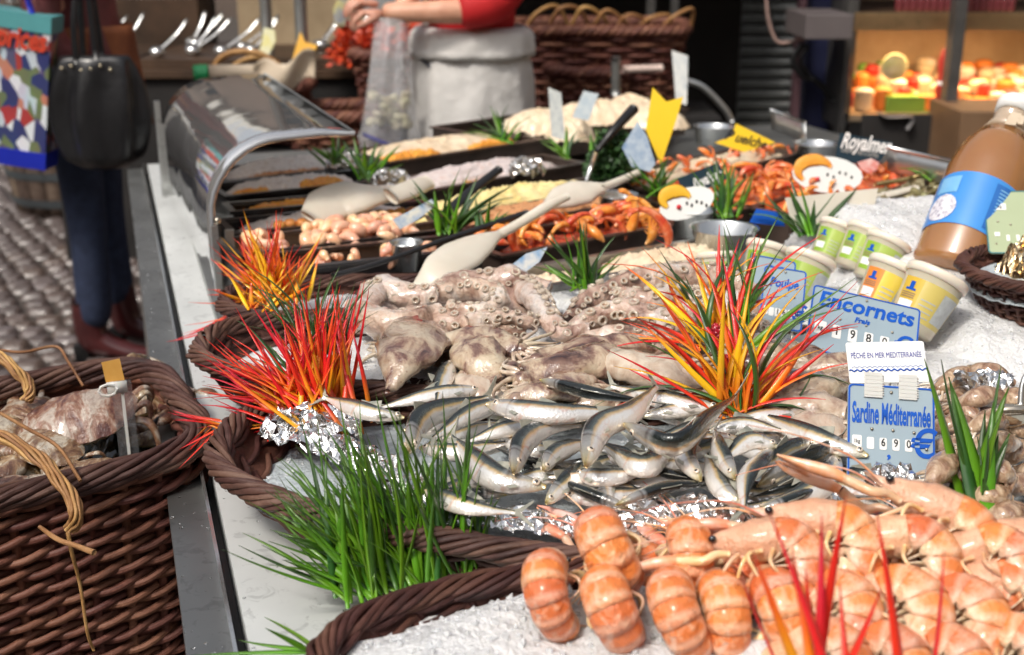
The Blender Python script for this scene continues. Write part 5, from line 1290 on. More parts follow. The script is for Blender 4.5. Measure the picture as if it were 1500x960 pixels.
for k in range(5): MB().box((.008 + .007*(k % 2), -.026 + .002*k, .243 + .005*k), (.012, .006, .008)).build('crouton', PAPER, t, smooth=False)
LBM = m_bottle_label(); A0 = -2.9
MB().grid(lambda u, v: Vector((.0492*math.cos(A0 + 2.9*u), .0492*math.sin(A0 + 2.9*u), .050 + .085*v + .004*math.sin(u*4))), 30, 3).build('blue_label', LBM, t)
def bp(nm, u0, u1, z0, z1, m, off=.0498):
    MB().grid(lambda u, v: Vector((off*math.cos(A0 + 2.9*(u0 + (u1-u0)*u)), off*math.sin(A0 + 2.9*(u0 + (u1-u0)*u)), z0 + (z1-z0)*v)), 10, 2).build(nm, m, t)
LB2 = pm('light_blue_print', [(.16, .42, .70), (.25, .52, .80)], 30, .35); LB3 = pm('dark_blue_panel', [(.02, .12, .42), (.03, .16, .50)], 30, .35)
bp('light_panel', .14, .34, .104, .131, LB2); bp('dark_panel', .62, .98, .058, .130, LB3)
PHO = pm('people_photo_print', [(.12, .10, .22), (.66, .64, .70), (.80, .80, .84)], 170, .4)
pm_ = MB()
oc = [(.25 + .13*math.cos(a/16*6.283), .079 + .022*math.sin(a/16*6.283)) for a in range(16)]
pm_.v = [Vector((.0500*math.cos(A0 + 2.9*q[0]), .0500*math.sin(A0 + 2.9*q[0]), q[1])) for q in oc] + [Vector((.0503*math.cos(A0+2.9*.25), .0503*math.sin(A0+2.9*.25), .079))]
for i in range(16): pm_.face([i, (i+1) % 16, 16])
pm_.build('group_photo', PHO, t)
for k in range(12): bp('print_line', .66, .66 + .26*(.8 + .2*math.sin(k*3)), .062 + k*.0054, .0638 + k*.0054, LB2, .0501)
# small woven basket at the right edge
MS = M_at(P(1545, 490, .80), R(8)); 
basket('wicker_basket', 'small round brown wicker basket on the ice at the right edge', 'basket', MS, .150, .135, 2.0, .105, taper=.62, rim_r=.0072, rim_strands=7, twist=.07, rows=14, strand=.0030, stakes=44, wale=1, mat=WICK)
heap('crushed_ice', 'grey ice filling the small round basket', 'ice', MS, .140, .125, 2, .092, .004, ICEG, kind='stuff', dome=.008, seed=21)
b = NB('golden_foil'); n = b.noise(60, 4); b.bump(n, .5, .004)
FOILG = b.set(color=b.mix(n, (.74, .52, .28), (.85, .70, .46)), metal=1.0, rough=.2)
o = heap('gold_foil', 'crumpled golden foil heaped in the small round basket', 'foil', MS @ Matrix.Translation((.01, .01, 0)), .105, .095, 2, .105, .016, FOILG, dome=.055, seed=8, sc=60)
for p in o.data.polygons: p.use_smooth = False
# foil around the fish
def FP(l, z): return [P(a, b, z) for a, b in l]
ruffle('foil_sheet', 'crumpled foil edge glittering under the left end of the sardines', FP([(400,622),(450,640),(520,668),(580,705),(640,738)], .806), .055, .012, 3, amp=.007)
ruffle('foil_sheet', 'foil edge along the front of the sardine tray', FP([(560,690),(640,742),(740,762),(850,772),(960,768),(1060,764)], .806), .045, .012, 4, amp=.007)
ruffle('foil_sheet', 'foil edge between the sardines and the langoustine claws', FP([(900,750),(1020,750),(1130,748),(1230,740)], .812), .050, .014, 5, amp=.008)
ruffle('foil_sheet', 'crumpled foil ball at the foot of the sardine price sign', FP([(1270,734),(1305,728),(1345,742)], .812), .050, .030, 6, amp=.009)
ruffle('foil_sheet', 'foil between the small squid and the tall grass foot', FP([(1360,742),(1420,770),(1500,790)], .80), .035, .012, 7, amp=.007)
ruffle('foil_sheet', 'foil scrap at the top of the small squid pile', FP([(1405,572),(1440,562),(1480,568)], .85), .035, .018, 8, amp=.007)
ruffle('foil_sheet', 'foil lump above the grey ice at the left tip of the sardine tray', FP([(410,618),(470,622),(530,620)], .812), .055, .02, 9, amp=.009)
# metal spoon in the small squid
t = thing('serving_spoon', 'shiny metal serving spoon standing in the small squid', 'spoon', P(1478, 610, .86))
mb = MB(); mb.ball((0, 0, 0), (.030, .012, .020), 16, 10, Matrix.Rotation(R(35), 3, 'X')); mb.build('bowl', m_steel('spoon_steel', (.7, .62, .5), .08), t)
mb = MB(); mb.tube([Vector((.012, 0, .008)), PD(1500, 555, dep(t.location)) - t.location, PD(1530, 520, dep(t.location)) - t.location], [.004, .003, .004], 8, 4); mb.build('handle', STEEL, t)
# ------------------------------------------------------------------ pans and their food
WARM = (0.9, 0.5, 0.2)
F_ORANGE = pm('orange_salad', [(.80, .28, .03), (.88, .42, .06)], 60, .3, 0, .6, 120, coat=.3); F_WHITE = pm('white_shellfish_salad', [(.56, .48, .44), (.74, .69, .66), (.62, .52, .44)], 70, .4, 0, .7, 150)
F_YELLOW = pm('yellow_mash', [(.80, .62, .22), (.86, .74, .40)], 30, .45, 0, .4, 60); F_BROWN = pm('fried_brown_bits', [(.34, .12, .04), (.66, .34, .16), (.50, .20, .08)], 60, .35, 0, .7, 120)
F_GREY = pm('grey_pink_salad', [(.50, .42, .42), (.66, .58, .56), (.58, .44, .40)], 60, .4, 0, .6, 120); F_CREAM = pm('cream_fillets', [(.70, .52, .34), (.82, .70, .52)], 26, .35, 0, .5, 60, coat=.3)
F_PINK = pm('pink_shrimp_tail', [(.86, .42, .22), (.88, .58, .40)], 60, .3, 0, .3, 120, vary=.1, coat=.4); F_PRAWN = pm('orange_prawn_shell', [(.62, .10, .02), (.76, .21, .045), (.78, .38, .18)], 50, .25, 0, .3, 120, vary=.15, coat=.4)
F_SNAIL = pm('snail_shell', [(.09, .08, .03), (.26, .22, .10), (.16, .15, .07)], 50, .3, 0, .4, 100, vary=.25, coat=.4)
def pan(pl, pr, z, d, h, label, mat=PAN, lip=.006, cat='pan', group='food pans on the stall'):
    A, B = P(pl[0], pl[1], z), P(pr[0], pr[1], z); x = (B - A); w = x.length
    M = frame(A, x, (0, 0, 1)); t = thing('food_pan', label, cat, mat=M, group=group)
    g = .004
    def bx(n, c, s): MB().box(c, s).build(n, mat, t, smooth=False)
    bx('front_wall', (w/2, g/2 + .006, -h/2 - .002), (w - .02, g, h - .004)); bx('back_wall', (w/2, d - .006, -h/2 - .002), (w - .02, g, h - .004))
    bx('side_wall', (.011, d/2, -h/2 - .002), (g, d - .022, h - .004)); bx('side_wall', (w - .011, d/2, -h/2 - .002), (g, d - .022, h - .004)); bx('bottom', (w/2, d/2, -h), (w - .026, d - .02, .003))
    m = MB(); ring(m, [(0, 0), (w, 0), (w, d), (0, d)], [(.014, .014), (w - .014, .014), (w - .014, d - .014), (.014, d - .014)], -.002, .005); m.v = [Vector((v.x, v.z, v.y)) for v in m.v]; 
    m.f = [f[::-1] for f in m.f]; m.build('rim', mat, t, smooth=False)
    return M, w, d
def fill(M, w, d, label, mat, z=-.010, dome=.028, amp=.006, x0=0., x1=1., seed=0, sc=30, d0=0, d1=1):
    c = M @ Matrix.Translation(((x0 + x1)/2*w, (d0+d1)/2*d, 0))
    return heap('food', label, 'food', c, w*(x1-x0)/2 - .014, d*(d1-d0)/2 - .012, 5, z, amp, mat, res=36, kind='stuff', dome=dome, seed=seed, sc=sc)
def prawn_mesh(mat):
    m = MB(); pts = [Vector((.038*math.cos(a), 0, .030*math.sin(a)*.8)) for a in [R(x) for x in range(10, 175, 15)]]
    m.tube(pts, [(.002, .002), (.006, .008), (.0085, .011), (.009, .0115), (.008, .010), (.007, .0085), (.006, .007), (.005, .0055), (.004, .004)], 9, 1, up=(0, 1, 0))
    e = pts[-1]
    for s_ in (-1, 0, 1): m.tube([e, e + Vector((-.004, s_*.006, -.010)), e + Vector((-.002, s_*.010, -.018))], [(.003, .001), (.005, .001), (.001, .001)], 5, 2)
    for k in range(6): q = pts[2 + k]; m.tube([q - q.normalized()*.008, q - q.normalized()*.018 + Vector((.003, .003, 0))], [.0012, .0006], 4)
    return m.mesh('prawn', mat)
PRAWN = prawn_mesh(F_PRAWN); PINKB = MB().tube([Vector((.010*math.cos(a), 0, .010*math.sin(a))) for a in [R(x) for x in range(0, 271, 30)]], [.004, .009, .009, .007, .003], 8).mesh('shrimp_tail', F_PINK)
m_ = MB()
pts_ = []
for i in range(28): 
    f = i/27; a = f*15; r_ = .012*(1-f)**.9; pts_.append(Vector((r_*math.cos(a), r_*math.sin(a), .022*f)))
m_.tube(pts_, [.010, .0075, .004, .001], 8, 1); SNAIL = m_.mesh('sea_snail', F_SNAIL)
def scatter(mesh, name, label, cat, group, M, w, d, n, z, dome, seed, s=1.0, x0=0, x1=1, y0=0.08, y1=.92, layers=1):
    rg = random.Random(seed)
    for k in range(n):
        fx = rg.uniform(x0 + .03, x1 - .03); fy = rg.uniform(y0, y1); hz = z + dome * (1 - (2*(fx - (x0+x1)/2)/(x1-x0))**2) * (1 - (2*fy-1)**2) + rg.uniform(-.003, .006)
        q = Quaternion((rg.uniform(-1, 1), rg.uniform(-1, 1), rg.uniform(-1, 1)), rg.uniform(0, 3))
        o = bpy.data.objects.new(name, mesh); col.objects.link(o); tag(o, label, cat, group)
        o.matrix_world = M @ Matrix.Translation((fx*w, fy*d, hz)) @ Matrix.Rotation(rg.uniform(0, 6.28), 4, 'Z') @ q.to_matrix().to_4x4() @ Matrix.Scale(s * rg.uniform(.85, 1.15), 4)
Z1 = .845
# left row of black pans, nearest first
M, w, d = pan((352,404), (742,362), Z1, .125, .085, 'nearest black pan, almost empty, behind the octopus'); fill(M, w, d, 'brown sauce at the bottom of the nearest black pan', F_BROWN, z=-.035, dome=.004)
scatter(PINKB, 'shrimp_tail', 'pink shrimp tail left in the nearly empty nearest pan', 'shrimp', 'shrimp tails in the nearest pan', M, w, d, 16, -.018, .01, 1, .9, .3, .85)
M, w, d = pan((344,376), (790,322), Z1, .135, .085, 'black pan of pink shrimp tails under the long black spoon'); fill(M, w, d, 'pink paste under the shrimp tails', F_PINK, z=-.03, dome=.016)
scatter(PINKB, 'shrimp_tail', 'peeled pink shrimp tail in the heap of the second black pan', 'shrimp', 'shrimp tails in the second pan', M, w, d, 70, -.010, .022, 2, 1.25, .22, .62)
scatter(PINKB, 'shrimp_tail', 'peeled pink shrimp tail by the left wall of the second black pan', 'shrimp', 'shrimp tails by the pan wall', M, w, d, 10, -.012, .012, 3, 1.1, .05, .2)
M, w, d = pan((340,345), (655,312), Z1, .135, .08, 'black pan of pale balls under the wide white scoop'); fill(M, w, d, 'white shellfish salad under the wide scoop', F_WHITE, dome=.024, seed=3)
rg_ = random.Random(9)
BALL = MB().ball((0, 0, 0), (.013, .013, .011), 12, 8).mesh('fried_ball', pm('fried_ball_crust', [(.62, .24, .04), (.78, .40, .10)], 60, .4, 0, .5, 120, vary=.12))
for k in range(13):
    o = bpy.data.objects.new('fried_ball', BALL); col.objects.link(o); tag(o, 'brown fried ball in the front of the pan under the wide white scoop', 'fried ball', 'fried balls in the third pan'); o.matrix_world = M @ Matrix.Translation((w*(.22 + .052*k), .020 + .006*(k % 2), .004))
M, w, d = pan((337,313), (600,290), Z1, .10, .08, 'narrow black pan with an orange strip and a pale front rim'); fill(M, w, d, 'orange salad in the narrow pan', F_ORANGE, dome=.014, seed=5)
M, w, d = pan((330,290), (560,266), Z1, .16, .08, 'black pan of white shellfish with orange patches under the food guard'); fill(M, w, d, 'white shellfish salad behind the orange patches', F_WHITE, dome=.024, seed=6)
fill(M, w, d, 'orange patch at the left of the pan under the guard', F_ORANGE, z=-.002, dome=.010, x0=.02, x1=.36, d0=0, d1=.38, seed=7); fill(M, w, d, 'orange patch in the middle of the pan under the guard', F_ORANGE, z=-.002, dome=.018, x0=.42, x1=.86, d0=0, d1=.42, seed=8)
M, w, d = pan((330,268), (575,240), Z1, .18, .08, 'furthest black pan of the left row, under the food guard'); fill(M, w, d, 'white and brown salad furthest under the food guard', F_WHITE, dome=.034, seed=11)
fill(M, w, d, 'brown bits at the front of the furthest left pan', F_BROWN, z=-.002, dome=.008, x0=.05, x1=.7, d0=0, d1=.3, seed=12)
# middle rows
M, w, d = pan((600,334), (930,272), Z1, .135, .085, 'brown pan of yellow mash', PANB); fill(M, w, d, 'heap of yellow mash in the brown pan', F_YELLOW, z=-.008, dome=.034, amp=.008, seed=13)
M, w, d = pan((600,286), (862,240), Z1, .16, .08, 'brown pan of grey pink salad behind the yellow mash', PANB); fill(M, w, d, 'grey pink salad behind the yellow mash', F_GREY, dome=.036, seed=14)
fill(M, w, d, 'orange streak along the front of the grey pink salad', F_ORANGE, z=-.002, dome=.006, x0=.2, x1=.6, d0=0, d1=.2, seed=15)
M, w, d = pan((548,243), (800,205), Z1, .22, .08, 'brown pan of fish fillets in orange sauce before the white apron', PANB); fill(M, w, d, 'beige fish fillets in the pan before the white apron', F_CREAM, dome=.030, seed=16)
fill(M, w, d, 'orange sauce patch left in the pan before the apron', F_ORANGE, z=.002, dome=.012, x0=.03, x1=.45, d0=.0, d1=.35, seed=17); fill(M, w, d, 'orange sauce patch right in the pan before the apron', F_ORANGE, z=.002, dome=.012, x0=.52, x1=.9, d0=.0, d1=.3, seed=18)
M, w, d = pan((680,340), (960,294), Z1, .14, .085, 'brown pan of fried brown bits under the second scoop', PANB); fill(M, w, d, 'fried brown bits under the second scoop', F_BROWN, dome=.026, seed=19)
M, w, d = pan((735,378), (1010,326), Z1, .15, .085, 'steel pan of orange prawns behind the octopuses', PANB); fill(M, w, d, 'orange prawn juice layer', F_PRAWN, z=-.03, dome=.02)
scatter(PRAWN, 'prawn', 'cooked orange prawn in the pan behind the octopuses', 'prawn', 'prawns in the pan behind the octopuses', M, w, d, 58, -.006, .022, 4, .78)
for k, (px, py, a) in enumerate(((908,296,20), (934,306,-5), (950,318,-30))):
    o = bpy.data.objects.new('prawn', PRAWN); col.objects.link(o); tag(o, ('tallest orange prawn standing up in the pan', 'orange prawn standing second in the pan', 'orange prawn with its tail hanging over the pan corner')[k], 'prawn'); o.matrix_world = Matrix.Translation(P(px, py + 20, .875)) @ Matrix.Rotation(R(80+a), 4, 'Y') @ Matrix.Scale(1.2, 4)
M, w, d = pan((790,424), (1128,366), .835, .13, .085, 'steel pan of cream coloured fillets nearest the octopuses', m_steel('pan_steel', (.42, .42, .41), .3)); fill(M, w, d, 'cream fillets in the steel pan', F_CREAM, dome=.020, amp=.008, seed=20, x0=.3)
fill(M, w, d, 'cream fillets at the left end of the steel pan', F_CREAM, z=-.02, dome=.014, amp=.006, seed=22, x0=.0, x1=.3)
# right rows
M, w, d = pan((950,280), (1190,222), Z1, .17, .085, 'brown pan of small pink prawns beside the yellow text card', PANB); fill(M, w, d, 'pink prawn layer', F_CREAM, z=-.012, dome=.024)
scatter(PRAWN, 'prawn', 'small cooked prawn in the pan beside the yellow text card', 'prawn', 'prawns beside the yellow card', M, w, d, 30, .0, .014, 6, .6)
M, w, d = pan((1055,318), (1240,268), Z1, .22, .085, 'brown pan of orange prawns left of the white prawn card', PANB); fill(M, w, d, 'orange layer under the prawns', F_PRAWN, z=-.012, dome=.030)
scatter(PRAWN, 'prawn', 'orange prawn in the pan left of the white prawn card', 'prawn', 'prawns left of the white card', M, w, d, 38, -.002, .022, 7, .85)
M, w, d = pan((1160,318), (1400,256), Z1, .25, .085, 'brown pan of red orange prawns under the dark card', PANB); fill(M, w, d, 'orange layer under the red prawns', F_PRAWN, z=-.012, dome=.024)
scatter(PRAWN, 'prawn', 'red orange prawn in the pan under the dark card', 'prawn', 'prawns under the dark card', M, w, d, 46, -.002, .018, 8, .85)
M, w, d = pan((1262,338), (1470,284), Z1, .15, .085, 'pan of greenish sea snails left of the soup bottle', m_steel('grey_pan_steel', (.42, .42, .41), .3))
fill(M, w, d, 'dark layer under the sea snails', F_SNAIL, z=-.012, dome=.012)
scatter(SNAIL, 'sea_snail', 'greenish brown sea snail in the pan left of the soup bottle', 'sea snail', 'sea snails', M, w, d, 62, .0, .022, 9, .85)
# big pale fish wings at the back
M, w, d = pan((735,205), (1010,160), Z1, .30, .08, 'furthest brown pan holding large pale fish wings', PANB)
for k, (px, py, sx, rz, lb) in enumerate(((790,172,.12,8,'pale skate wing at the left of the furthest pan'), (880,158,.20,18,'largest pale skate wing with a brown streak, in the furthest pan'), (925,150,.12,40,'skate wing with a raised edge behind the black handled spoon'), (835,182,.07,0,'small pale fillet before the skate wings'), (960,166,.10,-5,'skate wing beside the yellow forked card'))):
    o = heap('skate_wing', lb, 'fish', M_at(P(px, py + 14, .855), R(rz)), sx, .085, 2.0, .0, .008, F_CREAM, dome=.05, seed=30+k, sc=12, edge=.01); tag(o, lb, 'fish')
# small steel bowls
BOWLM = m_steel('bowl_steel', (.74, .76, .76), .16)
for k, (px, py, z, r_, lb) in enumerate(((1045,196,.855,.055,'round steel bowl left of the yellow text card'), (1195,222,.855,.055,'round steel bowl behind the dark card'), (905,300,.855,.04,'small steel bowl below the dark parsley'), (1010,322,.85,.05,'steel bowl under the first prawn shaped card'), (1060,350,.85,.06,'dull steel bowl behind the second fiery plant'), (596,372,.85,.028,'tiny steel cup beside the long black spoon'))):
    t = thing('steel_bowl', lb, 'bowl', P(px, py, z)); MB().lathe([(r_*.6, -.03), (r_*.8, -.028), (r_, .02), (r_*1.08, .022), (r_*.96, .018), (r_*.72, -.020), (0, -.022)], 28, cap=False).build('bowl_shell', BOWLM, t)
# raised back frame of the last pans
for k, (a, b_, lb) in enumerate((((1130,176),(1180,196),'left'), ((1300,236),(1410,262),'right'))):
    t = thing('steel_screen', 'upright steel screen at the %s of the back prawn pans' % lb, 'pan lid', P(a[0], a[1]+14, .87)); q = P(b_[0], b_[1]+14, .87) - t.location
    MB().grid(lambda u, v: q*u + Vector((0, .02*v, .05*v)), 6, 2).build('lid_sheet', STEEL, t).modifiers.new('thick', 'SOLIDIFY').thickness = .003
    MB().tube([Vector((0, .02, .05)), q + Vector((0, .02, .05))], .004, 8).build('rolled_edge', STEEL_BRIGHT, t)

# ------------------------------------------------------------------ scoops and spoons
def tool(name, label, cat, parts, group=None):
    org = parts[0][1][0]; t = thing(name, label, cat, org, group)
    for nm, pts, rad, m, upv in parts:
        mb = MB(); mb.tube([p - org for p in pts], rad, 14, 6, up=upv); mb.build(nm, m, t)
    return t
tool('scoop', 'large white plastic scoop behind the left octopus, handle pointing right', 'scoop', [
 ('blade', [P(612,424,.845), P(640,398,.870), P(678,372,.880), P(712,352,.886), P(730,345,.886)], [(.014,.004), (.034,.009), (.038,.010), (.028,.009), (.009,.008)], CREAMP, (0, -.6, .8)),
 ('handle', [P(728,346,.886), P(760,328,.900), P(806,300,.925), P(832,288,.935)], [(.009,.008), (.009,.008), (.010,.009), (.007,.007)], CREAMP, (0, -.6, .8))])
tool('scoop', 'narrower white scoop lying on the fried brown bits', 'scoop', [
 ('blade', [P(800,302,.880), P(830,288,.888), P(862,279,.892), P(884,275,.894)], [(.010,.005), (.030,.010), (.034,.012), (.012,.008)], CREAMP, (0, -.7, .7)),
 ('handle', [P(880,276,.894), P(905,266,.90), P(936,253,.908)], [(.009,.008), (.008,.007), (.008,.007)], CREAMP, (0, -.7, .7))])
tool('scoop', 'wide white scoop with a short broad handle lying across the left pans', 'scoop', [
 ('blade', [P(452,318,.870), P(490,296,.885), P(530,288,.892), P(560,284,.892), P(580,280,.892)], [(.020,.006), (.045,.012), (.048,.014), (.028,.011), (.018,.008)], CREAMP, (0, -.75, .65)),
 ('handle', [P(572,288,.893), P(600,278,.897), P(628,266,.900)], [(.022,.009), (.022,.009), (.017,.008)], CREAMP, (0, -.75, .65))])
tool('serving_spoon', 'spoon with a long black handle standing in the yellow mash', 'spoon', [('handle', [P(874,222,.93), P(900,190,.975), P(928,160,1.01)], [(.007,.006), (.011,.010), (.013,.012)], BLACK, None), ('neck', [P(858,268,.865), P(866,245,.895), P(874,222,.93)], [.004, .006, .007], STEEL_BRIGHT, None)])
tool('spatula', 'black plastic spatula stuck in the yellow mash beside the grass', 'spatula', [('handle', [P(648,318,.865), P(690,280,.900), P(732,248,.93)], [(.013,.005), (.010,.006), (.009,.008)], BLACK, (0, -.6, .8))])
tool('serving_spoon', 'long thin black spoon lying over the shrimp tail pans', 'spoon', [('handle', [P(486,404,.858), P(560,384,.868), P(650,352,.875), P(772,312,.885)], [(.006,.004), (.005,.004), (.007,.005), (.008,.006)], BLACK, None)])
tool('brass_rod', 'shining brass coloured rod lying over the snail pan', 'rod', [('rod', [P(1282,270,.868), P(1330,262,.872), P(1402,244,.88)], [.005, .006], m_steel('brass', (.85, .62, .28), .2), None)])
tool('rolled_stick', 'thick pale wooden spatula beside the snail pan', 'spatula', [('blade', [P(1270,292,.866), P(1300,286,.87), P(1342,276,.875)], [(.012,.006), (.014,.007), (.010,.006)], CREAMP, None)])

# ------------------------------------------------------------------ cards
def card(name, label, cat, pts, dpt, mat, th=.0015, dds=None, group=None, texts=()):
    """flat card standing in the food: outline given where its corners stand, all at the depth of its foot"""
    V = [PD(p[0], p[1], dpt + (dds[i] if dds else 0)) for i, p in enumerate(pts)]
    org = V[0].copy(); n = (V[1]-V[0]).cross(V[2]-V[0]).normalized()
    if n.y > 0: n = -n
    t = thing(name, label, cat, org, group); mb = MB(); k = len(V)
    for s_ in (0, 1):
        for v in V: mb.v.append(v - org - n*th*s_)
    mb.face(list(range(k))); mb.face(list(range(k, 2*k))[::-1])
    for i in range(k): j = (i+1) % k; mb.face([i, i+k, j+k, j])
    mb.build('card', mat, t, smooth=False)
    for body, px, py, px2, py2, size, m, bold, shear in texts:
        a, b_ = PD(px, py, dpt), PD(px2, py2, dpt); x = (b_-a).normalized(); z = n.cross(x)
        if z.z < 0: z = -z
        text(body, size, m, t, Matrix.Translation((a + b_)/2 - org + n*.0012) @ Matrix((x, x.cross(-z).normalized() * -1, z)).transposed().to_4x4(), bold=bold, shear=shear, fw=(b_-a).length)
    return t, n, org
dY = dep(P(965, 270, .86))
card('yellow_card', 'tall yellow forked card standing among the pans', 'card', [(956,128),(976,149),(1001,142),(990,178),(968,242),(952,205),(946,190)], dY, YELC)
card('blue_card', 'blue white diamond card beside the yellow forked one', 'card', [(934,178),(948,200),(960,240),(952,252),(925,244),(911,216)], dY - .05, pm('pale_blue_print', [(.20, .30, .46), (.52, .60, .66)], 40, .35))
card('yellow_card', 'yellow card with handwriting lying over the steel bowl pan', 'card', [(1078,181),(1136,209),(1090,223),(1047,209),(1072,200)], dep(P(1090, 225, .88)), YELC, texts=[('P uelche', 1062, 197, 1122, 213, .034, INK, .0006, .4)])
card('dark_card', 'dark teal card with a white script name, above the white prawn card', 'card', [(1231,195),(1309,209),(1284,243),(1222,236)], dep(P(1270, 246, .87)), TEALD, texts=[('Royalmer', 1230, 206, 1304, 216, .050, WHITE, .0012, .4), ('CREVETTES CUITES', 1232, 220, 1286, 229, .012, pm('grey_print', (.4, .4, .38), 20, .5), .0001, 0)])
card('dark_card', 'small dark card with white script behind the left prawn card', 'card', [(992,262),(1052,238),(1066,262),(1006,292)], dep(P(1030, 292, .86)), TEALD, texts=[('Royalmer', 1014, 272, 1056, 254, .030, WHITE, .0008, .4)])
def prawn_card(label, cx, cy, rx, ry, rot, col_, dpt):
    pts = [(cx + rx*math.cos(a)*math.cos(rot) - ry*math.sin(a)*math.sin(rot), cy - (rx*math.cos(a)*math.sin(rot) + ry*math.sin(a)*math.cos(rot))*1.0) for a in [i/18*6.283 for i in range(18)]]
    t, n, org = card('prawn_card', label, 'card', pts, dpt, CARD)
    m = MB(); arc = [PD(cx - rx*.35 + rx*.48*math.cos(a), cy - ry*.18 - ry*.62*math.sin(a), dpt) - org + n*.0018 for a in [R(x) for x in range(20, 250, 23)]]
    m.tube(arc, [(.004, .001), (.013, .0012), (.013, .0012), (.004, .001)], 8, 3, up=n, fixed=True); m.build('painted_prawn', col_, t)
    b_ = MB(); b_.ball(PD(cx - rx*.28, cy + ry*.25, dpt) - org + n*.0018, (.005, .005, .005), 8, 6); b_.build('painted_eye', pm('red_print', (.6, .02, .03), 20, .4), t)
    for k in range(5): m = MB(); m.box(PD(cx + rx*(.0 + .17*k), cy + ry*.15*math.sin(k*2), dpt) - org + n*.0016, (.004, .001, .006)); m.build('price_mark', INK, t)
prawn_card('white oval card with a painted orange prawn under the dark card', 1212, 256, 52, 27, -.08, F_ORANGE, dep(P(1212, 276, .87)))
prawn_card('white oval card with a painted yellow prawn in the middle of the pans', 1006, 298, 42, 22, .35, pm('yellow_prawn_print', (.80, .45, .03), 20, .4), dep(P(1006, 316, .87)))
card('red_fish_card', 'small red and white fish shaped card under the dark card', 'card', [(1256,238),(1276,232),(1288,238),(1284,250),(1272,254),(1262,248)], dep(P(1270, 256, .88)), pm('red_white_print', [(.66, .10, .07), (.80, .62, .58)], 60, .4))
card('grey_price_strip', 'tall grey price strip in the pan before the skate wings', 'card', [(803,128),(822,136),(828,206),(808,200)], dep(P(815, 208, .87)), pm('grey_white_print', [(.36, .40, .42), (.62, .64, .60)], 40, .4))
card('grey_price_strip', 'tilted pale blue price tag stuck in the skate wings', 'card', [(855,133),(877,138),(862,177),(838,172)], dep(P(855, 180, .90)), pm('blue_white_print', [(.36, .46, .54), (.62, .66, .66)], 40, .4))
card('grey_price_strip', 'white price tag standing furthest back beside the dark posts', 'card', [(984,74),(1008,82),(1006,154),(990,150)], dep(P(1000, 172, .86)), pm('pale_print', [(.46, .50, .52), (.70, .70, .66)], 40, .4))
card('blue_tag', 'blue and white tag slanting over the shrimp tail pan', 'card', [(575,322),(632,292),(640,300),(612,322),(586,336)], dep(P(600, 338, .86)), pm('blue_cream_print', [(.10, .25, .50), (.66, .66, .58)], 50, .4))
card('blue_tag', 'white and blue pointed tag beside the large scoop blade', 'card', [(740,396),(770,372),(802,362),(790,384),(768,400)], dep(P(770, 406, .86)), pm('blue_silver_print', [(.16, .34, .58), (.70, .70, .68)], 50, .3))
card('blue_tag', 'blue tag lying behind the green labelled tubs', 'card', [(1108,306),(1146,312),(1150,332),(1098,326)], dep(P(1125, 332, .86)), BLUEP)
t_, n_, o_ = card('paper_sheet', 'beige paper sheet standing behind the green labelled tubs', 'paper', [(1150,290),(1286,276),(1282,300),(1262,330),(1160,330)], dep(P(1220, 332, .86)), CREAMP)
# dark parsley
def bush(name, label, c, r, n, mat, leaf=.010, seed=0, cat='herb'):
    rg = random.Random(seed); mb = MB()
    for k in range(n):
        v = Vector((rg.gauss(0, 1), rg.gauss(0, 1), rg.gauss(0, 1))); v.normalize(); v *= rg.random()**.4; p = Vector((v.x*r[0], v.y*r[1], abs(v.z)*r[2]))
        a = Vector((rg.uniform(-1, 1), rg.uniform(-1, 1), rg.uniform(-.4, 1))).normalized(); b_ = a.orthogonal().normalized(); l = leaf*rg.uniform(.6, 1.3); i = len(mb.v)
        mb.v += [p, p + a*l + b_*l*.5, p + a*l*1.8, p + a*l - b_*l*.5]; mb.face([i, i+1, i+2]); mb.face([i, i+2, i+3])
    t = thing(name, label, cat, c); o = mb.build('leaves', mat, t, smooth=False); o['kind'] = 'stuff'
    for k in range(6): MB().tube([Vector((0, 0, -.03)), Vector((rg.uniform(-.6, .6)*r[0], rg.uniform(-.6, .6)*r[1], r[2]*.6))], .0015, 5).build('stem', mat, t)
    return t
bush('parsley', 'dark curly parsley bunch left of the blue card', P(900, 262, .86), (.062, .05, .11), 2600, pm('parsley_green', [(.010, .035, .008), (.03, .09, .015)], 60, .5), seed=3)
# crumpled clear wrap / shells that glitter
for k, (px, py, lb) in enumerate(((505,226,'crumpled foil by the grass at the corner of the guard'), (570,252,'foil glittering in the left grass'), (770,236,'crumpled foil over the grey pink salad'))):
    o = heap('foil_scrap', lb, 'foil', M_at(P(px, py + 6, .868), .3), .05, .03, 2, .0, .010, FOIL, dome=.012, seed=50+k, sc=70, res=20)
    for p in o.data.polygons: p.use_smooth = False
# ------------------------------------------------------------------ people
def PY(px, py, y):
    d = ray(px, py); return CAM + d * (y / d.y)
def skinned(name, verts, edges, radii, mat, parent, sub=2, root=0):
    me = bpy.data.meshes.new(name); me.from_pydata([Vector(v) for v in verts], edges, []); me.materials.append(mat)
    o = bpy.data.objects.new(name, me); col.objects.link(o); o.parent = parent
    s = o.modifiers.new('skin', 'SKIN'); s.use_smooth_shade = True; s.branch_smoothing = .6
    for i, r in enumerate(radii):
        sv = me.skin_vertices[0].data[i]; sv.radius = r if isinstance(r, tuple) else (r, r); sv.use_root = (i == root)
    u = o.modifiers.new('sub', 'SUBSURF'); u.levels = sub; u.render_levels = sub
    return o
def chain(*cs):
    """cs: lists of (point, radius); a chain may start with an int index to branch from"""
    V, E, Rr = [], [], []
    for c in cs:
        prev = None
        for it in c:
            if isinstance(it, int): prev = it; continue
            V.append(it[0]); Rr.append(it[1]); 
            if prev is not None: E.append((prev, len(V)-1))
            prev = len(V)-1
    return V, E, Rr
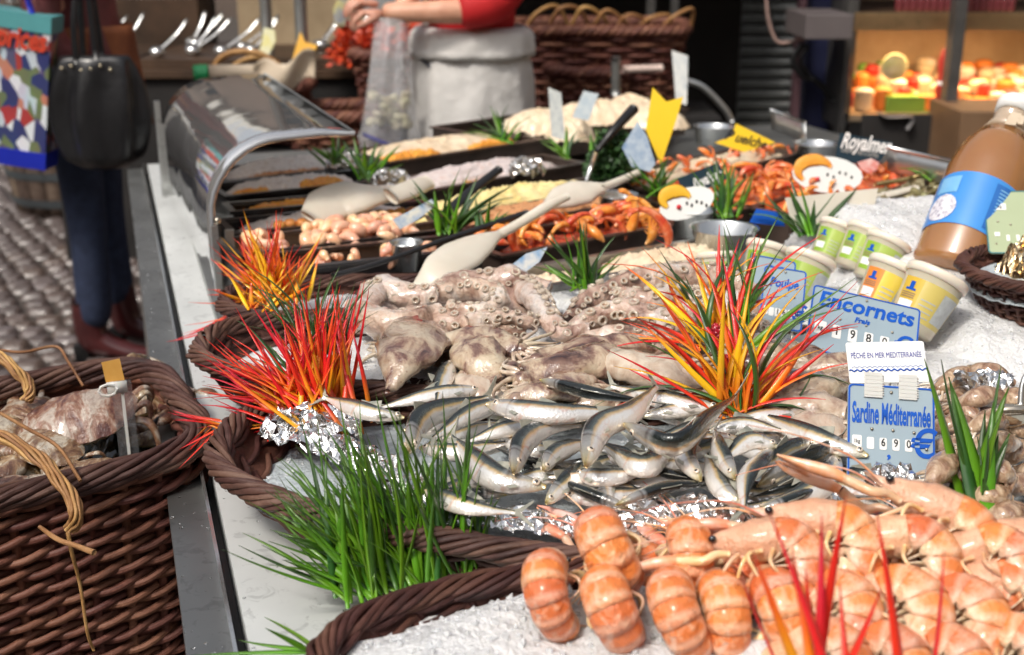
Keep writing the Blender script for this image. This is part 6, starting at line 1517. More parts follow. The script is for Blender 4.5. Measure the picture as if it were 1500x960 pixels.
SKIN = m_wet('skin', [(.3, (.52, .24, .16)), (.5, (.62, .32, .22)), (.7, (.66, .38, .28))], 14, .15, 90, rough=.45, sss=.15); SKIN.node_tree.nodes['Principled BSDF'].inputs['Coat Weight'].default_value = 0
JEANS = pm('dark_jeans', [(.012, .020, .050), (.024, .036, .080)], 30, .8, 0, .4, 120); REDC = pm('red_shirt', [(.42, .006, .010), (.58, .012, .015)], 9, .75, 0, .4, 40); APR = pm('white_apron', [(.58, .56, .54), (.72, .705, .68)], 5, .85, 0, .5, 12, .02)
COAT = pm('burgundy_coat', [(.09, .018, .020), (.20, .05, .05)], 9, .55, 0, .5, 14, .02); RUST = pm('rust_wool', [(.16, .045, .015), (.30, .10, .035)], 9, .8, 0, .5, 60); BOOT = pm('burgundy_leather', [(.04, .008, .009), (.08, .017, .018)], 9, .28, coat=.5)
LEATH = pm('black_leather', [(.006, .006, .007), (.014, .014, .016)], 9, .30, 0, .15, 12, .02, coat=.15); HAIR = pm('brown_hair', [(.03, .015, .008), (.08, .04, .02)], 60, .5)
def head(parent, c, yaw, hs=1.0):
    h = bpy.data.objects.new('head', None); col.objects.link(h); h.parent = parent; h.matrix_local = Matrix.Translation(c) @ Matrix.Rotation(yaw, 4, 'Z') @ Matrix.Scale(hs, 4)
    m = MB(); m.ball((0, 0, 0), (.075, .092, .112), 20, 14); 
    for i, v in enumerate(m.v):
        if v.z < -.03: k = 1 + (v.z + .03)*2.4; m.v[i] = Vector((v.x*k, v.y*k, v.z))
    m.ball((0, -.098, -.015), (.011, .018, .020), 8, 6); m.ball((.076, 0, -.01), (.010, .016, .026), 8, 6); m.ball((-.076, 0, -.01), (.010, .016, .026), 8, 6)
    m.build('face', SKIN, h)
    for s_ in (-1, 1): MB().ball((s_*.030, -.082, .010), .010, 8, 6).build('eye', EYEB, h)
    MB().ball((0, -.088, -.052), (.022, .008, .006), 10, 6).build('mouth', pm('lip', (.4, .12, .1), 20, .5), h)
    m = MB(); m.ball((0, .018, .022), (.090, .098, .112), 18, 12); m.v = [Vector((v.x, max(v.y, -.055 + .2*max(0, .06 - v.z)), v.z)) for v in m.v]; m.build('hair', HAIR, h)
def hand(parent, wrist, d, up_, s=1.0, curl=1.0, side=1):
    """palm and five curled fingers as one skinned mesh; d = direction of the fingers, up_ = back of the hand"""
    M = frame(Vector(wrist), d, up_); cs = [[((0, 0, 0), (.028*s, .020*s)), ((.045*s, 0, 0), (.036*s, .016*s)), ((.080*s, 0, 0), (.036*s, .013*s))]]
    for k in range(4):
        y = (-.030 + .020*k)*s; L = (.075, .085, .080, .062)[k]*s; a = .5*curl + .06*k; p = Vector((.083*s, y, 0)); c = [2, (p, .0095*s)]
        for j in range(3):
            a += .75*curl; p = p + Vector((math.cos(a - .6*curl), 0, -math.sin(a - .6*curl)))*L*(.42, .33, .25)[j]; c.append((p.copy(), (.0088 - .001*j)*s))
        cs.append(c)
    cs.append([1, ((.040*s, side*.034*s, -.008*s), .012*s), ((.068*s, side*.046*s, -.022*s), .0105*s), ((.094*s, side*.036*s, -.038*s), .009*s)])
    V, E, Rr = chain(*cs); return skinned('hand', [M @ Vector(v) for v in V], E, Rr, SKIN, parent, 2)
# the fishmonger: faces left, arms in front of the body over a clear bag
YS = 4.50; XS = -.145
t = thing('person', 'fishmonger in red shirt and white apron holding up a clear plastic bag', 'person', (XS, YS, 0))
hipz, shz = .98, 1.46
V, E, Rr = chain([((0, 0, .98), (.165, .125)), ((0, .005, 1.10), (.155, .115)), ((.01, .01, 1.28), (.185, .125)), ((.01, .01, 1.43), (.15, .10)), ((0, .0, 1.51), .058), ((-.02, -.01, 1.56), .055)],
                 [0, ((-.09, 0, .90), .095), ((-.095, -.01, .50), .062), ((-.095, .01, .10), .045), ((-.14, -.02, .04), .040)], [0, ((.09, 0, .90), .095), ((.10, 0, .50), .062), ((.10, .03, .10), .045), ((.06, .0, .04), .040)],
                 [3, ((-.17, -.03, 1.42), .060), ((-.20, -.10, 1.24), .050), ((-.22, -.16, 1.115), .044), ((-.30, -.19, 1.11), .038)], [3, ((.18, -.04, 1.42), .062), ((.16, -.14, 1.24), .055), ((.06, -.20, 1.125), .050), ((-.08, -.22, 1.12), .044), ((-.22, -.22, 1.118), .034), ((-.285, -.21, 1.116), .028)])
skinned('body', V, E, Rr, SKIN, t)
sv, se, sr = chain([((0, 0, .99), (.178, .138)), ((0, .005, 1.10), (.168, .128)), ((.01, .01, 1.28), (.197, .137)), ((.01, .01, 1.42), (.165, .115)), ((0, 0, 1.48), (.085, .080))], [3, ((-.17, -.03, 1.42), .074), ((-.20, -.09, 1.26), .066), ((-.215, -.145, 1.15), .060)], [3, ((.18, -.04, 1.42), .078), ((.17, -.13, 1.26), .078), ((.10, -.185, 1.145), .080), ((.01, -.205, 1.128), .072), ((-.045, -.21, 1.125), .064)])
skinned('shirt', sv, se, sr, REDC, t)
# apron: wraps the hips, folded over at the waist
def apron_fn(rx, ry, z0, z1, a0, a1, fold, flare):
    def fn(u, v):
        a = a0 + (a1-a0)*u; z = z1 + (z0-z1)*v; k = .88 + .13*min(1, v*4)**.6 + flare*v + fold*math.sin(a*8 + v*3 + 2*fbm((a, v, 3), 1))*(.35 + v*.65) + .03*fbm((a*2, v*3, 1), 2)
        return Vector((rx*k*math.cos(a), ry*k*math.sin(a), z))
    return fn
m = MB(); m.grid(apron_fn(.205, .185, .42, 1.045, R(-235), R(55), .035, .16), 90, 18); o = m.build('apron', APR, t); o.modifiers.new('thick', 'SOLIDIFY').thickness = .004
m = MB(); m.grid(apron_fn(.212, .192, .955, 1.055, R(-235), R(55), .022, .03), 60, 5); o = m.build('apron_fold', APR, t); o.modifiers.new('thick', 'SOLIDIFY').thickness = .006
m = MB(); m.tube([Vector((-.20, -.06, .975)), Vector((-.235, -.08, .96)), Vector((-.245, -.07, .93)), Vector((-.215, -.09, .86)), Vector((-.225, -.09, .76))], [(.010, .004), (.016, .005), (.012, .004)], 8, 5); m.build('apron_tie', APR, t)
skinned('trousers', *[list(x) for x in chain([((0, 0, .97), (.15, .115)), ((-.09, 0, .88), .09), ((-.095, -.01, .50), .078), ((-.095, .01, .09), .066)], [0, ((.09, 0, .88), .09), ((.10, 0, .50), .078), ((.10, .03, .09), .066)])], JEANS, t)
for x, y in ((-.12, -.03), (.08, -.01)):
    m = MB(); m.tube([Vector((x + .05, y + .03, .045)), Vector((x, y, .05)), Vector((x - .09, y - .03, .035)), Vector((x - .14, y - .05, .028))], [(.035, .042), (.042, .048), (.045, .034), (.025, .022)], 12, 4, up=(0, 0, 1)); m.build('shoe', LEATH, t)
head(t, (-.03, -.02, 1.66), R(-50))
hand(t, (-.285, -.21, 1.116), (-1, -.1, .02), (0, -.25, 1), 1.0, .95, 1)
hand(t, (-.30, -.19, 1.14), (-.9, -.2, .15), (-.1, -.2, 1), .95, .8, -1)
# the bag it holds
bgp = PY(572, 26, 4.28)
t = thing('plastic_bag', 'clear plastic bag with whelks hanging from the hand of the fishmonger', 'bag', bgp)
m = MB()
def bagfn(u, v):
    a = 2*math.pi*u; z = -.47*v; w = (.055 + .055*v**1.3 if v < .8 else .11 - .02*(v-.8)*5); dd = .02 + .06*math.sin(math.pi*min(1, v*.95))**1
    f = 1 + .10*math.sin(a*7 + v*3)*(1-v*.5)
    return Vector((w*f*math.cos(a) - .02*v, dd*f*math.sin(a), z + .01*math.sin(a*3)*v))
m.grid(bagfn, 48, 24, closeu=True); 
b = NB('clear_bag_film'); b.bump(b.noise(14, 4, dist=1.5), .5, .02)
BAGM = b.set(color=(.86, .87, .90), rough=.10, alpha=.30, spec=.9, coat=.8); m.build('film', BAGM, t)
rgk = random.Random(4)
for k in range(40):
    o = bpy.data.objects.new('whelk', SNAIL); col.objects.link(o); tag(o, 'whelk inside the clear bag of the fishmonger', 'whelk', 'whelks in the clear bag'); 
    o.matrix_world = Matrix.Translation(bgp + Vector((rgk.uniform(-.085, .055), rgk.uniform(-.03, .03), rgk.uniform(-.37, -.26)))) @ Quaternion((rgk.random(), rgk.random(), rgk.random()), rgk.uniform(0, 3)).to_matrix().to_4x4()
    if k == 0: WHK = SNAIL.copy(); WHK.materials.clear(); WHK.materials.append(pm('pale_whelk_shell', [(.42, .38, .24), (.66, .60, .42)], 50, .4, 0, .3, 90, vary=.2))
    o.data = WHK
m = MB(); m.tube([Vector((-.10, -.06, -.385)), Vector((-.02, -.08, -.415)), Vector((.07, -.06, -.45))], [(.012, .006), (.014, .006), (.010, .005)], 10, 4); m.build('bag_print', pm('navy_print', (.03, .03, .16), 30, .4), t)

# the passer-by on the left
WX, WY = -1.39, 3.98
t = thing('person', 'shopper in burgundy coat, dark jeans and burgundy heeled boots, turned to the right', 'person', (WX, WY, 0))
V, E, Rr = chain([((0, 0, .90), (.115, .165)), ((0, 0, 1.06), (.10, .14)), ((.0, 0, 1.24), (.115, .17)), ((-.01, 0, 1.37), (.09, .13)), ((-.01, 0, 1.44), .048), ((.0, 0, 1.49), .046)],
                 [0, ((.0, -.08, .82), .070), ((.01, -.08, .46), .045), ((-.01, -.08, .12), .038)], [0, ((.01, .09, .82), .070), ((.015, .09, .46), .045), ((.03, .10, .12), .036)],
                 [3, ((0, -.17, 1.36), .052), ((-.02, -.20, 1.12), .042), ((.03, -.20, 1.02), .036), ((.10, -.20, .96), .028)], [3, ((0, .17, 1.36), .052), ((0, .20, 1.10), .042), ((.06, .18, .92), .028)])
skinned('body', V, E, Rr, SKIN, t)
skinned('jeans', *[list(x) for x in chain([((0, 0, .92), (.125, .172)), ((.0, -.08, .82), .088), ((.01, -.08, .46), .064), ((.0, -.08, .11), .060)], [0, ((.01, .09, .82), .088), ((.015, .09, .46), .064), ((.03, .10, .13), .058)])], JEANS, t)
skinned('coat', *[list(x) for x in chain([((.01, 0, .86), (.15, .20)), ((.0, 0, 1.06), (.125, .165)), ((.0, 0, 1.24), (.135, .19)), ((-.01, 0, 1.36), (.11, .15)), ((-.01, 0, 1.42), .07)], [3, ((0, -.18, 1.36), .070), ((-.02, -.21, 1.12), .060), ((.02, -.205, 1.03), .055), ((.06, -.20, .99), .050)], [3, ((0, .18, 1.36), .070), ((0, .21, 1.10), .060), ((.05, .18, .95), .050)])], COAT, t)
m = MB(); m.grid(lambda u, v: Vector((.045 + .135*math.sin(math.pi*(u-.15)) + .015*math.sin(u*17)*v + .03*v, (-.02 + .20*(u-.5)*2*.7), 1.10 - .32*v)), 24, 12); o = m.build('rust_cardigan', RUST, t); o.modifiers.new('thick', 'SOLIDIFY').thickness = .006
for (x, y, dx) in ((-.02, -.08, 0), (.04, .10, .0)):
    m = MB(); m.tube([Vector((x - .005, y, .22)), Vector((x, y, .13)), Vector((x + .02, y, .075)), Vector((x + .10, y, .045)), Vector((x + .18, y, .030)), Vector((x + .215, y, .026))], [(.048, .048), (.046, .052), (.044, .055), (.042, .034), (.040, .024), (.018, .014)], 14, 5, up=(-.5, 0, 1)); m.build('boot', BOOT, t)
    m = MB(); m.box((x - .030, y, .032), (.042, .045, .062), taper=1.2); m.build('boot_heel', BLACK, t, smooth=False)
head(t, (.01, 0, 1.60), R(80)); hand(t, (.10, -.20, .96), (.5, -.1, -.8), (.7, -.2, .4), .9, .8, 1)
m = MB(); m.box((0.0, -.205, 1.13), (.075, .02, .03)); m.build('blue_strap', pm('blue_strap', (.03, .06, .22), 20, .6), t)
# black hand bag
hb = PY(145, 160, 3.70)
t = thing('handbag', 'slouchy black leather handbag with metal studs on the arm of the shopper', 'handbag', mat=Matrix.Translation(hb) @ Matrix.Diagonal((.84, .84, .92, 1)))
def hbf(u, v):
    a = 2*math.pi*u; f = 1 + .13*math.sin(a*7 + 1.5*math.sin(3*v)) * math.sin(math.pi*v)**.5; w = .09 + .075*math.sin(math.pi*(.12 + .78*v))**.8; dd = .035 + .07*v**.7
    w *= (1 if v < .9 else 1 - (v-.9)*3.5); dd *= (1 if v < .9 else 1 - (v-.9)*4)
    return Vector((w*f*math.cos(a), dd*f*math.sin(a), .17 - .36*v))
m = MB(); m.grid(hbf, 64, 24, closeu=True); b0 = 0
m.face([i*25 + 24 for i in range(64)]); m.face([i*25 for i in range(64)][::-1]); m.build('bag_body', LEATH, t)
for s_ in (-1, 1):
    m = MB(); m.tube([Vector((-.05, s_*.035, .15)), Vector((-.045, s_*.04, .26)), Vector((-.03, s_*.02, .38)), Vector((-.01, s_*.02, .45)), Vector((.02, s_*.02, .38)), Vector((.03, s_*.035, .15))], [(.011, .004)], 8, 5) if False else m.tube([Vector((-.05, s_*.035, .15)), Vector((-.045, s_*.04, .26)), Vector((-.03, s_*.02, .38)), Vector((-.01, s_*.02, .45)), Vector((.01, s_*.02, .38)), Vector((.02, s_*.035, .15))], [(.012, .005), (.012, .005)], 8, 5); m.build('strap', LEATH, t)
for k in range(6): MB().ball((-.10 + .034*k, -.048, .135 + .008*math.sin(k*2)), .0065, 8, 6).build('stud', m_steel('stud_metal', (.8, .7, .5), .15) if k == 0 else bpy.data.materials['stud_metal'], t)
# printed shopping bag
sb = PY(38, 235, 3.72)
def m_print():
    b = NB('colourful_bag_print'); v = b.vec((17, 17, 11)); n = b.noise(1.4, 2, vec=v, out='Color'); vo = b.n('TexVoronoi'); vo.inputs['Scale'].default_value = 2.2; b.l(v, vo.inputs['Vector'])
    sp = b.n('SeparateColor'); b.l(vo.outputs['Color'], sp.inputs[0])
    c = b.ramp(sp.outputs[0], [(0, (.04, .05, .16)), (.18, (.40, .05, .05)), (.36, (.55, .60, .70)), (.52, (.10, .09, .18)), (.66, (.75, .78, .82)), (.80, (.16, .20, .10)), (.92, (.55, .22, .15))], 'CONSTANT')
    return b.set(color=b.mix(.3, c, n, 'OVERLAY'), rough=.35, coat=.3)
t = thing('shopping_bag', 'blue plastic shopping bag with a colourful picture print at the left edge', 'shopping bag', sb, None)
m = MB(); W_, H_ = .25, .44
ox = Vector((-.06, 0, 0))
R6 = Matrix.Rotation(R(9), 3, 'Y')
m.box(R6 @ Vector((-.05, 0, H_/2)), (W_, .10, H_), R6); m.build('printed_side', m_print(), t, smooth=False)
m = MB(); m.box(R6 @ Vector((-.05, -.001, .015)), (W_ + .006, .108, .05), R6); m.build('blue_bottom', pm('blue_bag_plastic', (.012, .025, .40), 20, .35), t, smooth=False)
m = MB(); m.box(R6 @ Vector((-.05, -.001, H_ - .02)), (W_ + .006, .106, .05), R6); m.build('teal_top', pm('teal_bag_plastic', (.10, .34, .36), 20, .4), t, smooth=False)
m = MB(); m.box(R6 @ Vector((-.172, -.001, H_*.6)), (.03, .106, H_*.75), R6); m.build('blue_side', bpy.data.materials['blue_bag_plastic'], t, smooth=False)
text('Caprices', .085, pm('red_print_bag', (.60, .06, .03), 20, .4), t, Matrix.Translation(R6 @ Vector((-.04, -.056, H_*.84))) @ R6.to_4x4(), bold=.003, shear=.2, fw=.21)
for s_ in (-1, 1): m = MB(); m.tube([R6 @ Vector((-.12, s_*.04, H_)), R6 @ Vector((-.06, s_*.02, H_ + .16)), R6 @ Vector((.02, s_*.04, H_))], [(.010, .003), (.010, .003)], 8, 6); m.build('bag_handle', bpy.data.materials['blue_bag_plastic'], t)

# ------------------------------------------------------------------ behind: barrel, next stalls, cool case
OAK = m_wicker('barrel_oak', (.09, .06, .045), (.17, .12, .09), (.26, .20, .15), .6); HOOP = m_steel('hoop_iron', (.20, .23, .25), .5)
bc = PY(118, 300, 6.3); bc.z = 0
t = thing('barrel', 'old oak barrel with grey iron hoops behind the shopper', 'barrel', bc); RB, HB = .36, 1.02
bul = lambda z: .86 + .14*math.sin(math.pi*z/HB)
for k in range(22):
    a0, a1 = 2*math.pi*(k+.04)/22, 2*math.pi*(k+.96)/22; m = MB()
    m.grid(lambda u, v: Vector((RB*bul(HB*v)*math.cos(a0+(a1-a0)*u), RB*bul(HB*v)*math.sin(a0+(a1-a0)*u), HB*v)), 2, 10); o = m.build('stave', OAK, t); s_ = o.modifiers.new('thick', 'SOLIDIFY'); s_.thickness = .02; s_.offset = -1
for z in (.06, .20, .34, .70, .84, .97):
    m = MB(); m.grid(lambda u, v: Vector(((RB*bul(z + .04*v) + .005)*math.cos(6.2832*u), (RB*bul(z + .04*v) + .005)*math.sin(6.2832*u), z + .04*v)), 44, 1, closeu=True); m.build('hoop', HOOP, t)
MB().lathe([(.30, HB-.05), (.0, HB-.049)], 30, cap=False).build('barrel_head', OAK, t)
def slab(name, label, cat, x0, x1, y0, y1, z0, z1, mat, group=None, kind=None):
    c = Vector(((x0+x1)/2, (y0+y1)/2, (z0+z1)/2)); o = MB().box((0, 0, 0), (x1-x0, y1-y0, z1-z0)).build(name, mat, smooth=False); o.location = c
    bv = o.modifiers.new('edge', 'BEVEL'); bv.width = .004; bv.segments = 2; return tag(o, label, cat, group, kind)
DARK = pm('dark_cloth', [(.010, .009, .009), (.022, .019, .018)], 5, .8, 0, .3, 20); DWOOD = pm('dark_brown_wood', [(.035, .020, .012), (.09, .05, .028)], 6, .5, 0, .3, 40); BEIGE = pm('beige_box_card', [(.34, .25, .15), (.46, .35, .22)], 6, .7)
# neighbour stall behind the guard (left)
t = thing('market_table', 'dark clothed table with brown trays behind the food guard', 'table', (-1.05, 5.6, 0))
MB().box((0, 0, .40), (1.75, .9, .80)).build('dark_cloth', DARK, t, smooth=False); MB().box((0, 0, .815), (1.80, .95, .03)).build('table_top', DWOOD, t, smooth=False)
for k in range(5): MB().box((-.70 + .35*k, 0, .850), (.32, .80, .035)).build('tray', DWOOD, t, smooth=False)
CAN = m_steel('can_metal', (.85, .86, .85), .12); rgc = random.Random(2)
for k in range(15):
    p = Vector((rgc.uniform(-1.85, -.75), rgc.uniform(5.20, 5.75), .87)); t = thing('metal_ladle', 'shiny metal ladle lying in a brown tray on the dark table', 'ladle', p, 'ladles on the dark table'); a = rgc.uniform(.2, 1.3)
    MB().ball((0, 0, .02), (.034, .034, .024), 12, 8).build('cup', CAN, t); MB().tube([Vector((0, 0, .02)), Vector((.10*math.cos(a), .05, .09)), Vector((.16*math.cos(a), .08, .15))], [(.010, .005), (.012, .006)], 8, 4).build('handle', CAN, t)
slab('wooden_box', 'brown wooden box at the back left of the dark table', 'box', -1.95, -1.45, 5.85, 6.2, .83, 1.08, DWOOD)
slab('cardboard_box', 'beige cardboard box behind the ladles', 'box', -1.28, -.80, 5.9, 6.25, .83, 1.30, BEIGE)
slab('cardboard_box', 'wider beige cardboard box right of the first', 'box', -.77, -.18, 5.95, 6.3, .83, 1.28, BEIGE)
slab('paper_label', 'grey sheet stuck on the wider cardboard box', 'paper', -.70, -.42, 5.94, 5.948, 1.02, 1.22, GREYL)
def bgbasket(x, y, z, a, b_, h, label, rz=0, taper=.85): return basket('wicker_basket', label, 'basket', M_at(Vector((x, y, z)), rz), a, b_, 4, h, taper=taper, rows=max(5, int(h/.022)), strand=.007, stakes=24, rim_r=.016, rim_strands=4, twist=.12, wale=1, mat=WICKR)
bgbasket(-.98, 4.75, .60, .20, .15, .22, 'brown wicker basket with cane handle right behind the food guard')
bgbasket(-.62, 4.60, .52, .20, .16, .22, 'brown wicker basket left of the clear bag')
bgbasket(-.40, 4.95, .72, .22, .16, .20, 'brown wicker basket with red flowers above it')
t = thing('market_table', 'low wooden bench carrying the wicker baskets behind the pans', 'table', (-.65, 4.78, 0))
MB().box((0, 0, .25), (1.05, .5, .50)).build('bench_body', DARK, t, smooth=False); 
MB().box((.25, .17, .60), (.5, .30, .20)).build('step', DARK, t, smooth=False); MB().box((-.33, -.03, .55), (.40, .34, .09)).build('step', DARK, t, smooth=False)
tool('cane_hoop', 'curved tan cane handle of the basket behind the guard', 'handle', [('cane', [Vector((-1.14, 4.66, .80)), Vector((-1.08, 4.64, .93)), Vector((-.94, 4.62, .95)), Vector((-.82, 4.64, .86)), Vector((-.79, 4.66, .76))], [(.012, .012)]*2, CANE, None), ('cane', [Vector((-1.12, 4.70, .80)), Vector((-1.04, 4.70, .90)), Vector((-.93, 4.70, .92)), Vector((-.84, 4.70, .80))], [(.009, .009)]*2, CANE, None)])
tool('paper_roll', 'long brown paper roll with a green end band behind the guard', 'paper roll', [('roll', [PY(305,108,4.4), PY(420,106,4.5)], [(.030, .030)]*2, PAPER, None), ('green_band', [PY(284,109,4.39), PY(305,108,4.4)], [(.032, .032)]*2, pm('green_band', (.02, .30, .10), 10, .5), None)])
m = MB(); m.grid(lambda u, v: Vector((.22*u, .02*math.sin(u*7 + v*3), -.10*v + .05*u + .02*math.sin(u*9))), 12, 8); o = m.build('wrapping_paper', PAPER); o.location = PY(370, 98, 4.42); tag(o, 'crumpled beige wrapping paper in the basket behind the guard', 'paper'); o.modifiers.new('thick', 'SOLIDIFY').thickness = .002
card('yellow_card', 'orange yellow forked card standing in the baskets behind the guard', 'card', [(440,46),(447,62),(465,66),(452,98),(440,104),(428,88)], 4.45, pm('orange_yellow_card', (.80, .42, .03), 10, .5))
card('price_tag', 'small yellow and white bottle shaped tag on the dark table', 'card', [(386,40),(402,44),(404,60),(392,84),(378,80),(384,60)], 4.9, pm('yellow_white_tag', [(.70, .62, .12), (.66, .68, .62)], 20, .5))
card('price_tag', 'blue and yellow tag standing before the flowers', 'card', [(494,0),(512,-6),(524,8),(520,40),(490,36),(488,14)], 5.0, pm('blue_yellow_tag', [(.08, .15, .40), (.78, .68, .10)], 16, .5))
RFL = pm('red_flower', [(.45, .02, .012), (.70, .10, .02)], 50, .5)
bush('red_flowers', 'red and orange flowers behind the clear bag', PY(535, 92, 5.05), (.15, .10, .16), 900, RFL, .022, 5, 'flowers')
bush('red_flowers', 'red flowers seen between the clear bag and the apron', PY(612, 76, 5.1), (.10, .08, .12), 500, RFL, .022, 6, 'flowers')
# right of the fishmonger
bgbasket(.36, 5.25, .66, .36, .26, .34, 'big brown wicker basket right of the fishmonger', R(-4)); bgbasket(.30, 4.92, .56, .15, .12, .30, 'tall narrow wicker basket beside the apron')
t = thing('market_table', 'dark bench under the big wicker basket', 'table', (.45, 5.15, 0)); MB().box((0, 0, .28), (1.1, .8, .55)).build('bench_body', DARK, t, smooth=False)
MB().box((.05, .10, .60), (.7, .5, .11)).build('step', DARK, t, smooth=False)
for k in range(7):
    a = k*.9; tool('cane_end', 'loose tan cane strand on the big wicker basket', 'cane', [('cane', [Vector((.05 + .09*k, 5.05, 1.00)), Vector((.10 + .09*k, 5.0, 1.07 + .02*math.sin(a))), Vector((.18 + .09*k, 5.05, 1.06 + .03*math.cos(a))), Vector((.24 + .08*k, 5.1, .99))], [(.008, .008)]*2, CANE, None)], 'cane strands on the big basket')
tool('scale_arm', 'grey upright post with a pinkish cross handle behind the skate wings', 'scale', [('post', [PY(902,140,4.6), PY(902,84,4.6)], [(.018, .018)]*2, STEEL_DULL, None), ('cross_handle', [PY(912,102,4.6), PY(970,100,4.62)], [(.016, .014)]*2, pm('pale_pink_plastic', (.62, .48, .42), 10, .5), None)])
tool('scale_arm', 'bent silver tube standing left of the steel bowl', 'tube', [('tube', [PY(1004,118,4.5), PY(1030,128,4.5), PY(1060,158,4.5), PY(1072,178,4.5)], [(.012, .012)]*2, STEEL, None), ('tube', [PY(996,90,4.5), PY(1000,150,4.5)], [(.016, .016)]*2, STEEL, None)])
# dark back wall with posts and a shutter
slab('back_wall', 'dark wall behind the stalls', 'wall', -.95, 6.5, 7.6, 7.75, 0.0, 2.55, pm('dark_plaster', [(.014, .012, .011), (.03, .026, .024)], 3, .8, 0, .3, 20))
GREYP = pm('dark_grey_paint', [(.05, .048, .046), (.085, .08, .075)], 10, .5); BLUEC = pm('dusky_blue_paint', [(.018, .022, .07), (.035, .04, .11)], 6, .5)
for k, (px, w_, y, m, lb) in enumerate(((955,.035,5.6,GREYP,'thin grey post left of the dark gap'), (990,.03,5.6,GREYP,'thin grey post right of the dark gap'), (1178,.03,5.7,pm('dusty_pink_paint', (.10,.05,.06), 8, .5),'narrow dusty pink post beside the blue column'), (1216,.17,5.8,BLUEC,'dusky blue column left of the lit cool case'), (1251,.05,5.5,GREYP,'grey post at the left corner of the lit cool case'), (1410,.05,5.3,GREYP,'grey post in the middle of the lit cool case'))):
    x = (px-750)/FPX * (y*CP + .1); slab('post', lb, 'post', x - w_/2, x + w_/2, y, y + .08, 0, 2.5, m)
sh = thing('roller_shutter', 'grey ribbed roller shutter behind the blue column', 'shutter', (PY(1082, 100, 6.1).x, 6.1, 0)); SW = PY(1182, 100, 6.1).x - PY(1082, 100, 6.1).x
SHM = pm('shutter_metal', [(.10, .105, .10), (.17, .175, .17)], 5, .4, .3)
for k in range(26): MB().tube([Vector((0, 0, .03 + k*.052)), Vector((SW, 0, .03 + k*.052))], [(.010, .0235)]*2, 8, up=(0, 0, 1)).build('slat', SHM, sh)
MB().box((SW*.55, -.03, 1.19), (.26, .03, .10)).build('note_box', GREYP, sh, smooth=False); MB().ball((.10, -.03, 1.37), .022, 8, 6).build('green_button', pm('lime_button', (.35, .6, .03), 10, .4), sh)
tool('hose', 'thin pale hose hanging in a loop before the shutter', 'hose', [('hose', [PY(1122,-10,5.6), PY(1126,30,5.6), PY(1140,62,5.6), PY(1170,58,5.6), PY(1190,52,5.6)], [(.007, .007)]*2, pm('pink_hose', (.45, .30, .26), 10, .5), None)])
tool('cable', 'dark cable coil hanging on the blue column', 'cable', [('cable', [PY(1176,62,5.6), PY(1162,88,5.6), PY(1176,112,5.6), PY(1192,116,5.6), PY(1208,132,5.6), PY(1220,148,5.6)], [(.014, .014)]*2, BLACK, None), ('cable', [PY(1184,66,5.58), PY(1172,90,5.58), PY(1190,116,5.58)], [(.010, .010)]*2, BLACK, None)])
slab('shelf_board', 'grey shelf board above the blue column', 'shelf', PY(1172,45,5.3).x, PY(1240,45,5.3).x, 5.2, 5.6, PY(1200,58,5.2).z, PY(1200,58,5.2).z + .10, pm('taupe_paint', (.13, .11, .11), 10, .5))
# lit cool case
YC = 5.5; xa = PY(1245, 100, YC).x; xb = xa + 1.15; zb = PY(1300, 166, YC).z; zt = PY(1300, 24, YC).z
t = thing('cool_case', 'warmly lit glass fronted cool case of packed food at the upper right', 'cool case', ((xa+xb)/2, YC, 0)); W_ = xb - xa; cm = (0)
WCREAM = pm('case_lining', [(.40, .28, .17), (.55, .42, .28)], 6, .5)
MB().box((0, .45, zb - .02), (W_, .9, .03)).build('shelf', WCREAM, t, smooth=False); MB().box((0, .92, (zb+zt)/2), (W_, .03, zt-zb+.1)).build('rear_panel', WCREAM, t, smooth=False)
MB().box((0, .47, zt + .012), (W_, .92, .012)).build('case_roof', DWOOD, t, smooth=False); MB().box((0, .0, zt - .022), (W_, .02, .075)).build('brass_rail', m_steel('rail_brass', (.8, .55, .3), .3), t, smooth=False)
for s_ in (-1, 1): MB().box((s_*(W_/2 + .015), .46, (zb+zt)/2), (.03, .93, zt-zb+.14)).build('side_panel', GREYP, t, smooth=False)
MB().box((0, -.01, (zb+zt)/2), (W_, .006, zt-zb)).build('front_glass', m_clear('case_glass', (.95, .93, .9), .02, 1.3, 1.0), t, smooth=False)
MB().box((0, .42, zb/2 - .02), (W_, .84, zb - .05)).build('dark_base', DARK, t, smooth=False)
LAMPM = NB('case_tube_glow').set(color=(1, .7, .4), emit=(1.0, .62, .30), emits=9.0)
m = MB(); m.tube([Vector((-W_/2 + .05, .05, zt - .012)), Vector((W_/2 - .05, .05, zt - .012))], .014, 10); m.build('light_tube', LAMPM, t)
ld = bpy.data.lights.new('case_lamp', 'AREA'); ld.shape = 'RECTANGLE'; ld.size = W_ - .1; ld.size_y = .06; ld.energy = 20; ld.color = (1, .60, .28)
lo = bpy.data.objects.new('case_lamp', ld); col.objects.link(lo); lo.location = ((xa+xb)/2, YC + .14, zt - .04)
rgp = random.Random(8); PK = [pm('pack_' + n, c, 12, .4) for n, c in (('cream', (.66, .55, .40)), ('green', (.16, .34, .06)), ('orange', (.74, .25, .05)), ('white', (.72, .68, .62)), ('red', (.5, .04, .03)))]
for k in range(120):
    x = rgp.uniform(xa + .08, xb - .06); y = YC + rgp.uniform(.08, .75); r_ = rgp.uniform(.025, .05); h_ = rgp.uniform(.05, .12) + .12*max(0, y - YC - .3); m = PK[rgp.choice((0, 0, 2, 2, 3, 3, 1, 4))]
    o = MB().lathe([(r_*.8, 0), (r_, .01), (r_, h_*.8), (r_*1.05, h_*.82), (r_*1.05, h_*.9), (r_*.6, h_)], 12).build('food_pack', m); o.location = (x, y, zb + .0); tag(o, 'food pack standing in the lit cool case', 'food pack', 'packs in the cool case')
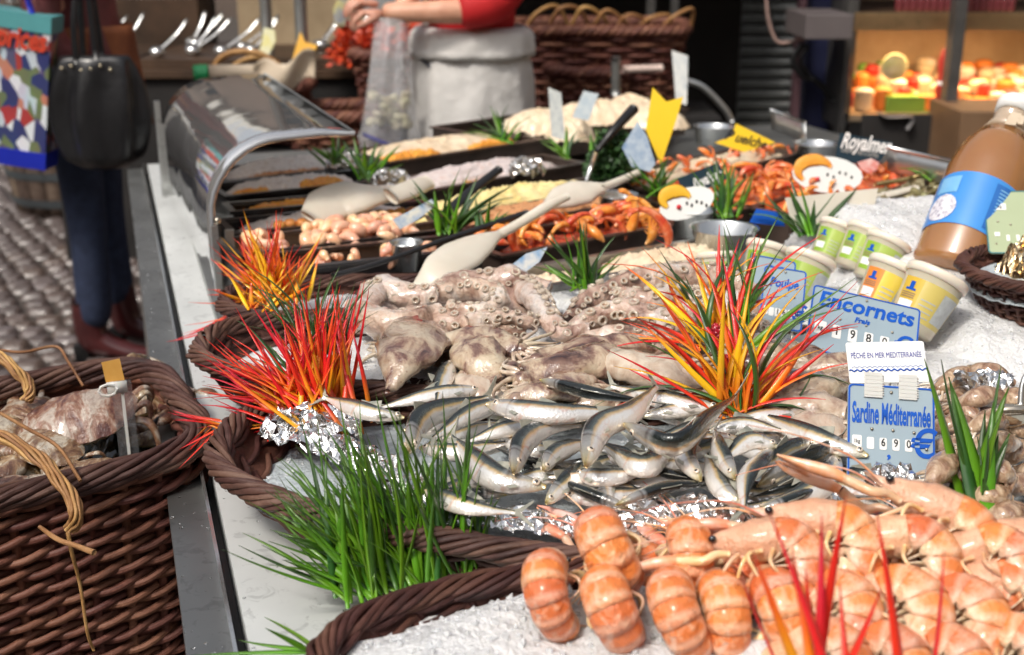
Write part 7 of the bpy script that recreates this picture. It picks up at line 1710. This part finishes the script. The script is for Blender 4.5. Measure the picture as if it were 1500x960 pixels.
t = thing('green_crate', 'green crate at the bottom of the lit cool case', 'crate', (PY(1340,150,YC).x, YC + .10, zb)); MB().box((0, 0, .03), (.22, .1, .07)).build('crate_body', PK[1], t, smooth=False)
t = thing('red_sign', 'tall red and white shaped sign hanging at the cool case glass', 'sign', PY(1386, 112, YC - .06)); MB().lathe([(.0, -.14), (.03, -.12), (.042, -.06), (.036, .0), (.042, .06), (.03, .11), (.008, .13)], 16).build('red_body', PK[4], t); MB().lathe([(.040, -.05), (.039, -.02)], 16).build('white_band', WHITE, t)
t = thing('paper_plate', 'pale green round label standing in the cool case', 'label', PY(1310, 98, YC + .05)); MB().lathe([(.06, 0), (.055, .006)], 20, rot=Matrix.Rotation(R(90), 3, 'X')).build('disc', pm('lime_cream_print', [(.55, .62, .20), (.72, .66, .52)], 12, .5), t)
for k in range(17):
    p = Vector((PY(1316 + k*10.2, 22, YC + .03).x, YC + .03, zt + .019)); t = thing('jar', 'pink lidded jar in the row on top of the cool case', 'jar', p, 'jars on the cool case')
    MB().lathe([(.018, 0), (.020, .005), (.020, .055), (.016, .062)], 12).build('jar_glass', pm('wine_jar', [(.12, .02, .03), (.22, .05, .05)], 10, .2, coat=.6) if k == 0 else bpy.data.materials['wine_jar'], t); MB().lathe([(.018, .062), (.019, .095), (.0, .097)], 12, cap=False).build('jar_lid', pm('pink_lid', (.62, .36, .34), 10, .4) if k == 0 else bpy.data.materials['pink_lid'], t)
slab('brown_box', 'plain brown box below the cool case at the right edge', 'box', PY(1405,200,5.0).x, PY(1560,200,5.0).x, 5.0, 5.4, .3, PY(1450,164,5.0).z, pm('brown_case', [(.15, .085, .045), (.21, .125, .07)], 4, .5))
slab('notice_board', 'dark board with grey scribbled shapes under the cool case', 'panel', PY(1262,200,5.35).x, PY(1402,200,5.35).x, 5.35, 5.38, .1, PY(1300,168,5.35).z, DARK)
m = MB(); m.tube([PY(1288,166,5.33), PY(1300,172,5.33), PY(1336,172,5.33), PY(1328,190,5.33)], [(.022, .004)]*2, 8, 3); o = m.build('chalk_mark', pm('chalk_grey', (.22, .21, .21), 20, .7)); tag(o, 'grey scribbled shape on the dark board', 'marking')
# unseen canopies added to shade the neighbour stalls; town facades added for reflections
CANV = pm('awning_canvas', [(.16, .05, .04), (.22, .08, .06)], 2, .9)
def awning(x0, x1, y0, y1, z, label):
    t = thing('awning', label, 'awning', ((x0+x1)/2, (y0+y1)/2, 0))
    m = MB(); m.grid(lambda u, v: Vector(((x1-x0)*(u-.5), (y1-y0)*(v-.5), z + .25*v + .02*math.sin(u*14))), 24, 4); o = m.build('canvas', CANV, t); o.modifiers.new('thick', 'SOLIDIFY').thickness = .01
    for sx in (-1, 1):
        for sy in (-1, 1): MB().tube([Vector((sx*(x1-x0)/2*.98, sy*(y1-y0)/2*.96, 0)), Vector((sx*(x1-x0)/2*.98, sy*(y1-y0)/2*.96, z + (.24 if sy > 0 else .0)))], .025, 10).build('pole', STEEL_DULL, t)
awning(-.9, 6.4, 4.9, 7.5, 2.35, 'wide canvas awning added out of view to shade the baskets and the cool case')
awning(-3.0, -1.0, 5.2, 7.6, 2.3, 'canvas awning added out of view to shade the dark clothed table')
def facade(c, rz, w, h, floors, bays, mat, label):
    t = thing('reflection_facade', label, 'building', mat=M_at(Vector(c), rz)); fh = h/floors; bw = w/bays; GL = bpy.data.materials.get('window_dark_glass') or pm('window_dark_glass', (.02, .03, .04), 3, .08, .0, coat=1.0); FRW = bpy.data.materials.get('window_frame_paint') or pm('window_frame_paint', (.6, .58, .52), 3, .5)
    m = MB()
    for i in range(bays):
        for j in range(floors):
            x0 = -w/2 + i*bw; z0 = j*fh; wx0, wx1, wz0, wz1 = x0 + bw*.3, x0 + bw*.7, z0 + fh*.25, z0 + fh*.8
            for (a, b_, c_, d_) in ((x0, wx0, z0, z0+fh), (wx1, x0+bw, z0, z0+fh), (wx0, wx1, z0, wz0), (wx0, wx1, wz1, z0+fh)): m.box(((a+b_)/2, .1, (c_+d_)/2), (b_-a, .2, d_-c_))
            MB().box(((wx0+wx1)/2, .16, (wz0+wz1)/2), (wx1-wx0, .02, wz1-wz0)).build('window', GL, t, smooth=False); MB().box(((wx0+wx1)/2, -.03, wz0 - .03), (wx1-wx0+.1, .1, .06)).build('sill', FRW, t, smooth=False)
    m.build('wall', mat, t, smooth=False); MB().box((0, .3, h + .15), (w + .4, 1.0, .3)).build('cornice', FRW, t, smooth=False)
    MB().box((0, 2.2, h/2), (w - .01, 3.9, h - .01)).build('house_body', mat, t, smooth=False)
STO = pm('warm_stone', [(.40, .29, .18), (.50, .38, .26)], .8, .8, 0, .3, 4); STO2 = pm('pale_stone', [(.27, .24, .20), (.36, .33, .28)], .8, .8, 0, .3, 4)
facade((0, -11, 0), R(180), 30, 9, 3, 10, STO, 'unseen warm stone facade added behind the camera for warm reflections')
facade((12.5, 2, 0), R(-90), 24, 9, 3, 8, STO, 'unseen warm stone facade added on the right for warm reflections')
facade((-12, 3, 0), R(90), 20, 7.5, 3, 7, STO2, 'unseen pale stone facade added on the left for reflections')
facade((-2, 20, 0), R(0), 34, 4.4, 2, 12, pm('dark_brick', [(.10, .075, .06), (.15, .11, .09)], .8, .8, 0, .3, 4), 'low dark brick facade added at the far side for reflections in the food guard')  # kept low and dark so the guard reflects bright sky above it
